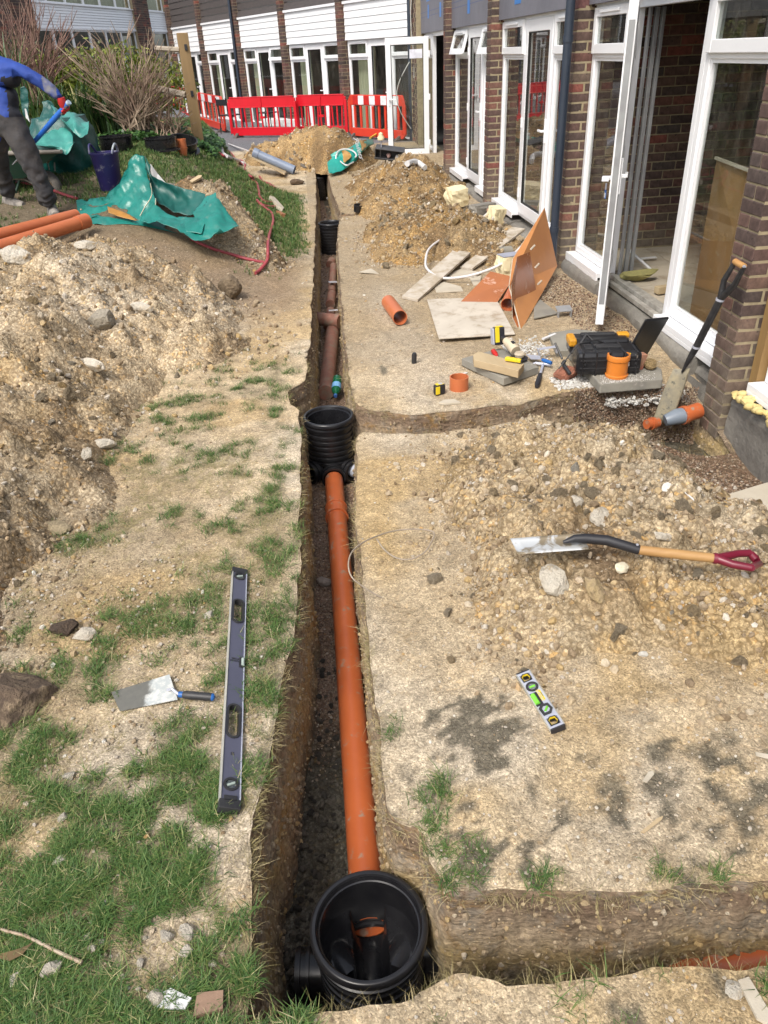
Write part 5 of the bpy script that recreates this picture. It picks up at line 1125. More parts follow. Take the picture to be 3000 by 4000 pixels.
MB().tube([S1, S1 + (S2 - S1) * .5, S2], [.0178, .0185, .0175], 16).build('shaft', mat('shovel_wood', (.42, .25, .10), (.34, .19, .07), 20, .5, .1, stretch=(.2, 1, 1)), sh, 40)
M_mar = mat('maroon_plastic', (.17, .012, .03), (.13, .01, .025), rough=.35, bump=.02, dirt=(.35, .2, .2), dirt_amt=.15, dscale=20)
D0, D1, D2, D3, D4 = S2, l3(2800, 2182, .8), l3(2880, 2163, .9), l3(2930, 2160, .95), l3(2965, 2202, 1); D5 = l3(2935, 2218, .97); D6 = l3(2860, 2204, .88)
m = MB(); m.tube([D0, D1], [.020, .021], 14); m.tube([D1, D2, D3], [.017, .014, .014], 12); m.tube([D1, D6, D5], [.017, .015, .014], 12); m.tube([D3, D3.lerp(D4, .5), D4, D5], [.013, .016, .014, .013], 12); m.build('d_handle', M_mar, sh, 50)

# ---- spade standing in the side trench, leaning on the brick pillar
t0 = Vector((2.185, 4.13, -.28)); t1 = FYp(2664, 1454, 4.08); t2 = FYp(2720, 1355, 4.05); t3 = FYp(2813, 1170, 3.98); t4 = FYp(2841, 1120, 3.96); tA = FYp(2872, 1022, 3.96); tB = FYp(2906, 1042, 3.86)
spd = thing('spade', 'black shafted spade with wooden T grip standing in the side trench against the brick pillar', 'spade', t0); o_ = t0.copy(); dv = (t3 - t0).normalized()
m = MB(); c0 = FYp(2668, 1440, 4.09) - o_; c1 = FYp(2590, 1650, 4.10) - o_; wv = Vector((.085, -.02, .0)); M_bld = mat('mud_caked_steel', (.36, .31, .20), (.22, .20, .15), 14, .75, .5, 30, .006, dirt=(.10, .10, .085), dirt_amt=.38, dscale=18, dsharp=.03)
wv0 = FYp(2700, 1448, 4.09) - FYp(2668, 1440, 4.09)
NB = 8; V = []
for i in range(NB + 1):
    q = i / NB; cc_ = c0.lerp(c1, q) + Vector((.0, 0, 0)); hw = .050 + .012 * min(1, q * 3)
    for j in range(7): a_ = (j / 6 - .5) * 2; V.append(cc_ + Vector((.83, -.4, .12)) * hw * a_ + Vector((-.3, .5, 0)) * .03 * (a_ * a_ - .5))
m.add(V, [(i * 7 + j, i * 7 + j + 1, (i + 1) * 7 + j + 1, (i + 1) * 7 + j) for i in range(NB) for j in range(6)]); bl = m.build('blade', M_bld, spd, 70); sm = bl.modifiers.new('s', 'SOLIDIFY'); sm.thickness = .003
M_tape2 = mat('black_tape', (.014, .014, .016), (.03, .03, .032), 30, .35, .5, 40, .005, dirt=(.20, .18, .15), dirt_amt=.14, dscale=30)
pts = [t1, t1.lerp(t2, .5), t2, t2.lerp(t3, .5), t3]; MB().tube([p - o_ for p in pts], [.006, .017, .021, .021, .021], 14).build('shaft', M_tape2, spd, 50)
for k in (t2, t3): MB().tube([k - o_ - dv * .006, k - o_ + dv * .006], .0235, 14).build('steel_band', M_alu, spd, 40)
m = MB(); m.tube([t3 - o_, t3.lerp(tB, .5) - o_ + Vector((.01, -.015, 0)), tB - o_], [.019, .017, .013], 12); m.tube([t3 - o_, t3.lerp(tA, .5) - o_ + Vector((-.01, .02, 0)), tA - o_], [.019, .016, .013], 12); m.build('yoke', M_tape2, spd, 50)
MB().tube([tA - o_ + (tA - tB) * .02, tB - o_], .0165, 16).build('grip', mat('grip_wood', (.50, .28, .10), (.40, .2, .07), 12, .5, .1), spd, 40); MB().tube([tB - o_, tB - o_ + (tB - tA).normalized() * .006], .010, 12).build('rivet', M_alu, spd, 30)

# ---- named stones
def stone(u, v, size, seed, label, m=None, sq=(1, .8, .55), rz=0, lift=.25, cat='stone', name='stone', tilt=.0, rough=.35, group=None):
    p = hit(u, v); me = stone_mesh(seed, 3, sq, rough, m or M_fl, name); n = nrm(p.x, p.y); q = n.to_track_quat('Z', 'Y').to_euler()
    return place(me, name, None, p + Vector((0, 0, size * sq[2] * lift)), (q[0] + tilt, q[1], rz), (size, size, size), label=label, cat=cat, group=group)
stone(2165, 2285, .150, 401, 'large pale pointed flint on the heap below the shovel blade', sq=(.75, 1, .5), rz=.6)
stone(2315, 2310, .125, 402, 'ochre stained stone right of the large pale flint', sq=(.5, 1, .6), rz=.25, m=mat('ochre_flint', (.44, .33, .17), (.33, .25, .15), 4, .85, .7, 8, .05))
stone(2342, 2030, .105, 403, 'flat grey and ochre stone above the shovel blade', sq=(1, .85, .4), rz=.3); stone(2248, 1970, .095, 404, 'rounded grey lump behind the flat stone on the right heap', sq=(1, .7, .6))
stone(2570, 2105, .10, 405, 'long pale stone just above the shovel shaft', sq=(1, .35, .4), rz=-.4); stone(2428, 2222, .055, 406, 'small cream stone on the dark patch under the shovel', sq=(1, .9, .8), m=mat('cream_stone', (.66, .60, .45)))
stone(2510, 2560, .035, 407, 'pair sized white pebble in the middle of the sandy slope', sq=(1, .8, .7), m=mat('white_pebble', (.55, .53, .48)))
stone(2610, 1905, .07, 408, 'thin white flake on the far side of the right heap', sq=(1, .7, .15), m=mat('white_flake', (.60, .58, .54)))
stone(360, 1435, .26, 411, 'long grey white stone slab in the left heap', sq=(1, .38, .35), rz=-.75); stone(395, 1270, .20, 412, 'angular grey boulder in the middle of the left heap', sq=(1, .9, .7), m=mat('grey_clod', (.40, .35, .27), bump=.8, bscale=10, bdist=.04))
stone(560, 1210, .22, 413, 'white elongated stone near the top of the left heap', sq=(1, .4, .35), rz=-.5); stone(60, 1020, .26, 414, 'broad white stone at the left edge of the left heap', sq=(1, .7, .45)); stone(340, 965, .18, 415, 'white stone on the crest of the left heap below the tarpaulin', sq=(1, .6, .45))
stone(905, 1160, .26, 416, 'dark brown clod at the right foot of the left heap', sq=(.9, .8, .9), m=M_clod if False else mat('dark_clod', (.29, .22, .14), (.19, .14, .09), 6, .95, .9, 9, .06), lift=.3)
stone(415, 1745, .13, 417, 'beige rounded stone in the hollow of the left heap', sq=(1, .6, .5)); stone(340, 1785, .085, 418, 'grey white stone beside the beige rounded one', sq=(.9, 1, .6)); stone(225, 2075, .17, 419, 'flat layered clay slab jutting from the left heap', sq=(1, .5, .35), rz=-.5, m=mat('clay_slab', (.36, .29, .18), bump=.8, bscale=8, bdist=.03))
stone(255, 2470, .11, 420, 'dark brown turf clod at the foot of the left heap', sq=(1, .8, .7), m=mat('turf_clod', (.13, .09, .06), (.08, .055, .04), 8, .95, .9, 10, .05)); stone(335, 2490, .10, 421, 'ochre stone next to the dark turf clod', sq=(1, .7, .5))
stone(60, 2760, .30, 422, 'big brown turf clod with roots at the left edge of the lawn', sq=(1, .95, .62), m=mat('turf_clod_big', (.17, .12, .08), (.10, .07, .05), 7, .95, .9, 10, .05, dirt=(.36, .27, .17), dirt_amt=.4, dscale=5), cat='turf clod', name='turf_clod', lift=.1)
stone(1200, 1880, .0401, 423, 'pale crumbs of clay piled at the left lip of the trench', sq=(1, .9, .6)) if False else None
lw = [(275, 3040, .032, 'oval white pebble at the left above the grass'), (250, 3200, .030, 'small ochre stone in the upper left grass'), (735, 3650, .040, 'broken pinkish white stone amid grass left of the near chamber'), (655, 3668, .034, 'brownish round stone beside the pinkish white one'), (730, 3725, .036, 'ochre lump of the small stone cluster on the lawn'), (365, 3712, .028, 'cream stone in the lower left grass, tallest of three'), (398, 3685, .022, 'narrow cream pebble right of its two neighbours'), (345, 3665, .022, 'small white stone farthest of the three in the lower grass'), (62, 3835, .034, 'knobbly white flint near the lower left corner'), (610, 3905, .042, 'rough beige stone near the bottom edge'), (200, 3800, .045, 'flat beige stone below the brown twig'), (550, 3770, .022, 'thin upright pale flint in the dark grass'), (830, 3770, .020, 'small white flint left of the trench lip'), (240, 3370, .030, 'pinkish stone in the middle of the left grass'), (820, 2410, .04, 'pale stone beside the long level')]
for i, (u, v, s_, lb) in enumerate(lw): stone(u, v, s_ * 1.25, 440 + i, lb, sq=(1, .8, .7), lift=.35, rz=i)
ps = thing('plaster_piece', 'flat white broken plaster piece in the grass near the bottom edge', 'plaster', hit(678, 3912, .012)); m = MB(); m.prism([(-.035, -.012), (.03, -.022), (.042, .0), (-.01, .028), (-.028, .02)], 0, .006); m.build('plaster_chip', M_white, ps)
ps = thing('brick_piece', 'brown broken brick piece in the grass by the bottom of the trench', 'brick piece', hit(815, 3930, .012), (0, .1, .2)); m = MB(); m.prism([(-.035, -.02), (.03, -.022), (.036, .018), (-.022, .028)], 0, .016); m.build('brick_chip', mat('brown_chip', (.28, .18, .12), bump=.5), ps)
lf = thing('twig', 'brown twig with one curled leaf lying on the grass at the left edge', 'twig', hit(150, 3650, .02)); o_ = lf.location.copy(); pts = [hit(u, v, .022) - o_ for u, v in ((-40, 3610), (20, 3635), (100, 3655), (170, 3690), (240, 3725), (320, 3760))]
MB().tube(pts, [.003, .0035, .004, .004, .0045, .005], 7).build('stem', mat('twig_bark', (.22, .13, .08), (.4, .33, .24), 20), lf, 50)
pts = [(hit(u, v, .03) - o_) for u, v in ((130, 3680), (95, 3715), (50, 3735), (-10, 3735))]; pw = [.001, .012, .014, .004]; m = MB(); V = []
for p, w_ in zip(pts, pw): V += [p + Vector((.2, 1, .2)).normalized() * w_, p - Vector((.2, 1, -.3)).normalized() * w_]
m.add(V, [(2 * i, 2 * i + 1, 2 * i + 3, 2 * i + 2) for i in range(3)]); m.build('leaf', mat('dead_leaf', (.16, .10, .04), (.10, .07, .03)), lf, 60)
def sticklet(u0, v0, u1, v1, w_, label, m, name='wood_splinter', th=.004):
    a_, b_ = hit(u0, v0, .008), hit(u1, v1, .008); t_, l_ = at_line(name, label, 'splinter', a_, b_); mb = MB(); mb.prism([(-w_ * .3, -l_ / 2), (w_ * .5, -l_ / 2 * .9), (w_ * .5, l_ * .35), (0, l_ / 2), (-w_ * .5, l_ * .3)], 0, th); mb.build('sliver', m, t_)
sticklet(2515, 3055, 2550, 3015, .016, 'pale bark splinter on the sandy ground right of the trench', M_pale); sticklet(2505, 3255, 2590, 3190, .010, 'thin wooden splinter lying towards the right edge', M_wood); sticklet(2950, 2945, 3010, 2960, .016, 'pale bark chip at the right edge of the photo', M_pale)
sticklet(2210, 3300, 2235, 3365, .007, 'short thin splinter above the near side trench', M_wood); sticklet(2905, 3825, 3000, 4010, .035, 'long pale slate flake at the bottom right corner', M_pale, 'slate_flake', .008); stone(2860, 3870, .05, 471, 'flat cream stone at the bottom right corner', sq=(1, .8, .4))
sticklet(2672, 1920, 2752, 1990, .007, 'thin white plastic strip lying on the right heap near the pale slab', M_white, 'plastic_strip')

# ---- flat boards and slabs: real corner points, real thickness
def slab(name, label, cat, px, z, th, m, zs=None, bevel=.003, part='board'):
    zs = zs or [z] * len(px); P = [G(u, v, zz_) for (u, v), zz_ in zip(px, zs)]; c = sum(P, Vector()) / len(P); t_ = thing(name, label, cat, (c.x, c.y, c.z - th)); mb = MB(); n = len(P); o_ = Vector((c.x, c.y, c.z - th))
    top = [p - o_ for p in P]; bot = [p - o_ - Vector((0, 0, th)) for p in P]; mb.add(bot + top, [tuple(range(n))[::-1], tuple(range(n, 2 * n))] + [(k, (k + 1) % n, n + (k + 1) % n, n + k) for k in range(n)]); mb.build(part, m, t_, bevel=bevel); return t_
slab('paving_slab', 'large pale stone slab at the right edge beside the shingle hollow', 'slab', [(2775, 1950), (2990, 2160), (3150, 2230), (3150, 1860), (2990, 1885)], .05, .04, M_pale, part='slab')
slab('board', 'square white dusty board lying flat in front of the orange sheets', 'board', [(1668, 1168), (1935, 1160), (2012, 1302), (1714, 1320)], .03, .012, M_wsheet)
slab('plank', 'weathered grey plank, the nearer of two', 'plank', [(1570, 1155), (1632, 1170), (1838, 985), (1772, 975)], 0, .024, M_ply, zs=[.035, .035, .10, .10])
slab('plank', 'grey plank leaning up to the plinth, the farther of two', 'plank', [(1797, 1042), (1845, 1048), (2052, 892), (2000, 886)], 0, .024, M_ply, zs=[.03, .03, .17, .17])
slab('paving_slab', 'broken grey slab under the farther plank', 'slab', [(1862, 955), (1868, 975), (2022, 960), (2015, 935), (1950, 920)], .05, .035, M_slab, part='slab')
for i, (pp_, lb) in enumerate((([(1745, 1068), (1800, 1050), (1880, 1062), (1850, 1085), (1760, 1080)], 'white dusty stone flake under the white pipe'), ([(1690, 1110), (1735, 1100), (1800, 1118), (1810, 1135), (1705, 1140)], 'pale broken slate beside the nearer plank'), ([(1835, 1085), (1880, 1075), (1875, 1110), (1850, 1112)], 'small slate fragment right of the pale broken slate'))):
    slab('slate_piece', lb, 'slate', pp_, .02, .012, M_pale, part='slate')
slab('paving_slab', 'flat grey paving slab behind the black toolbox', 'slab', [(2142, 1300), (2175, 1372), (2350, 1358), (2400, 1300), (2250, 1285)], .03, .05, M_slab, part='slab')
slab('paving_slab', 'concrete slab under the black toolbox with white dust', 'slab', [(2218, 1362), (2345, 1500), (2590, 1480), (2585, 1440), (2400, 1340), (2270, 1335)], .055, .065, M_slab, bevel=.008, part='slab')
slab('paving_slab', 'square stone slab with cutting tools on it', 'slab', [(1803, 1400), (1968, 1478), (2105, 1432), (2020, 1385), (1952, 1360)], .055, .05, M_slab, part='slab')
slab('slate_piece', 'grey slate leaning behind the orange sheets', 'slate', [(2085, 1200), (2110, 1168), (2180, 1222), (2085, 1242)], .03, .012, M_slab, part='slate')
slab('slate_piece', 'pale flat stone beside the tape measure', 'slate', [(1712, 1572), (1745, 1575), (1800, 1570), (1775, 1558), (1735, 1560)], .012, .015, M_pale, part='slate')
slab('slate_piece', 'flat pale flake on the far path right of the trench', 'slate', [(1402, 1062), (1450, 1048), (1480, 1068)], .008, .008, M_pale, part='slate')
slab('timber_piece', 'pale sawn timber block across the tool slab', 'timber', [(1848, 1385), (1852, 1405), (2025, 1448), (2048, 1420), (1870, 1372)], .115, .05, M_wood, part='timber')
slab('timber_lath', 'long pale lath lying on the grass bank', 'lath', [(968, 606), (1112, 680), (1120, 668), (975, 600)], .0, .02, M_wood, zs=[.40, .12, .12, .40])
# the lifted orange sheets
def sheet(P, m, name, label, th=.010, edge=M_pale):
    c = sum(P, Vector()) / len(P); c.z = min(p.z for p in P); t_ = thing(name, label, 'board', c); n_ = (P[1] - P[0]).cross(P[-1] - P[0]).normalized() * th; top = [p - c for p in P]; bot = [p - c - n_ for p in P]; n = len(P)
    MB().add(bot + top, [tuple(range(n))[::-1], tuple(range(n, 2 * n))]).build('board_face', m, t_); MB().add([q * 1.0 for q in bot + top], [(k, (k + 1) % n, n + (k + 1) % n, n + k) for k in range(n)]).build('board_edge', edge, t_); return t_, n_
B0 = G(2036, 1291, .0); R0 = G(2177, 1039, .10); T0 = FYp(2128, 811, 7.05); L0 = FYp(1990, 1115, 5.95); Lm = FYp(2004, 1010, 6.3)
sA, nA = sheet([B0, R0, T0, Lm, L0], M_osheet, 'plastic_sheet', 'tall orange sheet leaning on its edge against the downpipe')
off = Vector((-.05, -.06, 0)); sB, nB = sheet([G(2025, 1288, .0), G(2097, 1152, .05), FYp(2070, 984, 6.25) , FYp(2020, 1003, 6.0), FYp(1997, 1110, 5.7), G(2003, 1240, .03)], M_osheet2, 'plastic_sheet', 'wet shiny orange sheet propped in front of the tallest one')
for k_ in ((2073, 975), (2090, 1046), (2100, 1112)):
    p = FYp(*k_, 6.0); m = MB(); m.tube([(0, 0, 0), (.03, -.01, .035)], .008, 6); m.build('torn_flap', M_ply, sB, loc=p - sB.location)
sheet([G(1800, 1178, .03), G(1942, 1180, .03), G(2010, 1082, .10), G(1915, 1060, .13)], M_osheet2, 'plastic_sheet', 'dirty orange sheet lying nearly flat on the white board')
# pipes, couplers
def pipe_thing(label, a_, b_, r, m, ri=None, n=32, name='drain_pipe', collars=()):
    t_ = thing(name, label, 'pipe', a_); d_ = b_ - a_; MB().hollow((0, 0, 0), d_, r, ri or r * .92, n).build('pipe_body', m, t_, 35)
    for k_, w_, e in collars: c_ = d_ * k_; u_ = d_.normalized() * w_; MB().hollow(c_ - u_, c_ + u_, r + e, r * .95, n).build('pipe_socket', m, t_, 35)
    return t_
a_ = G(1517, 1180, .06); b_ = G(1563, 1241, .06); pipe_thing('short cut length of orange pipe lying open ended on the sand', b_, a_, .058, M_or2)
a_ = G(1983, 1190, .06); pipe_thing('short orange pipe end standing among the orange sheets', a_, a_ + Vector((.12, .28, .02)), .056, M_or2)
p = hit(1793, 1520); t_ = thing('pipe_coupler', 'plain orange pipe collar standing beside the tape measure', 'pipe collar', p); MB().hollow((0, 0, 0), (0, 0, .085), .060, .053, 40).build('collar_body', M_or2, t_, 35)
p = G(2407, 1470, .055); t_ = thing('pipe_coupler', 'large bright orange pipe coupler standing in front of the black toolbox', 'pipe coupler', p); M_or3 = mat('bright_orange_plastic', (.62, .20, .03), (.58, .18, .03), 4, .3, .02)
m = MB(); m.lathe([(.062, 0), (.069, .003), (.070, .018), (.064, .022), (.064, .108), (.070, .112), (.071, .138), (.068, .145), (.060, .145), (.058, .13), (.057, .0)], 48); m.build('coupler_body', M_or3, t_, 35)
m = MB(); m.lathe([(.0585, .128), (.055, .13), (.055, .138), (.0595, .140)], 40); m.build('rubber_seal', M_rub, t_, 40); m = MB(); m.box((.062, -.02, .085), (.004, .02, .025), rz=-.3); m.build('label_patch', M_white, t_)
# side trench pipework
pb = thing('drain_pipe', 'grey and orange bend joining the side trench to the pipe through the wall', 'pipe', (2.25, 4.25, -.28)); o_ = Vector((2.25, 4.25, -.28))
e0 = FYp(2570, 1650, 4.02) - o_; e1 = FYp(2605, 1640, 4.03) - o_; e2 = FYp(2640, 1628, 4.03) - o_; e3 = FYp(2672, 1622, 4.04) - o_; e4 = FYp(2720, 1606, 4.06) - o_
MB().tube([e1 + (e1 - e2) * .2, e2, e3], [.034, .048, .050], 28).build('grey_bend', mat('grey_pipe_plastic', (.20, .235, .28), (.16, .19, .23), 6, .4, .05), pb, 40)
MB().tube([e3 - (e3 - e2) * .25, e3 + (e4 - e3) * .15], .057, 28).build('orange_collar', M_or, pb, 40); MB().tube([e3 + (e4 - e3) * .1, e4 + Vector((.02, .01, .0))], .049, 28).build('orange_pipe_end', M_or, pb, 40)
g0 = FYp(2525, 1658, 3.99) - o_; MB().tube([g0, e0], [.030, .030], 20).build('small_orange_pipe', M_or, pb, 40); MB().tube([g0 + (e0 - g0) * .35, g0 + (e0 - g0) * .62], .038, 20).build('small_orange_collar', M_or, pb, 40)
# black stub, black cap ring
p = hit(1617, 1418); t_ = thing('pipe_stub', 'short black weathered pipe stub standing upright in the sand', 'stub', p, (.1, .05, 0)); MB().lathe([(0, 0), (.017, 0), (.018, .06), (.013, .075), (0, .075)], 12).build('stub_body', M_rub, t_, 40)
p = hit(1400, 825); t_ = thing('black_ring', 'small round black plastic ring standing on the far path right of the trench', 'ring', p, (.15, 0, .3)); MB().hollow((0, 0, 0), (0, 0, .085), .062, .056, 32).build('cap_body', M_blkc, t_, 35)
# tape measure
p = hit(1716, 1540); t_ = thing('tape_measure', 'yellow and black tape measure standing on the sand', 'tape measure', p, (0, 0, .35)); m = MB(); m.box((0, 0, .034), (.072, .042, .068)); m.build('case', M_blk2, t_, bevel=.012); m = MB(); m.box((-.022, -.0225, .036), (.030, .004, .050)); m.box((.0, 0, .0695), (.05, .03, .003)); m.build('yellow_panel', M_yel, t_, bevel=.003); m = MB(); m.lathe([(0, .0715), (.014, .0715), (.015, .070)], 20, (.008, 0, 0)); m.build('label_disc', M_alu, t_)
# claw hammer and small tools
ha, hb_ = hit(2122, 1422, .02), hit(2097, 1510, .015); hm = thing('hammer', 'claw hammer with black grip lying on the sand by the tool slab', 'hammer', ha); d_ = hb_ - ha
MB().tube([(0, 0, 0), d_ * .5], .009, 12).build('shaft', M_alu, hm, 40); MB().tube([d_ * .48, d_ * .6, d_ * .9, d_], [.013, .016, .018, .013], 14).build('grip', M_blk2, hm, 40)
s_ = d_.cross(Vector((0, 0, 1))).normalized(); m = MB(); m.tube([s_ * -.055, s_ * -.035, s_ * -.02, s_ * .02], [.014, .015, .010, .011], 12); m.tube([s_ * .02, s_ * .05 + Vector((0, 0, .004)), s_ * .09 - Vector((0, 0, .010))], [.011, .009, .002], 8); m.build('head', M_alu, hm, 40)
ga, gb = hit(2085, 1405, .02), hit(2150, 1428, .02); pt = thing('pointing_trowel', 'small trowel with blue grip lying over the hammer head', 'trowel', ga + Vector((0, 0, .02))); d_ = gb - ga; MB().tube([d_ * .5, d_ * .65, d_ * 1.05], [.010, .014, .012], 12).build('grip', M_blue, pt, 40); m = MB(); s_ = d_.cross(Vector((0, 0, 1))).normalized(); m.add([d_ * -.5, d_ * .1 + s_ * .045, d_ * .4, d_ * .1 - s_ * .045], [(0, 1, 2, 3)]); bo_ = m.build('blade', M_alu, pt); sm = bo_.modifiers.new('s', 'SOLIDIFY'); sm.thickness = .002
bk = thing('metal_bracket', 'bent steel bracket standing behind the hammer', 'bracket', hit(2105, 1402, 0)); m = MB(); m.box((0, 0, .03), (.006, .04, .09), rot=(0, -.25, 0)); m.box((.06, .0, .075), (.12, .035, .005), rot=(0, -.08, 0)); m.box((.12, 0, .055), (.005, .035, .04)); m.build('bracket_plate', M_alu, bk, bevel=.001)
p = hit(2210, 1480); place(stone_mesh(480, 3, (1, .75, .6), .25, mat('broken_red_brick', (.36, .14, .085), (.27, .11, .07), 6, .9, .6, 10, .05, dirt=(.36, .28, .2), dirt_amt=.35, dscale=5)), 'brick_piece', None, p + Vector((0, 0, .035)), (0, 0, .25), (.17, .17, .15), label='rounded red brick lump between the hammer and the toolbox', cat='brick piece')
# angle grinder
gr = thing('angle_grinder', 'cordless cutter with yellow trimmed battery standing on the tool slab', 'power tool', G(1996, 1392, .055)); M_gb = mat('dusty_tool_body', (.55, .46, .33), (.42, .36, .27), 14, .7, .2)
m = MB(); m.tube([(.02, -.04, .05), (.0, .02, .07), (-.02, .08, .085)], [.036, .034, .026], 18); gbdy = m.build('motor_body', M_gb, gr, 50); m = MB(); m.box((.008, .0, .085), (.022, .03, .03), rot=(.3, 0, .3)); m.build('vent_grille', M_blk2, gbdy)
m = MB(); m.lathe([(0, .03), (.03, .03), (.036, .02), (.03, .0), (0, 0)], 24, (.035, -.085, .025)); m.build('gear_head', M_gb, gr, 40); m = MB(); m.lathe([(0, .020), (.062, .018), (.062, .012), (0, .010)], 32, (.03, -.085, 0)); m.build('disc_guard', M_blk2, gr, 40)
m = MB(); m.box((-.055, .145, .10), (.075, .055, .12), rot=(-.2, 0, .15)); bt = m.build('battery', M_blk2, gr, bevel=.010); m = MB(); m.box((-.070, .118, .115), (.030, .006, .10), rot=(-.2, 0, .15)); m.box((-.055, .150, .163), (.05, .03, .006), rot=(-.2, 0, .15)); m.build('yellow_trim', M_yel, bt, bevel=.002); m = MB(); m.box((-.098, .14, .10), (.012, .05, .11), rot=(-.2, 0, .15)); m.build('grey_side', M_alu, bt, bevel=.004)
MB().tube([(-.02, .08, .085), (-.035, .13, .09)], [.022, .018], 14).build('rear_grip', M_blk2, gr, 40)
a_, b_ = G(1924, 1368, .075), G(1943, 1392, .065); sc = thing('screwdriver', 'red handled screwdriver on the tool slab', 'screwdriver', a_); d_ = b_ - a_; MB().tube([(0, 0, 0), d_ * .15, d_ * .6, d_ * .8, d_], [.010, .018, .017, .012, .006], 12).build('handle', M_red, sc, 40); MB().tube([d_, d_ * 1.6], .003, 8).build('shank', M_alu, sc)
a_, b_ = G(1975, 1400, .135), G(2036, 1410, .135); yk_ = thing('utility_knife', 'yellow and black utility knife on the timber block', 'knife', a_); d_ = b_ - a_; s_ = d_.cross(Vector((0, 0, 1))).normalized() * .016; u_ = Vector((0, 0, .012)); m = MB(); m.hexa([-s_ - u_, d_ - s_ * .8 - u_, d_ + s_ * .8 - u_, s_ - u_, -s_ + u_, d_ - s_ * .8 + u_, d_ + s_ * .8 + u_, s_ + u_]); m.build('knife_body', M_yel, yk_, bevel=.006); m = MB(); m.hexa([d_ * .7 - s_ * .85 - u_ * 1.05, d_ * 1.08 - s_ * .4 - u_, d_ * 1.08 + s_ * .4 - u_, d_ * .7 + s_ * .85 - u_ * 1.05, d_ * .7 - s_ * .85 + u_ * 1.05, d_ * 1.08 - s_ * .4 + u_ * .6, d_ * 1.08 + s_ * .4 + u_ * .6, d_ * .7 + s_ * .85 + u_ * 1.05]); m.build('knife_tip', M_blk2, yk_, bevel=.004)
sticklet(1776, 1470, 1828, 1455, .014, 'white plastic strip lying above the orange collar', M_white, 'plastic_strip'); sticklet(1995, 1262, 2050, 1245, .012, 'pale strip near the grey chippings', M_white, 'plastic_strip') if False else None
a_, b_ = hit(2120, 1328, .02), hit(2170, 1308, .02); t_, l_ = at_line('plastic_strip', 'short cream trunking piece between the chippings and the paving slab', 'plastic strip', a_, b_); MB().box((0, 0, .006), (.022, l_, .012)).build('trunking', M_white, t_, bevel=.001)
# toolbox
tb = thing('toolbox', 'black hard toolbox opened out with orange clips on the concrete slab', 'toolbox', G(2360, 1440, .055), (0, 0, math.radians(-8)))
m = MB(); m.box((0, -.02, .075), (.40, .20, .15)); fb = m.build('front_shell', M_blk, tb, bevel=.028)
for i in range(5):
    m = MB(); m.box((-.165 + i * .0825, -.02, .075), (.010, .210, .160)); m.build('rib', M_blk, fb, bevel=.006)
m = MB(); m.box((0, -.121, .05), (.36, .006, .008)); m.box((0, -.121, .10), (.36, .006, .008)); m.build('trim_line', M_rub, fb)
for sx in (-.15, -.10, .12, .16):
    m = MB(); m.lathe([(0, .0), (.008, .0), (.006, .004), (0, .004)], 10, (0, 0, 0)); m.M = Matrix.Identity(4); o = m.build('stud', M_rub, fb); o.location = (sx, -.122, .075); o.rotation_euler = (PI / 2, 0, 0)
m = MB(); m.box((-.02, .17, .11), (.38, .15, .10)); bk_ = m.build('rear_shell', M_blk, tb, bevel=.02); m = MB(); m.box((-.195, .15, .145), (.05, .14, .05)); m.build('orange_corner', mat('orange_clip', (.65, .30, .02), rough=.4), bk_, bevel=.012); m = MB(); m.box((.145, .20, .155), (.075, .06, .028)); m.build('orange_clip', mat('orange_clip_2', (.65, .30, .02), rough=.4), bk_, bevel=.008); m = MB(); m.box((-.02, .19, .165), (.22, .04, .02)); m.build('carry_grip', M_rub, bk_, bevel=.006)
m = MB(); m.box((.0, -.02, .155), (.15, .05, .014)); m.box((-.12, -.02, .152), (.05, .08, .012)); m.build('lid_ribs', M_rub, fb, bevel=.003); m = MB(); m.box((.115, -.10, .135), (.02, .03, .012)); m.build('orange_button', M_yel, fb, bevel=.002)
lid = MB(); lid.M = Matrix.Translation((.245, .07, .14)) @ Euler((math.radians(-6), math.radians(22), math.radians(-62))).to_matrix().to_4x4(); lid.box((0, 0, .02), (.018, .20, .34)); lo = lid.build('open_lid', M_blk, tb, bevel=.010); lr = MB(); lr.M = lid.M
for yy_ in (-.055, -.02, .015, .05): lr.box((-.014, yy_, .0), (.014, .005, .24))
for zz_ in (-.10, -.05, 0, .05, .10): lr.box((-.013, 0, zz_), (.012, .14, .005))
lr.build('lid_webbing', M_rub, lo); m = MB(); m.tube([(-.235, .10, .02), (-.27, -.02, .05), (-.235, -.10, .01)], .012, 8); m.tube([(-.26, .06, .05), (-.30, .14, .13)], .007, 6); m.build('latch_arm', M_rub, tb, 50)
m = MB(); m.tube([(-.30, -.06, .03), (-.18, 0, .17), (-.06, .05, .175), (.02, .10, .13)], .004, 6); m.tube([(-.16, .03, .16), (-.12, .07, .205), (-.08, .05, .17)], .009, 6); m.build('strap', M_rub, tb, 50)
q = thing('brick_piece', 'slim broken brick standing between the orange coupler and the stone', 'brick piece', G(2490, 1440, .055), (.1, .18, .3)); MB().box((0, 0, .05), (.045, .05, .11)).build('brick_chip', mat('pinkish_brick', (.36, .25, .16), (.38, .10, .07), 5, .9, .5), q, bevel=.005)
place(stone_mesh(481, 3, (1, .85, .8), .5, mat('ochre_lump', (.46, .33, .16), (.38, .27, .13), 5, .95, .9, 12, .05)), 'stone', None, G(2530, 1440, .055) + Vector((0, 0, .035)), (0, 0, .25), (.10, .10, .09), label='knobbly ochre stone at the right end of the toolbox slab', cat='stone')
x = 2.28 - .62 + RS.rand(700) * .0; c_ = G(2440, 1480, .056)
pts_ = []; 
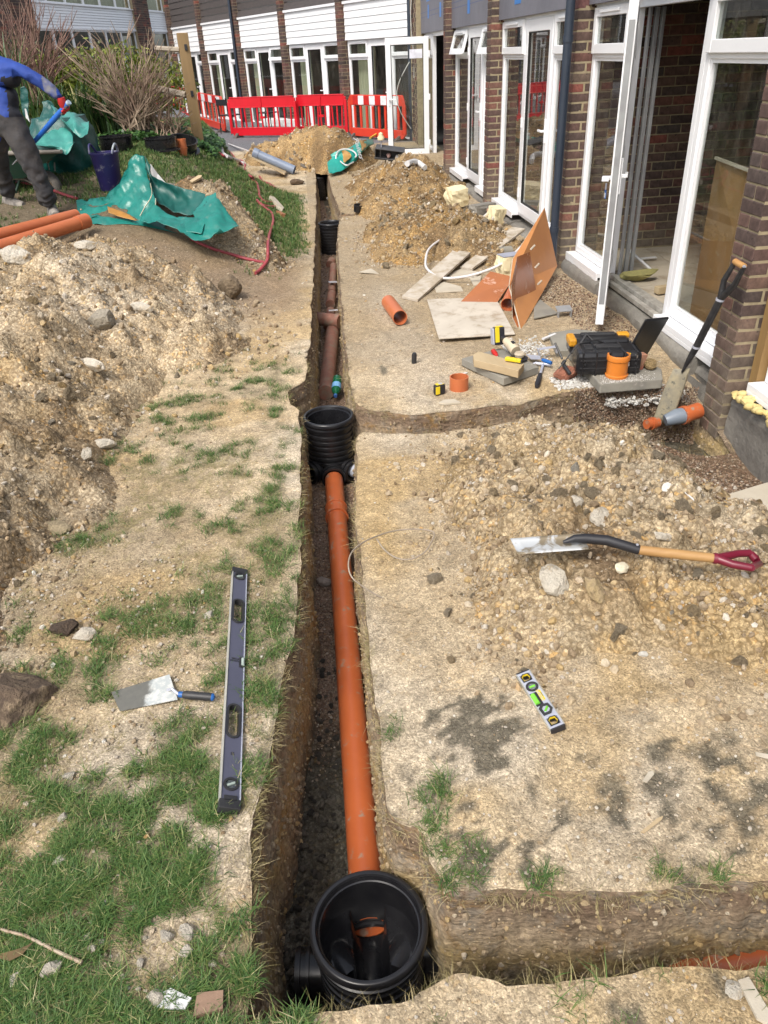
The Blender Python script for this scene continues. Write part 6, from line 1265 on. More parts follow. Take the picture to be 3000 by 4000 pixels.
for i in range(1500):
    u_, v_ = 2440 + random.gauss(0, 60), 1485 + random.gauss(0, 16)
    if 2345 < u_ < 2585 and v_ < 1500 - (u_ - 2345) * .085: p = G(u_, v_, .056); pts_.append(p[:])
s = .003 + .006 * RS.rand(len(pts_)); scatter('lime_chippings', np.array(pts_), rots(len(pts_)), np.stack([s, s, s * .7], 1), C_lime, 'white grit spread on the toolbox slab', 'gravel')
q = thing('plastic_bracket', 'small dark grey plastic bracket on the shingle by the plinth', 'bracket', G(2200, 1240, .0)); m = MB(); m.box((0, 0, .07), (.12, .08, .008), rot=(.3, 0, 0)); m.box((-.05, -.02, .035), (.008, .04, .07)); m.box((.05, -.02, .035), (.008, .04, .07)); m.build('bracket_plate', M_grey, q, bevel=.002)
# cream insulation blocks and rubble by the wall
def lump_block(u, v, z, dims, rz, seed, label, m=M_foamb, tilt=(0, 0), name='foam_block', cat='insulation block'):
    t_ = thing(name, label, cat, G(u, v, z), (tilt[0], tilt[1], rz)); bm = bmesh.new(); bmesh.ops.create_cube(bm, size=1); bmesh.ops.subdivide_edges(bm, edges=list(bm.edges), cuts=5, use_grid_fill=True)
    for vv_ in bm.verts:
        p_ = vv_.co; k_ = 1 + float(fbm(np.array([p_.x * 3 + seed]), np.array([p_.y * 3]), np.array([p_.z * 3]), s=seed, o=3)[0]) * .28; rr = max(abs(p_.x), abs(p_.y), abs(p_.z)) / max(1e-6, p_.length) * .25 + .85
        vv_.co = Vector((p_.x * dims[0], p_.y * dims[1], p_.z * dims[2] + dims[2] / 2)) * 1.0; vv_.co.x *= k_ * rr; vv_.co.y *= k_ * rr
    me = bpy.data.meshes.new('block'); bm.to_mesh(me); bm.free(); me.materials.append(m); place(me, 'block', t_); return t_
tI = lump_block(1986, 1072, .05, (.19, .15, .17), .25, 3, 'cream foam block with grey foil top between the orange sheets and the white pipe'); MB().box((0, 0, .178), (.18, .14, .006)).build('foil_face', mat('grey_foil', (.36, .38, .46), (.28, .30, .38), 8, .35), tI)
lump_block(1924, 890, .0, (.16, .15, .24), .5, 5, 'white and cream foam lump below the brick rubble by the wall', tilt=(.2, .1)); lump_block(1785, 800, .05, (.24, .20, .22), .3, 8, 'cream foam block against the far plinth', tilt=(.15, -.1))
lump_block(1885, 835, .03, (.30, .14, .12), .5, 12, 'grey concrete block end on the rubble by the wall', m=M_conc, name='concrete_block', cat='concrete block'); lump_block(1935, 845, .05, (.2, .12, .09), -.2, 13, 'loose brick under the concrete block', m=mat('loose_brick', (.30, .20, .14), (.34, .14, .08), 5, .9), name='loose_brick', cat='brick')
lump_block(1895, 880, .0, (.12, .10, .10), .7, 14, 'small orange brown brick end beside the foam lump', m=mat('brick_end', (.36, .22, .13)), name='loose_brick', cat='brick')
a_ = G(1968, 985, .05); t_ = thing('mortar_tin', 'grey round mortar cylinder lying between the planks', 'cylinder', a_, (0, PI / 2, .2)); MB().tube([(0, 0, -.07), (0, 0, .08)], .055, 20).build('cylinder_body', M_slab, t_, 40)
# white water pipe in a big loop
pts = [(1908, 830), (1874, 857), (1813, 889), (1740, 925), (1679, 969), (1663, 1016), (1670, 1052), (1722, 1085), (1813, 1081), (1903, 1056), (1975, 1020), (2048, 951)]; zz_ = [.16, .12, .14, .16, .14, .10, .07, .05, .07, .12, .18, .26]
P = [G(u, v, z) for (u, v), z in zip(pts, zz_)]
def smooth_path(P, n=6):
    P = [Vector(p) for p in P]; R = []
    for i in range(len(P) - 1):
        p0, p1, p2, p3 = P[max(i - 1, 0)], P[i], P[i + 1], P[min(i + 2, len(P) - 1)]
        for k in range(n):
            t_ = k / n; R.append(.5 * ((2 * p1) + (p2 - p0) * t_ + (2 * p0 - 5 * p1 + 4 * p2 - p3) * t_ * t_ + (3 * p1 - p0 - 3 * p2 + p3) * t_ ** 3))
    R.append(P[-1]); return R
def cable(name, label, cat, P, r, m, part=None):
    t_ = MB().tube([p for p in smooth_path(P)], r, 10).build(name, m, smooth=60, label=label, cat=cat); return t_
cable('water_pipe', 'white plastic water pipe looping over the planks and rubble', 'pipe', P, .012, mat('white_pipe', (.66, .64, .64), (.58, .54, .52), 8, .4, .05))
loop_ = [(1491, 2334), (1460, 2318), (1422, 2294), (1375, 2255), (1361, 2205), (1376, 2155), (1420, 2118), (1470, 2095), (1530, 2076), (1590, 2068), (1650, 2068), (1690, 2076), (1696, 2092), (1686, 2115), (1665, 2150), (1630, 2175), (1585, 2186), (1540, 2175), (1500, 2145), (1472, 2105)]
hz = [.01, .03, .06, .10, .12, .12, .10, .08, .06, .05, .04, .035, .03, .03, .025, .02, .02, .03, .04, .06]
cable('steel_cable', 'thin twisted steel cable looping over the trench edge', 'cable', [G(u, v, z + tz(G(u, v).x, G(u, v).y) * 0 + .005) for (u, v), z in zip(loop_, hz)], .0032, mat('steel_cable_metal', (.34, .28, .22), (.26, .22, .17), 40, .5))
sticklet(1100, 1480, 1165, 1470, .006, 'thin pale stick at the trench edge by the left lip', M_wood) if False else None
# ================================================================ LEFT BANK
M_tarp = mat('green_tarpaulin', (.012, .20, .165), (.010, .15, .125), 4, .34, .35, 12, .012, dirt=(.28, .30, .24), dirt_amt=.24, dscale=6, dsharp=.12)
M_tarpd = mat('green_tarpaulin_shaded', (.008, .10, .085), (.006, .075, .065), 4, .45, .3, 12, .012)  # darker copy of the tarpaulin green, shade inside the fold put into the colour
def cloth(name, grid, m, parent, sub=9, wr=.02, seed=0, o=Vector(), fold=7.0, label=None):
    g = np.array([[list(p) for p in r] for r in grid]); R, Cn = g.shape[:2]
    def cr(a, n):
        out = []; L = a.shape[0]
        for i in range(L - 1):
            p0, p1, p2, p3 = a[max(i - 1, 0)], a[i], a[i + 1], a[min(i + 2, L - 1)]
            for k in range(n): t_ = k / n; out.append(.5 * (2 * p1 + (p2 - p0) * t_ + (2 * p0 - 5 * p1 + 4 * p2 - p3) * t_ ** 2 + (3 * p1 - p0 - 3 * p2 + p3) * t_ ** 3))
        out.append(a[-1]); return np.array(out)
    g = cr(g, sub); g = cr(g.transpose(1, 0, 2), sub).transpose(1, 0, 2); r_, c_ = g.shape[:2]; X, Y, Z = g[..., 0], g[..., 1], g[..., 2]
    n1 = 1 - np.abs(fbm(X * fold, Y * fold * .6, Z * fold, s=200 + seed, o=2)) * 2.2; n2 = (1 - np.abs(fbm(X * 17, Y * 12, Z * 17, s=210 + seed, o=2)) * 2.2)
    U = np.gradient(g, axis=0); Vv = np.gradient(g, axis=1); N = np.cross(Vv, U); N /= np.linalg.norm(N, axis=2)[..., None] + 1e-9
    g = g + N * (n1 * wr + n2 * wr * .35)[..., None]; V = g.reshape(-1, 3) - np.array(o)
    idx = np.arange(r_ * c_).reshape(r_, c_); F = np.stack([idx[:-1, :-1], idx[:-1, 1:], idx[1:, 1:], idx[1:, :-1]], -1).reshape(-1, 4)
    ob = bpy.data.objects.new(name, arr_mesh(name, V, F, m, True)); COL.objects.link(ob); ob.parent = parent; props(ob, label); sm = ob.modifiers.new('s', 'SOLIDIFY'); sm.thickness = .003; sm.offset = 0; return ob
def c2(x, y): return (250 + x / 1.269, 550 + y / 1.269)
tp = thing('tarpaulin', 'large green tarpaulin crumpled over the heap beside the orange pipes', 'tarpaulin', hit(600, 900)); o_ = tp.location.copy()
def row(pts, Ys): return [FYp(*c2(*p), Y) for p, Y in zip(pts, Ys)]
# upright fold with the peak, left tail
rows = [row([(60, 290), (160, 275), (230, 240), (285, 150), (345, 62), (400, 72)], [8.3, 8.4, 8.45, 8.5, 8.5, 8.5]),
        row([(62, 325), (165, 310), (250, 290), (300, 225), (345, 160), (415, 170)], [8.15, 8.2, 8.25, 8.3, 8.35, 8.35]),
        row([(75, 352), (175, 350), (260, 350), (320, 320), (370, 290), (440, 250)], [8.0, 8.0, 8.05, 8.1, 8.1, 8.15]),
        row([(110, 372), (190, 372), (270, 385), (330, 385), (385, 385), (450, 290)], [7.85, 7.85, 7.85, 7.85, 7.9, 8.0])]
cloth('tarp_fold', rows, M_tarp, tp, o=o_, wr=.034, seed=1)
rows = [row([(400, 72), (412, 120), (430, 170), (485, 205), (560, 225), (640, 245), (700, 262)], [8.5, 8.4, 8.35, 8.3, 8.25, 8.2, 8.1]),
        row([(420, 170), (440, 210), (480, 255), (530, 275), (590, 290), (650, 300), (700, 290)], [8.35, 8.35, 8.3, 8.28, 8.2, 8.1, 8.0]),
        row([(440, 250), (455, 280), (500, 320), (560, 350), (610, 360), (660, 350), (720, 320)], [8.15, 8.15, 8.1, 8.05, 8.0, 7.95, 7.85])]
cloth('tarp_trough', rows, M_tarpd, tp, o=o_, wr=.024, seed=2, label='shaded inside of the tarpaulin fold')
rows = [row([(700, 262), (750, 250), (775, 285)], [8.05, 8.0, 7.95]), row([(640, 345), (745, 300), (815, 345)], [7.9, 7.85, 7.8]), row([(640, 380), (740, 370), (862, 415)], [7.75, 7.7, 7.65]), row([(560, 425), (700, 440), (858, 422)], [7.6, 7.55, 7.55]), row([(600, 450), (655, 492), (760, 455)], [7.5, 7.45, 7.5])]
cloth('tarp_fold', rows, M_tarp, tp, o=o_, wr=.026, seed=3)
rows = [row([(440, 300), (500, 345), (560, 370), (640, 372), (745, 382)], [7.95, 7.9, 7.85, 7.8, 7.75]), row([(380, 380), (470, 385), (560, 395), (640, 400), (700, 395)], [7.8, 7.75, 7.7, 7.68, 7.65]), row([(370, 395), (450, 402), (530, 420), (600, 440), (680, 450)], [7.72, 7.65, 7.6, 7.55, 7.5])]
cloth('tarp_fold', rows, M_tarp, tp, o=o_, wr=.020, seed=4)
rows = [[hit(*c2(x, y), .03) for x, y in ((100, 362), (200, 375), (300, 385), (400, 395), (520, 405))], [hit(*c2(x, y), .02) for x, y in ((115, 385), (200, 395), (300, 402), (400, 412), (500, 432))], [hit(*c2(x, y), .012) for x, y in ((125, 405), (200, 413), (290, 410), (390, 420), (560, 455))]]
cloth('tarp_hem', rows, M_tarp, tp, o=o_, wr=.008, seed=5)
rows = [row([(215, 322), (280, 345), (340, 378)], [7.93, 7.88, 7.82]), row([(222, 352), (280, 375), (360, 396)], [7.80, 7.78, 7.74])]
cloth('orange_print', rows, mat('orange_print', (.45, .22, .04), (.35, .16, .03), 8, .4), tp, o=o_, wr=.006, seed=6)
for q_ in (((372, 384), (400, 330), (435, 270), (428, 210)), ((455, 285), (452, 330), (430, 384))): MB().tube(smooth_path([FYp(*c2(*p), 7.95) - o_ for p in q_]), .006, 6).build('white_seam', M_tarp if False else mat('pale_tape', (.5, .5, .38)), tp, 60)
sc_ = thing('paper_scrap', 'white folded plastic scrap sticking up behind the green tarpaulin', 'scrap', FYp(*c2(450, 175), 8.75)); MB().add([(-.05, 0, .06), (-.02, 0, .12), (.03, .02, .02), (.10, 0, -.07), (.0, 0, -.05)], [(0, 1, 2, 3, 4)]).build('scrap_sheet', M_white, sc_)
sticklet(745, 715, 790, 690, .045, 'pale timber offcut on the small brown heap', M_wood, 'timber_piece', .02)
# bulk bag
bg = thing('bulk_bag', 'green bulk bag with its open flap folded down, behind the wheelbarrow', 'bag', hit(262, 662)); o_ = bg.location.copy(); YB = 9.6
bx0, bx1 = FYp(130, 600, YB).x, FYp(357, 600, YB).x; bc = (bx0 + bx1) / 2; bw = (bx1 - bx0) / 2
mb = MB(); V = []; nz, na = 16, 48
for i in range(nz + 1):
    z = -.10 + .62 * i / nz; bul = (.90 + .12 * math.sin(PI * min(1, i / nz * 1.1))) * (1 - .12 * max(0, i / nz - .8) * 5)
    for k in range(na):
        q = 2 * PI * k / na; ex = abs(math.cos(q)) ** .55 * math.copysign(1, math.cos(q)); ey = abs(math.sin(q)) ** .55 * math.copysign(1, math.sin(q)); w_ = 1 + .03 * math.sin(7 * q + i) + .02 * math.sin(15 * q - i * .7)
        V.append((ex * bw * bul * w_, ey * .42 * bul * w_, z))
mb.add(V, [(i * na + k, i * na + (k + 1) % na, (i + 1) * na + (k + 1) % na, (i + 1) * na + k) for i in range(nz) for k in range(na)] + [tuple(nz * na + k for k in range(na))])
M_bag = mat('dark_green_bag', (.006, .085, .075), (.005, .06, .055), 5, .4, .5, 14, .02); ob = mb.build('bag_body', M_bag, bg, 60); ob.location = (bc - o_.x, YB + .2 - o_.y, 0)
def b8(x, y): return (x / 2.309, 300 + y / 2.309)
def rb(pts, Ys): return [FYp(*b8(*p), Y) for p, Y in zip(pts, Ys)]
M_flap = mat('pale_green_flap', (.06, .30, .25), (.03, .19, .165), 5, .35, .4, 9, .02, dirt=(.25, .38, .33), dirt_amt=.25, dscale=6)
cloth('bag_flap', [rb([(470, 240), (560, 300), (640, 300), (720, 350), (800, 400)], [9.75] * 5), rb([(520, 330), (600, 400), (660, 400), (730, 430), (800, 430)], [9.5, 9.45, 9.4, 9.4, 9.4]), rb([(600, 400), (650, 480), (690, 520), (730, 540), (775, 500)], [9.3, 9.28, 9.25, 9.22, 9.25])], M_flap, bg, o=o_, wr=.02, seed=11)
cloth('bag_flap', [rb([(300, 500), (420, 460), (520, 445), (600, 460)], [9.6, 9.5, 9.45, 9.4]), rb([(300, 560), (420, 540), (520, 530), (650, 520)], [9.3, 9.3, 9.28, 9.25]), rb([(330, 600), (440, 615), (540, 625), (650, 600)], [9.15, 9.15, 9.12, 9.12]), rb([(480, 620), (540, 640), (610, 695), (665, 580)], [9.1, 9.08, 9.05, 9.1])], M_flap, bg, o=o_, wr=.018, seed=12)
cloth('bag_mouth', [rb([(370, 215), (430, 210), (465, 240), (520, 330)], [9.9, 9.9, 9.85, 9.8]), rb([(385, 280), (440, 300), (480, 340), (560, 400)], [9.85, 9.85, 9.8, 9.75]), rb([(310, 450), (380, 430), (470, 430), (580, 440)], [9.7, 9.7, 9.65, 9.6])], M_bag, bg, o=o_, wr=.02, seed=13)
cloth('bag_mouth', [rb([(180, 100), (215, 88), (250, 130)], [10, 10, 10]), rb([(185, 220), (220, 230), (258, 300)], [10, 10, 10]), rb([(210, 350), (240, 380), (265, 420)], [10, 10, 10])], M_bag, bg, o=o_, wr=.015, seed=14)
m = MB(); 
for x0, y0, x1, y1 in ((415, 735, 445, 840), (490, 770, 495, 850)): m.tube([FYp(*b8(x0, y0), 9.28) - o_, FYp(*b8(x1, y1), 9.28) - o_], .008, 5)
m.build('lifting_strap', mat('white_strap', (.5, .5, .46)), bg, 50); cloth('orange_label', [rb([(400, 740), (450, 738)], [9.3, 9.3]), rb([(395, 778), (445, 775)], [9.28, 9.28])], mat('orange_label', (.40, .19, .05)), bg, o=o_, wr=.0, seed=15)
m = MB(); m.add([FYp(*b8(*p), 9.3) - o_ for p in ((222, 285), (236, 290), (270, 410), (232, 370))], [(0, 1, 2, 3)]); m.build('white_tag', M_white, bg)
# tub
tb_ = hit(437, 742, 0); tub = thing('rubber_tub', 'dark blue flexible tub splashed with mud standing on the bank', 'tub', tb_); M_tub = mat('navy_rubber', (.022, .018, .11), (.018, .015, .085), 6, .45, .1, dirt=(.27, .27, .30), dirt_amt=.36, dscale=9, dsharp=.07)
r1 = (FYp(497, 600, tb_.y).x - FYp(385, 600, tb_.y).x) / 2; hz_ = FYp(440, 592, tb_.y).z - tb_.z; m = MB(); m.lathe([(0, .0), (r1 * .72, 0), (r1 * .76, .01), (r1 * .98, hz_ - .02), (r1 * 1.03, hz_ - .01), (r1 * 1.03, hz_), (r1 * .95, hz_), (r1 * .73, .02), (0, .02)], 48); m.build('tub_body', M_tub, tub, 50)
for sx in (0, 1):
    a0 = PI * (.0 + sx) - .3; m = MB(); m.tube(smooth_path([(r1 * math.cos(a0 + q) * (.98 + .0 * q), r1 * math.sin(a0 + q), hz_ - .012 + .085 * math.sin(PI * k / 5)) for k, q in enumerate(np.linspace(-.5, .5, 6))]), .011, 8); m.build('handle', mat('pale_rubber', (.42, .48, .48), (.05, .045, .16), 9, .4) if sx == 0 else M_tub, tub, 60)
# black chamber rings and orange bend
def cring(u, v, lb, r, h, rot=(0, 0, 0), flange=True):
    p = hit(u, v); t_ = thing('chamber_ring', lb, 'plastic ring', p, rot); m = MB(); m.lathe([(r * .97, .0), (r * 1.0, .01), (r * 1.0, h - .02), (r * 1.05, h - .015), (r * 1.05, h), (r * .96, h), (r * .93, .0)], 48); m.build('ring_body', M_blkc, t_, 40)
    if flange: m = MB(); m.lathe([(r * .93, .0), (r * 1.2, .0), (r * 1.2, .018), (r * 1.0, .022)], 48); m.build('flange', M_blkc, t_, 40)
cring(460, 590, 'black plastic ring behind the blue tub', .195, .17, flange=False); cring(633, 588, 'black flanged ring, the left of two on the grass by the post', .19, .15); cring(715, 588, 'tilted black flanged ring beside the fence post', .18, .14, rot=(.28, .18, 0))
p = hit(711, 606, 0); t_ = thing('pipe_bend', 'small orange pipe bend on the grass before the black rings', 'pipe bend', p, (0, .12, 0)); MB().hollow((0, 0, .0), (.01, 0, .10), .062, .054, 28).build('bend_socket', M_or2, t_, 35); MB().hollow((.01, 0, .09), (.0, 0, .185), .055, .049, 28).build('bend_neck', M_or2, t_, 35)
# stacked orange pipes at left
e = G(338, 862, .64); l_ = G(-60, 985, .60); ppA = pipe_thing('new orange drain pipe lying on the left heap, the front one of two', e, l_, .058, M_or2, collars=((.05, .06, .006),))
e2 = G(300, 845, .66); pipe_thing('new orange drain pipe lying behind the front one on the left heap', e2 + Vector((-.02, .06, 0)), G(-80, 940, .66), .055, M_or2)
a_ = G(62, 952, .60); pipe_thing('dark green tube end at the left edge below the orange pipes', a_, G(-80, 950, .60), .028, mat('dirty_green_tube', (.03, .10, .07), (.12, .13, .10), 10, .5))
# grey blue pipe, black ring, laths at the end of the bank
def gp(u, v, dz=0): return hit(u, v, dz)
a_ = G(995, 598, .42); b_ = G(1150, 665, .13); pipe_thing('grey blue pipe lying down the bank towards the far heap', a_, b_, .075, mat('grey_blue_pipe', (.22, .27, .36), (.18, .22, .30), 3, .4), collars=((.04, .05, .01),))
p = G(1103, 628, .06); t_ = thing('chamber_ring', 'black ring standing behind the grey blue pipe', 'plastic ring', p, (0, .1, 0)); m = MB(); m.lathe([(.17, 0), (.18, .01), (.18, .17), (.19, .18), (.17, .18), (.165, 0)], 40); m.build('ring_body', M_blkc, t_, 40)
sticklet(1130, 618, 1200, 658, .05, 'dark narrow board by the black ring', mat('dark_board', (.12, .10, .08)), 'timber_lath', .02); sticklet(890, 562, 984, 596, .03, 'thin white lath on the far edge of the grass bank', M_white, 'timber_lath', .015)
place(stone_mesh(490, 3, (1, .7, .5), .5, mat('turf_lump', (.15, .10, .06), bump=.9, bscale=10, bdist=.05)), 'turf_clod', None, gp(1155, 712, .03), (0, 0, .2), (.28, .28, .22), label='brown clod of turf on the far grass bank by the trench', cat='turf clod')
# red hose
M_hose = mat('red_hose', (.36, .06, .075), (.30, .05, .06), 8, .5, .05, dirt=(.42, .28, .24), dirt_amt=.3, dscale=20)
def c8(x, y): return (700 + x / 1.587, 500 + y / 1.587)
hp = [(130, 105), (180, 125), (240, 150), (290, 180), (340, 195), (385, 200), (408, 225), (408, 262), (430, 290), (465, 310), (505, 330), (550, 350), (597, 372), (560, 345), (520, 330), (498, 300), (515, 330), (470, 312), (450, 318), (480, 340), (492, 380), (500, 425), (530, 455), (580, 462), (604, 480), (570, 487), (520, 478), (480, 445), (500, 470), (540, 500), (575, 530), (582, 580), (565, 640), (552, 700), (550, 760), (545, 820), (500, 880), (470, 900)]
cable('garden_hose', 'red hose winding down the grass bank from the post to the trench side', 'hose', [hit(*c8(x, y), .022) for x, y in hp], .016, M_hose)
cable('garden_hose', 'second red hose loop beside the white lagging', 'hose', [hit(*c8(x, y), .022) for x, y in [(270, 135), (310, 145), (335, 170), (350, 195), (395, 225)]], .014, M_hose)
cable('garden_hose', 'red hose emerging between the tarpaulin and the left heap', 'hose', [hit(u, v, .015) for u, v in ((745, 930), (780, 950), (840, 975), (900, 992), (960, 1010), (1030, 1025))], .015, M_hose)
cable('garden_hose', 'dark red hose behind the wheelbarrow', 'hose', [hit(u, v, .02) for u, v in ((-20, 700), (40, 708), (110, 718), (170, 730), (250, 760), (300, 775))], .014, M_hose)
cable('white_lagging', 'white cloth lagging trailing down the grass from the fence post', 'lagging', [hit(*c8(x, y), .03) for x, y in [(160, 25), (200, 65), (245, 95), (262, 135), (270, 160), (310, 185), (370, 205), (405, 222)]], .032, mat('white_lagging_cloth', (.62, .60, .60), (.5, .46, .45), 9, .8, .5))
sticklet(1060, 780, 1100, 830, .10, 'pale broken brick by the hose knot', M_pale, 'brick_piece', .05); sticklet(1085, 835, 1110, 850, .08, 'orange brick piece under the hose knot', mat('orange_brick', (.36, .15, .07)), 'brick_piece', .04)
# fence
pb_ = hit(778, 568); fz_ = FYp(718, 128, pb_.y); fn = thing('timber_fence', 'square timber fence post with rails at the garden edge', 'fence', pb_); M_post = mat('treated_timber', (.30, .20, .095), (.22, .145, .065), 5, .75, .35, 24, .005, stretch=(1, 1, .12), dirt=(.42, .34, .22), dirt_amt=.3, dscale=5)
MB().box((0, 0, (fz_.z - pb_.z) / 2), (.14, .10, fz_.z - pb_.z), rz=.25).build('post', M_post, fn, bevel=.006)
def rel(u, v, dy=0): return FYp(u, v, pb_.y + dy) - pb_
M_rail = mat('weathered_rail', (.40, .34, .27), (.30, .26, .20), 6, .85, .4)
for (u0, v0, u1, v1, r_, dy_) in ((605, 190, 700, 195, .035, .02), (600, 344, 725, 372, .045, .12)): a_, b_ = rel(u0, v0, dy_), rel(u1, v1, 0); d_ = (b_ - a_).length; m = MB(); m.tube([a_, a_.lerp(b_, .5), b_], r_, 7); m.build('rail', M_rail, fn, 30)
m = MB(); a_, b_ = rel(690, 490, .3), rel(765, 520, .05); m.tube([a_ - Vector((.3, -.3, 0)), b_], .07, 5); m.build('gravel_board', M_post, fn)
for v_ in (185, 365): p_ = rel(728 if v_ < 200 else 752, v_, 0) - Vector((0, .055, 0)); m = MB(); m.box(p_, (.035, .012, .07)); m.build('mortice', M_blk2, fn)
# ================================================================ BARRIERS, furniture behind
M_bar = mat('red_barrier_plastic', (.60, .010, .022), (.52, .009, .018), 3, .32, .03); M_bar2 = mat('orange_red_plastic', (.60, .045, .02), (.54, .04, .018), 3, .35, .03)
def barrier(a, b, h, m, label, style=0, group=None):
    d = b - a; L = d.length; ang = math.atan2(d.y, d.x); t_ = thing('safety_barrier', label, 'barrier', ((a.x + b.x) / 2, (a.y + b.y) / 2, (a.z + b.z) / 2), (0, -math.atan2(d.z, math.hypot(d.x, d.y)), ang), group=group); w = L / 2; th = .045
    mb = MB(); k = h / 1.0
    def bar(x0, z0, x1, z1, tt=th): mb.hexa([(x0, -tt / 2, z0), (x1, -tt / 2, z0), (x1, tt / 2, z0), (x0, tt / 2, z0), (x0, -tt / 2, z1), (x1, -tt / 2, z1), (x1, tt / 2, z1), (x0, tt / 2, z1)])
    if style == 0:
        bar(-w, .10 * k, -w + .07, .88 * k); bar(w - .07, .10 * k, w, .88 * k); bar(-w + .07, .05 * k, w - .07, .24 * k); bar(-w + .07, .76 * k, w - .07, 1.0 * k); bar(-w + .02, .88 * k, -w + .07, .96 * k); bar(w - .07, .88 * k, w - .02, .96 * k); bar(-w + .07, .985 * k, w - .07, 1.01 * k, .065); bar(-w + .07, .74 * k, w - .07, .765 * k, .06); bar(-w + .07, .235 * k, w - .07, .255 * k, .06)
    else:
        bar(-w, .14 * k, -w + .10, .86 * k); bar(w - .10, .14 * k, w, .86 * k); bar(-w + .10, .04 * k, w - .10, .24 * k); bar(-w + .10, .76 * k, w - .10, 1.0 * k)
        for sx in (-1, 1):
            mb.add([(sx * (w - .10), -th / 2, 1.0 * k), (sx * w, -th / 2, .86 * k), (sx * (w - .10), -th / 2, .86 * k), (sx * (w - .10), th / 2, 1.0 * k), (sx * w, th / 2, .86 * k), (sx * (w - .10), th / 2, .86 * k)], [(0, 1, 2), (3, 5, 4), (0, 3, 4, 1)]); mb.add([(sx * (w - .10), -th / 2, .04 * k), (sx * w, -th / 2, .14 * k), (sx * (w - .10), -th / 2, .14 * k), (sx * (w - .10), th / 2, .04 * k), (sx * w, th / 2, .14 * k), (sx * (w - .10), th / 2, .14 * k)], [(0, 1, 2), (3, 5, 4), (0, 3, 4, 1)])
    mb.build('barrier_frame', m, t_, bevel=.012)
    n = 11 if style == 0 else 8; sl = MB(); sw = .030 if style == 0 else .055; zz0, zz1 = .25 * k, .75 * k; sl.hexa([(-sw / 2, -.016, zz0), (sw / 2, -.016, zz0), (sw / 2, .016, zz0), (-sw / 2, .016, zz0), (-sw / 2, -.016, zz1), (sw / 2, -.016, zz1), (sw / 2, .016, zz1), (-sw / 2, .016, zz1)]); sme = sl.mesh('slat', m)
    for i in range(n):
        x = -w + (.10 + (2 * w - .20) * (i + .5) / n if style == 0 else .13 + (2 * w - .26) * (i + .5) / n); place(sme, 'slat', t_, (x, 0, 0), (0, (.05 * math.sin(i * 2.1) if style == 0 else 0), 0))
    if style == 0:
        mm = MB(); mm.box((0, 0, .50 * k), (.12, .04, .05)); mm.build('slat_link', m, t_); mm = MB(); mm.box((0, -.03, .87 * k), (.035, .02, .22 * k)); mm.build('centre_rib', m, t_)
    else:
        for i in range(8):
            mm = MB(); x0 = -w + .2 + (2 * w - .4) * i / 8; mm.box((x0 + (2 * w - .4) / 16, -th / 2 - .004, .88 * k), ((2 * w - .4) / 8 - .003, .005, .20 * k)); mm.build('reflective_panel', mat('reflective_white', (.82, .82, .84), rough=.3, bump=0) if i % 2 else M_red, t_)
    for sx in (-w * .8, w * .8): mm = MB(); mm.add([(sx - .05, -.22, -.02), (sx + .05, -.22, -.02), (sx + .05, .22, -.02), (sx - .05, .22, -.02), (sx - .03, -.03, .10), (sx + .03, -.03, .10), (sx + .03, .03, .10), (sx - .03, .03, .10)], [(3, 2, 1, 0), (4, 5, 6, 7), (0, 1, 5, 4), (1, 2, 6, 5), (2, 3, 7, 6), (3, 0, 4, 7)]); mm.build('foot', mat('foot_rubber', (.06, .055, .05), (.10, .09, .08)), t_)
    return t_
zb_ = .2; hh_ = .86
def bp(u, v, z=zb_): return G(u, v, z)
b1, b1r = bp(906, 538), bp(1168, 536); b2, b2r = bp(1166, 533), bp(1362, 533); b3, b3r = bp(1368, 536), bp(1588, 552)
barrier(b1, b1r, hh_, M_bar, 'red plastic barrier directly behind the far heap, the one left of centre'); barrier(b2, b2r, hh_, M_bar, 'red plastic barrier partly hidden by the far heap, in the middle'); barrier(b3, b3r, hh_, M_bar2, 'orange red barrier with red and white band, partly seen through the open glass door', 1)
b0r, b0 = bp(885, 520), bp(762, 478, .25); barrier(b0, b0r, .84, M_bar2, 'orange red barrier with one white panel right of the fence post', 1)
bm_, bmr = bp(600, 440, .42), bp(755, 478, .3); barrier(bm_, bmr, .86, M_bar, 'red barrier behind the bare shrub left of the fence post')
M_blkm = mat('black_furniture', (.012, .012, .014), rough=.35, bump=0)
def chair(x, y, rz, label):
    t_ = thing('patio_chair', label, 'chair', (x, y, .2), (0, 0, rz))
    for sx in (-.2, .2):
        for sy in (-.2, .2): MB().tube([(sx * 1.1, sy * 1.1, 0), (sx, sy, .42)], .012, 8).build('leg', M_blkm, t_, 40)
        MB().tube([(sx, .2, .42), (sx, .26, .82)], .012, 8).build('back_post', M_blkm, t_, 40)
    MB().box((0, 0, .43), (.44, .44, .025)).build('seat', M_blkm, t_, bevel=.008); MB().box((0, .25, .72), (.42, .02, .14)).build('backrest', M_blkm, t_, bevel=.006); return t_
p = bp(905, 520); chair(p.x + .05, p.y - .15, 2.3, 'black patio chair between the two barriers at left'); p = bp(1050, 518); chair(p.x, p.y + .5, .6, 'black patio chair seen through the slats of the red barrier')
p = bp(1000, 520); t_ = thing('patio_table', 'small round black table behind the red barrier', 'table', (p.x, p.y + .7, .2)); MB().lathe([(0, .70), (.38, .70), (.38, .725), (0, .725)], 28).build('tabletop', M_blkm, t_, 40); MB().tube([(0, 0, .02), (0, 0, .70)], .03, 12).build('pedestal', M_grey, t_, 40); MB().lathe([(0, .03), (.22, .0), (.22, .02), (0, .05)], 20).build('base', M_blkm, t_, 40)
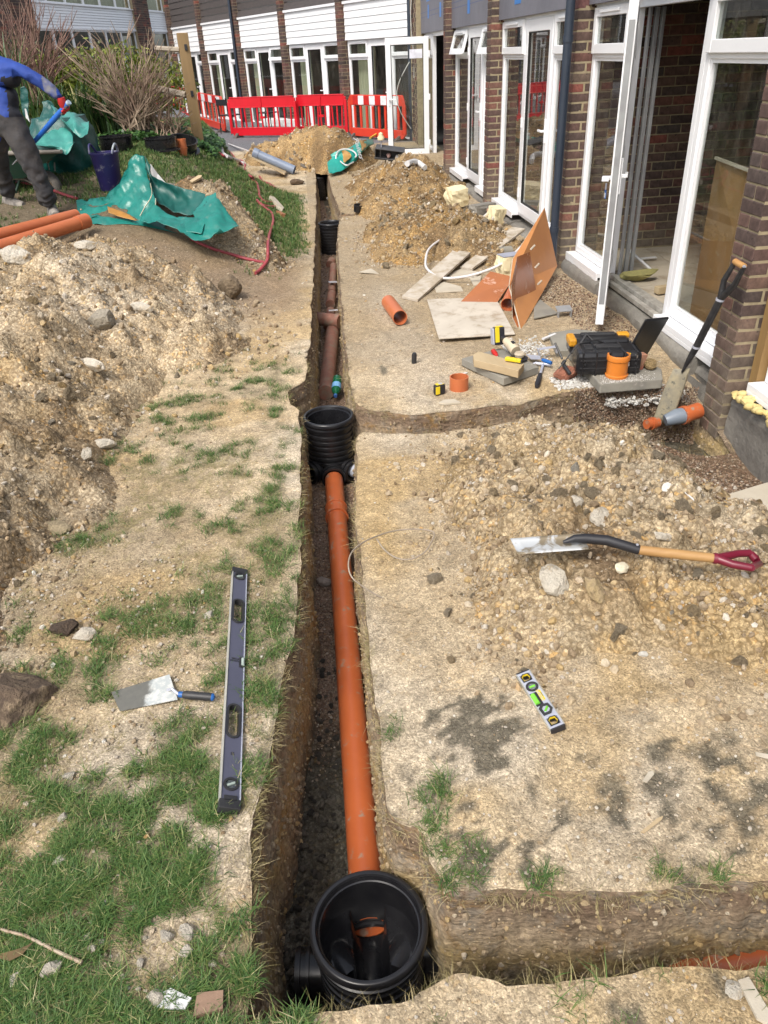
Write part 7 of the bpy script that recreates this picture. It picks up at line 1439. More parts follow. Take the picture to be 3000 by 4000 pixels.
p = bp(1105, 505); t_ = thing('plant_trough', 'low white trough behind the red barrier', 'trough', (p.x, p.y + .9, .2), (0, 0, -.8)); MB().box((0, 0, .1), (1.4, .3, .2)).build('trough_body', M_white, t_, bevel=.02)
# small tarpaulin with print on the far heap
def k4(x, y): return (1250 + x / 3.808, 520 + y / 3.808)
st_ = thing('tarpaulin', 'small green tarpaulin with white lettering draped beside the far heap', 'tarpaulin', hit(*k4(350, 400), .02)); o_ = st_.location.copy()
def rk(pts, Ys): return [FYp(*k4(*p), Y) for p, Y in zip(pts, Ys)]
rkh = lambda pts, dz: [hit(*k4(*p), dz) for p in pts]
rows = [rkh([(150, 315), (250, 260), (400, 225), (590, 120), (680, 90), (790, 80)], .10), rkh([(170, 370), (270, 340), (420, 300), (600, 200), (690, 130), (800, 130)], .16), rkh([(110, 430), (250, 440), (430, 400), (620, 280), (700, 190), (815, 165)], .16), rkh([(135, 600), (210, 585), (330, 555), (470, 470), (640, 290), (770, 180)], .07)]
M_tl = mat('bright_green_tarp', (.015, .30, .25), (.012, .24, .20), 4, .35, .3, 10, .012, dirt=(.22, .27, .2), dirt_amt=.15, dscale=6); cloth('tarp_sheet', rows, M_tl, st_, o=o_, wr=.014, seed=31)
cloth('orange_print', [rkh([(325, 262), (380, 255), (440, 290)], .19), rkh([(340, 340), (385, 330), (465, 345)], .20), rkh([(345, 420), (370, 440), (385, 425)], .19)], mat('orange_print_2', (.42, .24, .07)), st_, o=o_, wr=.004, seed=32)
cloth('orange_fold', [rkh([(590, 110), (635, 100), (690, 95)], .16), rkh([(610, 180), (650, 170), (690, 190)], .20), rkh([(620, 255), (640, 250), (660, 225)], .20)], mat('orange_fold', (.36, .21, .07), (.2, .12, .04), 3), st_, o=o_, wr=.01, seed=33)
arc = [(238, 385), (245, 320), (280, 262), (360, 238), (450, 248), (520, 290), (540, 340), (520, 360)]; MB().tube(smooth_path([hit(*k4(*p), .19) - o_ for p in arc]), .012, 5).build('white_ring_print', M_white, st_, 60)
arc = [(300, 415), (340, 450), (400, 480), (450, 455), (500, 430)]; MB().tube(smooth_path([hit(*k4(*p), .17) - o_ for p in arc]), .012, 5).build('white_ring_print', M_white, st_, 60)
tx = text_part("'Pellets", .17, M_white, st_, hit(*k4(572, 225), .22) - o_, (0, 0, 0), bold=True); e1 = (hit(*k4(596, 300), .2) - hit(*k4(552, 145), .2)).normalized(); e2_ = (hit(*k4(620, 205), .2) - hit(*k4(530, 240), .2)); e2_ = (e2_ - e1 * e2_.dot(e1)).normalized(); tx.rotation_euler = Matrix((e1, e2_, e1.cross(e2_))).transposed().to_euler()
# tray on the heap
p0 = hit(1522, 618, .03); tr = thing('plastic_tray', 'black plastic crate with round stones tipped on top of the heap by the open door', 'tray', p0, (math.radians(20), math.radians(8), math.radians(-14)), ); M_tray = mat('dark_grey_tray', (.05, .05, .055), (.08, .08, .08), 6, .45, .1)
tr.scale = (.62, .62, .62); m = MB(); m.box((0, .11, .12), (.72, .02, .26)); m.box((0, 0, .25), (.72, .24, .02)); m.box((0, 0, .0), (.72, .24, .02)); m.box((-.35, 0, .125), (.02, .24, .26)); m.box((.35, 0, .125), (.02, .24, .26)); m.build('tray_shell', M_tray, tr, bevel=.006)
m = MB(); m.box((-.22, -.12, .12), (.022, .02, .25)); m.box((0, -.13, .03), (.74, .03, .03)); m.build('front_bar', M_tray, tr, bevel=.004)
for (x_, s_, c_, lb, sd_) in ((-.02, .14, (.50, .32, .28), 'pinkish round stone sitting in the tipped black crate', 1), (.20, .15, (.42, .40, .37), 'grey round stone sitting in the tipped black crate', 2), (.28, .09, (.55, .52, .46), 'small cream stone at the end of the tipped black crate', 3)):
    R_ = Euler((math.radians(20), math.radians(8), math.radians(-14))).to_matrix(); place(stone_mesh(600 + sd_, 3, (1, .9, .9), .15, mat('crate_stone_%d' % sd_, c_)), 'stone', None, Vector(p0) + R_ @ (Vector((x_, -.03, .01 + s_ * .45)) * .62), (0, 0, 0), (s_ * .62,) * 3, label=lb, cat='stone')
R_ = Euler((math.radians(20), math.radians(8), math.radians(-14))).to_matrix(); kp_ = Vector(p0) + R_ @ (Vector((-.22, -.02, .26)) * .62); t_ = thing('garden_light', 'small white round light on a thin stalk on top of the black crate', 'light', kp_); MB().tube([(0, 0, 0), (0, 0, .10)], .008, 6).build('stalk', M_alu, t_); MB().lathe([(0, .09), (.05, .10), (.055, .14), (.03, .17), (.035, .19), (0, .21)], 16).build('knob_head', M_foamb, t_, 60)
a_, b_ = hit(1445, 540, .05), FYp(1500, 505, hit(1445, 540).y); m = MB().tube([a_, b_], .022, 5); m.build('timber_lath', mat('yellow_lath', (.62, .40, .06)), label='yellow lath sticking out of the far heap in front of the barrier', cat='lath')
m = MB().tube(smooth_path([hit(u, v, .05) for u, v in ((1590, 640), (1625, 632), (1660, 655))]), .04, 8); m.build('plastic_wrap', M_white, smooth=60, label='crumpled white plastic below the black crate', cat='plastic'); m = MB().tube(smooth_path([hit(u, v, .05) for u, v in ((1580, 612), (1600, 640), (1620, 655))]), .035, 8)
slab('paving_slab', 'flat pale slab at the foot of the open glass door', 'slab', [(1622, 655), (1680, 672), (1730, 648), (1660, 632)], .10, .05, M_slab, part='slab')
# key with blue tag
kt_ = LF.p(L1 - .10, -.07, 1.0); t_ = thing('key_tag', 'blue and white key tag hanging from the open door', 'key tag', kt_); MB().box((0, 0, -.03), (.004, .03, .055)).build('tag_body', M_blue, t_, bevel=.003); MB().box((-.003, 0, -.035), (.002, .018, .028)).build('paper_insert', M_white, t_); MB().tube([(0, 0, .04), (0, 0, 0)], .006, 8).build('key', M_alu, t_)
# things inside the near room
t_ = thing('insulation_roll', 'crumpled yellow green mineral wool on the tiled floor inside', 'insulation', G(2490, 1095, .14)); me = stone_mesh(700, 3, (1, .55, .28), .6, mat('mineral_wool', (.30, .27, .10), (.22, .2, .08), 9, .95, .9)); place(me, 'wool', t_, (0, 0, .05), (0, 0, .2), (.34, .34, .34))
t_ = thing('timber_piece', 'small yellow timber block on the floor inside the open door', 'timber', G(2590, 1145, .14), (0, 0, .2)); MB().box((0, 0, .03), (.13, .06, .055)).build('timber', M_wood, t_, bevel=.003)
a_ = G(2450, 1030, .14); t_ = thing('plastic_trim', 'white plastic trim leaning inside the open door', 'trim', a_); MB().tube([(0, 0, .12), (.10, -.28, .01)], .012, 6).build('trim_strip', M_white, t_); t_ = thing('paper_scrap', 'white curled scrap on the tiled floor inside', 'scrap', G(2530, 1012, .145)); MB().box((0, 0, .01), (.16, .04, .01), rz=.1).build('scrap_sheet', M_white, t_, bevel=.003)
bi = thing('board', 'brown hardboard panel leaning inside behind the near window', 'board', (2.66, 4.6, .14)); M_hb = mat('brown_hardboard', (.26, .14, .05), (.20, .11, .04), 3, .6, .1); m = MB(); q0, q1 = FYp(2768, 618, 5.22), FYp(2925, 668, 4.80); m.add([(.03, -.42, 0), (.03, .55, 0), (.07, q0.y - 4.6, q0.z - .14), (.12, q1.y - 4.6, q1.z - .14)], [(0, 1, 2, 3)]); b_ = m.build('board_face', M_hb, bi); s_ = b_.modifiers.new('s', 'SOLIDIFY'); s_.thickness = .012
m = MB(); m.tube([(.03 + (q0.x - 2.66) * 0 + .02, q0.y - 4.6, q0.z - .14), (.07, q1.y - 4.6, q1.z - .14)], .012, 4); m.build('board_edge', M_pale, bi)
t_ = thing('door_leaf', 'tan wooden door standing inside behind the near window', 'door', (3.15, 4.5, .14)); MB().box((0, 0, 1.1), (.05, .80, 2.1), rz=-.25).build('door_panel', mat('tan_wood', (.20, .14, .085), (.16, .11, .06), 3, .6, .1), t_)
# ================================================================ WHEELBARROW AND WORKER
wb_c = hit(190, 800); YW = 8.95; wb = thing('wheelbarrow', 'muddy dark green wheelbarrow behind the worker', 'wheelbarrow', (wb_c.x, YW, FYp(190, 812, YW).z)); o_ = wb.location.copy()
M_wb = mat('green_barrow_metal', (.012, .055, .035), (.02, .045, .03), 5, .5, .1, dirt=(.22, .19, .16), dirt_amt=.28, dscale=8); M_mudg = mat('dried_mud', (.26, .235, .20), (.17, .15, .13), 7, .9, .5)
def w3(u, v, dy=0): return FYp(u, v, YW + dy) - o_
tc = [w3(-90, 600, .30), w3(238, 590, .30), w3(238, 592, -.25), w3(-90, 606, -.25)]; bc_ = [w3(-20, 700, .2), w3(95, 692, .2), w3(95, 696, -.16), w3(-20, 704, -.16)]
m = MB(); m.add(tc + bc_, [(4, 5, 6, 7), (0, 1, 5, 4), (1, 2, 6, 5), (2, 3, 7, 6), (3, 0, 4, 7)]); b_ = m.build('tray', M_wb, wb); s_ = b_.modifiers.new('s', 'SOLIDIFY'); s_.thickness = .01
m = MB(); 
for i in range(4): m.tube([tc[i], tc[(i + 1) % 4]], .018, 8)
m.build('tray_rim', M_mudg, wb, 50); me = stone_mesh(720, 3, (1, .8, .4), .8, M_mudg); place(me, 'mud_load', wb, (tc[0] + tc[2]) / 2 + Vector((0, 0, -.03)), (0, 0, 0), (.65, .55, .35))
wc = w3(192, 737, -.02); R_ = Matrix.Rotation(math.radians(-32), 4, 'Z') @ Matrix.Rotation(PI / 2, 4, 'X') ; rw_ = .18
ty = MB(); ty.M = Matrix.Translation(wc) @ R_; n1, n2 = 40, 12; V = []
for i in range(n1):
    for k in range(n2): a1 = 2 * PI * i / n1; a2 = 2 * PI * k / n2; rr = rw_ - .045 + .045 * math.cos(a2); V.append((rr * math.cos(a1), rr * math.sin(a1), .05 * math.sin(a2)))
ty.add(V, [(i * n2 + k, i * n2 + (k + 1) % n2, ((i + 1) % n1) * n2 + (k + 1) % n2, ((i + 1) % n1) * n2 + k) for i in range(n1) for k in range(n2)]); wh = ty.build('wheel', mat('muddy_tyre', (.06, .057, .052), (.16, .145, .125), 8, .85, .5, 30, .01), wb, 60)
hb = MB(); hb.M = ty.M; hb.lathe([(0, .05), (.03, .05), (.035, .02), (.10, .012), (.105, -.012), (.035, -.02), (0, -.05)], 28); hb.build('wheel_hub', mat('orange_hub', (.45, .22, .03), (.38, .18, .03), 5, .5), wh, 40)
m = MB(); m.tube([wc + Vector((-.03, -.07, 0)), w3(262, 757, -.12), w3(278, 752, -.08), w3(262, 735, .02), w3(60, 690, .12)], .013, 8); m.tube([w3(-60, 690, -.15), w3(95, 700, -.1), w3(165, 735, -.12), w3(262, 757, -.12)], .014, 8); m.build('frame', M_mudg, wb, 50)
m = MB(); m.tube([w3(80, 692, -.1), w3(58, 765, -.12)], .014, 8); m.build('leg', M_wb, wb, 50); m = MB(); m.tube([w3(60, 692, .15), w3(40, 765, .15)], .014, 8); m.build('leg', M_wb, wb, 50)
# worker: one continuous body grown from a skeleton
YP = 8.45
J = {'pelvis': (18, 452, 0, .165), 'waist': (10, 405, .0, .150), 'chest': (8, 335, 0, .185), 'upper': (5, 280, 0, .175), 'neck': (-32, 235, 0, .075), 'headb': (-58, 222, 0, .085),
     'rsh': (62, 268, -.05, .085), 'rsh2': (88, 278, -.06, .078), 'rel': (168, 325, -.08, .062), 'rfo': (210, 362, -.10, .055), 'rwr': (240, 391, -.10, .042),
     'lsh': (-60, 285, .12, .085), 'lel': (-95, 380, .15, .062), 'lwr': (-50, 470, .1, .042),
     'rhip': (50, 478, -.08, .145), 'rth': (88, 560, -.10, .135), 'rkn': (128, 650, -.12, .112), 'rca': (168, 735, -.08, .102), 'ran': (200, 808, -.05, .092),
     'lhip': (-8, 485, .12, .145), 'lth': (-16, 560, .2, .13), 'lkn': (-6, 640, .3, .108), 'lca': (22, 715, .4, .098), 'lan': (44, 775, .45, .09)}
E_ = [('pelvis', 'waist'), ('waist', 'chest'), ('chest', 'upper'), ('upper', 'neck'), ('neck', 'headb'), ('upper', 'rsh'), ('rsh', 'rsh2'), ('rsh2', 'rel'), ('rel', 'rfo'), ('rfo', 'rwr'), ('upper', 'lsh'), ('lsh', 'lel'), ('lel', 'lwr'), ('pelvis', 'rhip'), ('rhip', 'rth'), ('rth', 'rkn'), ('rkn', 'rca'), ('rca', 'ran'), ('pelvis', 'lhip'), ('lhip', 'lth'), ('lth', 'lkn'), ('lkn', 'lca'), ('lca', 'lan')]
foot = hit(214, 846); per = thing('person', 'worker bending over in blue top and muddy dark trousers, holding a shovel', 'person', (foot.x - .3, foot.y, foot.z)); o_ = per.location.copy()
names = list(J); P = {k: FYp(J[k][0], J[k][1], foot.y + .05 + J[k][2]) - o_ for k in J}
me = bpy.data.meshes.new('skel'); me.from_pydata([tuple(P[k]) for k in names], [(names.index(a), names.index(b)) for a, b in E_], []); sk = bpy.data.objects.new('skel', me); COL.objects.link(sk)
md = sk.modifiers.new('skin', 'SKIN'); md.use_smooth_shade = True
for i, k in enumerate(names): sv = me.skin_vertices[0].data[i]; r_ = J[k][3]; sv.radius = (r_ * .86, r_ * .86); sv.use_root = (k == 'pelvis')
sub = sk.modifiers.new('sub', 'SUBSURF'); sub.levels = 3; sub.render_levels = 3; bpy.context.view_layer.update()
bme = bpy.data.meshes.new_from_object(sk.evaluated_get(bpy.context.evaluated_depsgraph_get())); bpy.data.objects.remove(sk)
co = np.array([v.co[:] for v in bme.vertices]); nn_ = np.array([v.normal[:] for v in bme.vertices]); wz = P['pelvis'].z + .02
wr = fbm(co[:, 0] * 7, co[:, 1] * 7, co[:, 2] * 9, s=300, o=3); fold = np.sin(co[:, 2] * 55 + co[:, 0] * 14 + wr * 8)
low = S((P['rkn'].z - co[:, 2]) / .3); amp = .008 + .010 * low; co = co + nn_ * (wr * .018 + fold * amp * .6)[:, None]
bme.vertices.foreach_set('co', co.astype(np.float32).ravel())
M_shirt = mat('blue_work_top', (.015, .055, .30), (.012, .04, .22), 6, .75, .3, 30, .01, dirt=(.12, .14, .22), dirt_amt=.24, dscale=7); M_side = mat('black_side_panel', (.012, .013, .02), rough=.8, bump=.2); M_trs = mat('muddy_trousers', (.035, .035, .04), (.055, .05, .048), 8, .85, .4, 18, .02, dirt=(.15, .115, .085), dirt_amt=.30, dscale=6); M_slv = mat('muddy_sleeve', (.16, .16, .18), (.03, .06, .25), 10, .8, .3); M_skin = mat('skin', (.42, .22, .15), (.38, .2, .14), rough=.5)
bme.materials.clear(); [bme.materials.append(m_) for m_ in (M_shirt, M_trs, M_side, M_slv, M_skin)]
mi = []
for p_ in bme.polygons:
    c_ = p_.center; k_ = 0
    px_ = c_.x - P['pelvis'].x
    if c_.z < wz - .0 - .10 * max(0, px_) * 2 and (c_ - P['lwr']).length > .2: k_ = 1
    elif (c_ - P['neck']).length < .07 or c_.x < P['neck'].x - .03 and c_.z > P['neck'].z - .02: k_ = 4
    elif c_.x > P['rfo'].x - .07 and c_.z > P['rwr'].z - .15: k_ = 3 if c_.x < P['rwr'].x - .02 else 0
    elif P['waist'].x + .085 < c_.x < P['waist'].x + .26 and c_.z < P['rsh'].z - .06 and c_.z > wz - .1: k_ = 2
    mi.append(k_)
bme.polygons.foreach_set('material_index', mi); bme.polygons.foreach_set('use_smooth', [True] * len(mi)); bo_ = place(bme, 'body', per)
# head (just outside the frame) with face and short hair
hc = P['headb'] + Vector((-.13, .03, .06)); hd = MB(); V = []; n1, n2 = 20, 28
for i in range(n1 + 1):
    th = PI * i / n1
    for k in range(n2):
        ph = 2 * PI * k / n2; x, y, z = math.sin(th) * math.cos(ph), math.sin(th) * math.sin(ph), math.cos(th); s_ = 1 - .22 * max(0, -z) * (1 if y > -.3 else .6); n_ = .018 * max(0, 1 - ((x) ** 2 * 30 + (z + .1) ** 2 * 14)) if y > .5 else 0; V.append((x * .078 * s_, y * .098 * s_ + n_, z * .118))
hd.M = Matrix.Translation(hc) @ Euler((math.radians(-35), math.radians(-18), math.radians(35))).to_matrix().to_4x4(); hd.add(V, [(i * n2 + k, i * n2 + (k + 1) % n2, (i + 1) * n2 + (k + 1) % n2, (i + 1) * n2 + k) for i in range(n1) for k in range(n2)]); ho = hd.build('head', M_skin, per, 60)
hr = MB(); hr.M = hd.M; hr.add([tuple(Vector(v) * 1.05 + Vector((0, -.008, .008))) for v in V], [(i * n2 + k, i * n2 + (k + 1) % n2, (i + 1) * n2 + (k + 1) % n2, (i + 1) * n2 + k) for i in range(9) for k in range(n2)]); hr.build('hair', mat('brown_hair', (.05, .03, .02), bump=.5), ho, 60)
ey = MB(); ey.M = hd.M
for sx in (-1, 1): ey.lathe([(0, .008), (.008, 0), (0, -.008)], 10, (sx * .03, .088, .008)); ey.tube([(sx * .079, .0, .02), (sx * .086, -.005, 0), (sx * .078, 0, -.025)], .009, 8)
ey.tube([(-.022, .092, -.05), (0, .096, -.052), (.022, .092, -.05)], .005, 6); ey.build('face_features', mat('face_detail', (.25, .12, .09)), ho, 60)
# boots
def boot(c, d, nm='boot'):
    d = Vector(d).normalized(); s_ = Vector((-d.y, d.x, 0)); m = MB(); V = []; prof = [(-.10, .045, .09), (-.06, .05, .105), (0, .05, .09), (.07, .052, .060), (.13, .050, .045), (.17, .030, .035)]
    for (l, w_, h) in prof:
        for k in range(10): q = PI * k / 9; V.append(Vector(c) + d * l + s_ * math.cos(q) * w_ + Vector((0, 0, .012 + math.sin(q) * h)))
    m.add(V, [(i * 10 + k, i * 10 + k + 1, (i + 1) * 10 + k + 1, (i + 1) * 10 + k) for i in range(5) for k in range(9)] + [tuple(range(10)), tuple(50 + k for k in range(10))[::-1]]); b = m.build(nm, mat('muddy_boot', (.10, .09, .085), (.30, .27, .235), 14, .85, .4), per, 60)
    m = MB(); m.prism([(Vector(c) + d * l + s_ * w_)[:2] for l, w_ in ((-.11, -.048), (.05, -.055), (.14, -.05), (.18, 0), (.14, .05), (.05, .055), (-.11, .048))], c[2] - .012, c[2] + .014); m.build('sole', mat('boot_sole', (.28, .255, .22), (.2, .18, .155), 20), b)
rf = hit(212, 842) - o_ + Vector((0, 0, .012)); boot(rf - Vector((.0, 0, 0)), (.35, -.9, 0)); lf_ = FYp(52, 806, foot.y + .5) - o_; boot(lf_, (-.1, -.9, 0) if False else (.75, -.5, 0))
# gloved right hand closed on the shovel shaft
wr_ = P['rwr']; gv = mat('red_glove', (.50, .025, .025), (.42, .02, .02), 8, .6, .2); gv2 = mat('grey_glove_palm', (.10, .085, .075), rough=.8); sh0, sh1 = FYp(262, 408, foot.y - .06) - o_, FYp(128, 560, foot.y + .12) - o_; ax = (sh1 - sh0).normalized()
hc_ = sh0 + ax * .05; m = MB(); pd = (hc_ - wr_).normalized(); sd_ = pd.cross(ax).normalized()
m.tube([wr_ - pd * .02, wr_ + pd * .02, hc_ + sd_ * .018], [.034, .038, .036], 12); gp_ = m.build('glove', gv, per, 60)
for i, (o__, L_) in enumerate(((-.036, .9), (-.012, 1.0), (.012, .96), (.034, .8))):
    c_ = hc_ + ax * o__; pts = [c_ + sd_ * .03 * math.cos(q) + pd * .032 * math.sin(q) for q in np.linspace(-.4, 2.9 * L_, 7)]; m = MB(); m.tube(pts, [.0125, .0125, .012, .012, .0115, .011, .009], 8); m.build('finger', gv if i < 3 else gv2, gp_, 60)
m = MB(); m.tube([hc_ - ax * .03 - pd * .01, hc_ - ax * .045 + sd_ * -.01 + pd * .015, hc_ - ax * .03 - sd_ * .03 + pd * .02], [.014, .013, .010], 8); m.build('thumb', gv2, gp_, 60)
lg = P['lwr']; m = MB(); m.tube([lg, lg + Vector((.03, -.02, -.08))], [.036, .04], 12); lgo = m.build('glove', gv, per, 60)
for i in range(4): c_ = lg + Vector((.03 + (i - 1.5) * .02, -.02, -.085)); MB().tube([c_, c_ + Vector((.005, -.012, -.035)), c_ + Vector((.01, -.035, -.05))], [.011, .010, .009], 8).build('finger', gv, lgo, 60)
MB().tube([lg + Vector((.05, -.03, -.04)), lg + Vector((.085, -.045, -.07))], [.013, .010], 8).build('thumb', gv, lgo, 60)
so = sh0 + o_; ss = thing('shovel', 'blue handled shovel held over the wheelbarrow by the worker', 'shovel', so); MB().tube([-(ax * .03), (sh1 - sh0) * .35, (sh1 - sh0) * 1.0], [.020, .024, .019], 14).build('shaft', mat('blue_handle', (.015, .10, .42), (.02, .13, .5), 6, .4), ss, 50); MB().tube([-(ax * .035), -(ax * .01)], .022, 14).build('end_cap', mat('pale_blue_cap', (.4, .5, .6)), ss, 40)
bl = sh1 - sh0; m = MB(); s1 = ax.cross(Vector((0, 1, 0))).normalized() if abs(ax.y) < .9 else Vector((1, 0, 0)); s2 = ax.cross(s1); m.add([bl + s2 * .10, bl - s2 * .10, bl + ax * .28 - s2 * .09, bl + ax * .28 + s2 * .09], [(0, 1, 2, 3)]); b_ = m.build('blade', M_alu, ss); s_ = b_.modifiers.new('s', 'SOLIDIFY'); s_.thickness = .004

# ================================================================ PLANTS
M_twig = mat('bare_twig', (.17, .105, .075), (.36, .28, .20), 3, .8, .1); M_twigr = mat('reddish_twig', (.17, .085, .07), (.26, .17, .125), 3, .8, .1)
def twig_shrub(label, u, v, top_v, wpx, n, seed, m=M_twig, leanu=0, Y=None, zb=None):
    p = hit(u, v) if Y is None else FYp(u, v, Y); t_ = thing('shrub', label, 'shrub', p); rs = random.Random(seed); mb = MB(); H = FYp(u, top_v, p.y).z - p.z; Wd = (FYp(u + wpx, v, p.y).x - p.x)
    for i in range(n):
        a = rs.uniform(0, 2 * PI); r0 = rs.uniform(0, .10); tx_ = rs.uniform(-1, 1); ty_ = rs.uniform(-1, 1) * .6; h = H * rs.uniform(.25, 1.05) * (1 - .25 * abs(tx_)); b0 = Vector((r0 * 2 * math.cos(a), r0 * 2 * math.sin(a), -.02)); e_ = Vector((tx_ * Wd + leanu, ty_ * Wd, h))
        pts = [b0]; K = 6
        for k in range(1, K + 1):
            q = k / K; pts.append(b0.lerp(e_, q) + Vector((-tx_ * Wd * .10 * math.sin(PI * q), 0, 0)) + Vector((rs.uniform(-1, 1), rs.uniform(-1, 1), 0)) * .04)
        r_ = rs.uniform(.008, .017); mb.tube(pts, [r_ * (1 - .75 * k / K) for k in range(K + 1)], 4, caps=False)
        for _ in range(rs.randint(3, 6)):
            k = rs.randint(2, K - 1); q0 = pts[k]; d_ = (pts[k + 1] - pts[k]).normalized() + Vector((rs.uniform(-.7, .7), rs.uniform(-.7, .7), rs.uniform(0, .4))); L_ = rs.uniform(.12, .35) * H * .6; mb.tube([q0, q0 + d_ * L_ * .5, q0 + d_ * L_ + Vector((0, 0, .05 * L_))], [.007, .005, .003], 3, caps=False)
    mb.build('branches', m, t_); return t_, p, H, Wd
def leaf_cloud(name, parent, n, cen, rad, size, m, seed, z0=0, hollow=.5, up=.3, asp=.45):
    rs = np.random.RandomState(seed); d = rs.randn(n, 3); d /= np.linalg.norm(d, axis=1)[:, None]; r = hollow + (1 - hollow) * rs.rand(n) ** .6; P_ = d * r[:, None]; cl = fbm(P_[:, 0] * 3 + seed, P_[:, 1] * 3, P_[:, 2] * 3, s=seed, o=3); P_ = P_ * (1 + cl * .35)[:, None]; keep = fbm(P_[:, 0] * 5, P_[:, 1] * 5, P_[:, 2] * 5, s=seed + 1, o=2) > -.28; P_ = P_[keep]; n = len(P_)
    P_ = P_ * np.array(rad) + np.array(cen); P_[:, 2] = np.maximum(P_[:, 2], z0); a = rs.randn(n, 3); a[:, 2] += up; a /= np.linalg.norm(a, axis=1)[:, None]; b = np.cross(a, rs.randn(n, 3)); b /= np.linalg.norm(b, axis=1)[:, None]; s_ = size * (.6 + .8 * rs.rand(n))[:, None]
    V = np.stack([P_ - a * s_, P_ + b * s_ * asp, P_ + a * s_, P_ - b * s_ * asp], 1).reshape(-1, 3); F = np.arange(n * 4).reshape(-1, 4); o = bpy.data.objects.new(name, arr_mesh(name, V, F, m, False)); COL.objects.link(o); o.parent = parent; return o
def leaf_mat(name, stops, tr=.25):
    t = NT(name); g = t.n('ShaderNodeNewGeometry'); c = t.ramp(g.outputs['Random Per Island'], stops); m = t.done(c, .45, spec=.4); 
    tl_ = t.n('ShaderNodeBsdfTranslucent'); t.l(c, tl_.inputs[0]); mx = t.n('ShaderNodeMixShader'); mx.inputs[0].default_value = tr; t.l(t.b.outputs[0], mx.inputs[1]); t.l(tl_.outputs[0], mx.inputs[2]); t.l(mx.outputs[0], t.out.inputs[0]); return m
M_lime_l = leaf_mat('lime_leaf', [(0, (.06, .075, .02)), (.35, (.13, .17, .025)), (.7, (.22, .28, .04)), (.88, (.34, .36, .08)), (1, (.30, .20, .10))]); M_ivy = leaf_mat('ivy_leaf', [(0, (.012, .04, .01)), (.5, (.03, .09, .018)), (.85, (.06, .14, .03)), (1, (.12, .20, .06))], .1); M_strap = leaf_mat('strap_leaf', [(0, (.02, .05, .014)), (.5, (.045, .10, .025)), (.85, (.09, .15, .04)), (1, (.30, .27, .12))], .15); M_darkl = leaf_mat('dark_leaf', [(0, (.012, .025, .010)), (.6, (.03, .05, .018)), (1, (.08, .09, .04))], .1)
twig_shrub('tall bare twiggy shrub standing behind the worker', 150, 400, -60, 230, 80, 1, M_twigr, Y=12.8); sB_, pB_, HB_, WB_ = twig_shrub('broad bare shrub with buff stems left of the fence post', 530, 500, 70, 210, 90, 2, M_twig, Y=11.6); twig_shrub('small bare shrub in front of the fence post behind the black rings', 665, 545, 330, 105, 42, 3, M_twig); twig_shrub('bare red stemmed shrub at the far left edge', 15, 330, -40, 110, 50, 4, M_twigr, Y=13.6)
p = FYp(400, 400, 14.2); t_ = thing('shrub', 'leafy lime green shrub behind the bare twigs', 'shrub', (p.x, p.y, tz(p.x, p.y))); hc0 = FYp(400, 165, 14.2).z - tz(p.x, p.y); leaf_cloud('foliage', t_, 14000, (0, 0, hc0 * .5), (1.45, .6, hc0 * .5), .038, M_lime_l, 5, 0, .3); MB().tube([(0, 0, 0), (.1, 0, hc0 * .6)], .03, 6).build('stem', M_twig, t_)
p = FYp(215, 400, 14.0); t_ = thing('shrub', 'second lime green shrub left of the first, half behind the worker', 'shrub', (p.x, p.y, tz(p.x, p.y))); leaf_cloud('foliage', t_, 7500, (0, 0, hc0 * .42), (.9, .5, hc0 * .42), .038, M_lime_l, 7, 0, .3); MB().tube([(0, 0, 0), (.1, 0, hc0 * .5)], .03, 6).build('stem', M_twig, t_)
p = FYp(20, 300, 15.5); t_ = thing('shrub', 'dark evergreen shrub at the upper left edge', 'shrub', (p.x, p.y, tz(p.x, p.y))); leaf_cloud('foliage', t_, 4000, (0, 0, .8), (1.0, .5, .75), .04, M_darkl, 9, 0, .3); MB().tube([(0, 0, 0), (0, 0, .8)], .03, 6).build('stem', M_twig, t_)
def strap_clump(u, v, n, L, seed, label, Y=None):
    p = hit(u, v) if Y is None else FYp(u, v, Y); t_ = thing('strap_leaved_plant', label, 'plant', p); rs = random.Random(seed); m = MB()
    for i in range(n):
        a = rs.uniform(0, 2 * PI); b0 = Vector((rs.uniform(-.25, .25), rs.uniform(-.2, .2), -.02)); l_ = L * rs.uniform(.5, 1.1); out_ = rs.uniform(.15, .75) * l_; w_ = rs.uniform(.009, .016); d_ = Vector((math.cos(a), math.sin(a), 0)); s_ = Vector((-d_.y, d_.x, 0)) * w_; V = []
        for k in range(5): q = k / 4; c_ = b0 + d_ * out_ * q * q + Vector((0, 0, l_ * (q - .38 * q * q * (out_ / l_) * 1.4))); ww = (1 - .85 * q ** 2); V += [c_ - s_ * ww, c_ + s_ * ww]
        m.add(V, [(2 * k, 2 * k + 1, 2 * k + 3, 2 * k + 2) for k in range(4)])
    m.build('leaves', M_strap, t_); return t_
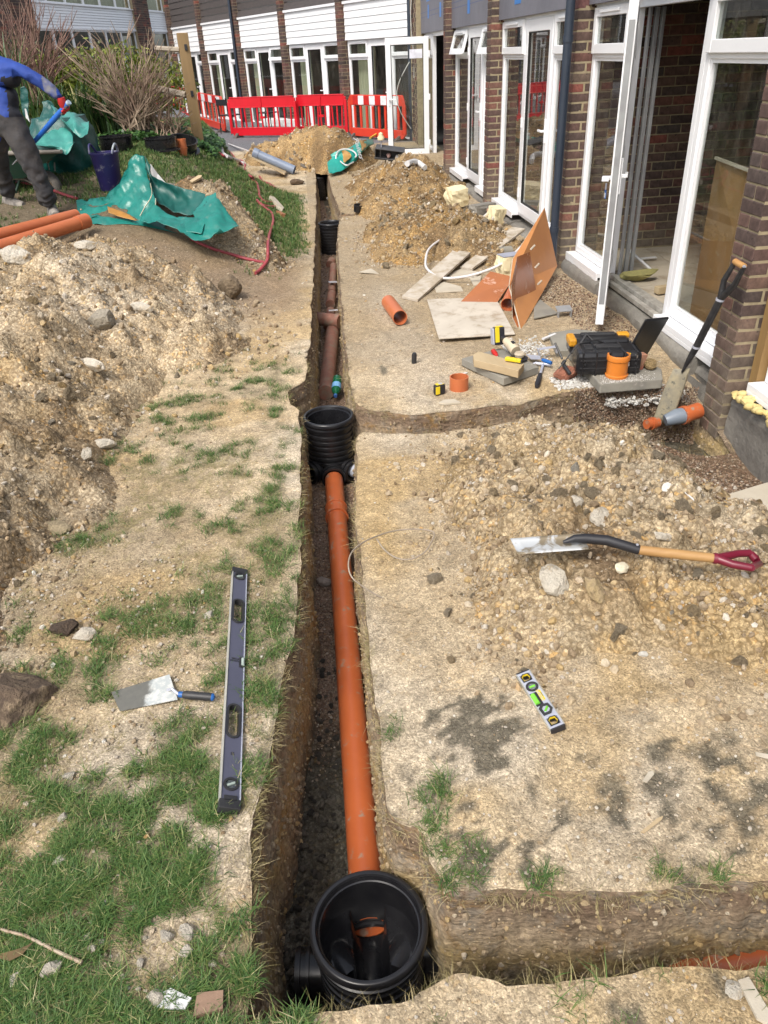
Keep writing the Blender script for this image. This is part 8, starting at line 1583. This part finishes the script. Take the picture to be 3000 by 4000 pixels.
for i, (u, v, n, L, lb) in enumerate(((300, 490, 130, .72, 'clump of dark strap leaves above the bulk bag'), (385, 520, 130, .65, 'clump of strap leaves right of the bulk bag flap'), (455, 505, 90, .55, 'small clump of strap leaves below the broad bare shrub'), (140, 500, 70, .8, 'strap leaves between the worker and the bag'), (30, 400, 90, .9, 'tall strap leaves behind the worker'))): strap_clump(u, v, n, L, 20 + i, lb, Y=11.6 + .2 * (i % 3))
# ivy carpet
rs = np.random.RandomState(3); n = 16000; u_ = 350 + rs.rand(n) * 420; v_ = 500 + rs.rand(n) * 62; 
x = -4.2 + rs.rand(n) * 3.0; y = 10.9 + rs.rand(n) * 2.6; edge = 11.15 + .25 * np.sin(x * 3) + .25 * np.maximum(0, x + 2.2); k = (y > edge); x, y = x[k], y[k]; n = len(x); z = TT(x, y) + .02 + .10 * rs.rand(n) + .05 * fbm(x * 3, y * 3, s=77, o=2)
P_ = np.stack([x, y, z], 1); a = rs.randn(n, 3) * .5; a[:, 2] *= .4; a /= np.linalg.norm(a, axis=1)[:, None]; b = np.cross(a, np.array([0, -.4, 1]) + rs.randn(n, 3) * .3); b /= np.linalg.norm(b, axis=1)[:, None]; s_ = .028 * (.6 + .8 * rs.rand(n))[:, None]
V = np.stack([P_ - a * s_, P_ + b * s_ * .8, P_ + a * s_, P_ - b * s_ * .8], 1).reshape(-1, 3); link('ivy', arr_mesh('ivy', V, np.arange(n * 4).reshape(-1, 4), M_ivy, False), label='glossy ivy ground cover between the shrubs and the lawn', cat='ivy', kind='stuff')
# ---- repeats share a group name
GR = {'inspection_chamber': 'black chambers along the trench', 'safety_barrier': 'red barriers across the terrace', 'patio_chair': 'black patio chairs', 'shrub': 'shrubs in the border', 'strap_leaved_plant': 'strap leaved plants in the border', 'chamber_ring': 'black chamber rings', 'plank': 'weathered planks', 'plastic_sheet': 'orange sheets', 'stone': 'loose stones', 'garden_hose': 'red hose runs', 'downpipe': 'downpipes', 'foam_block': 'foam blocks', 'spirit_level': 'spirit levels', 'slate_piece': 'broken slates', 'paving_slab': 'loose slabs', 'tarpaulin': 'green tarpaulins', 'spoil_heap': 'spoil heaps', 'wood_splinter': 'wood splinters', 'brick_building': 'brick wings', 'brick_piece': 'broken brick pieces', 'timber_lath': 'timber laths'}
for o in COL.objects:
    k = o.name.split('.')[0]
    if o.parent is None and k in GR and 'group' not in o: o['group'] = GR[k]
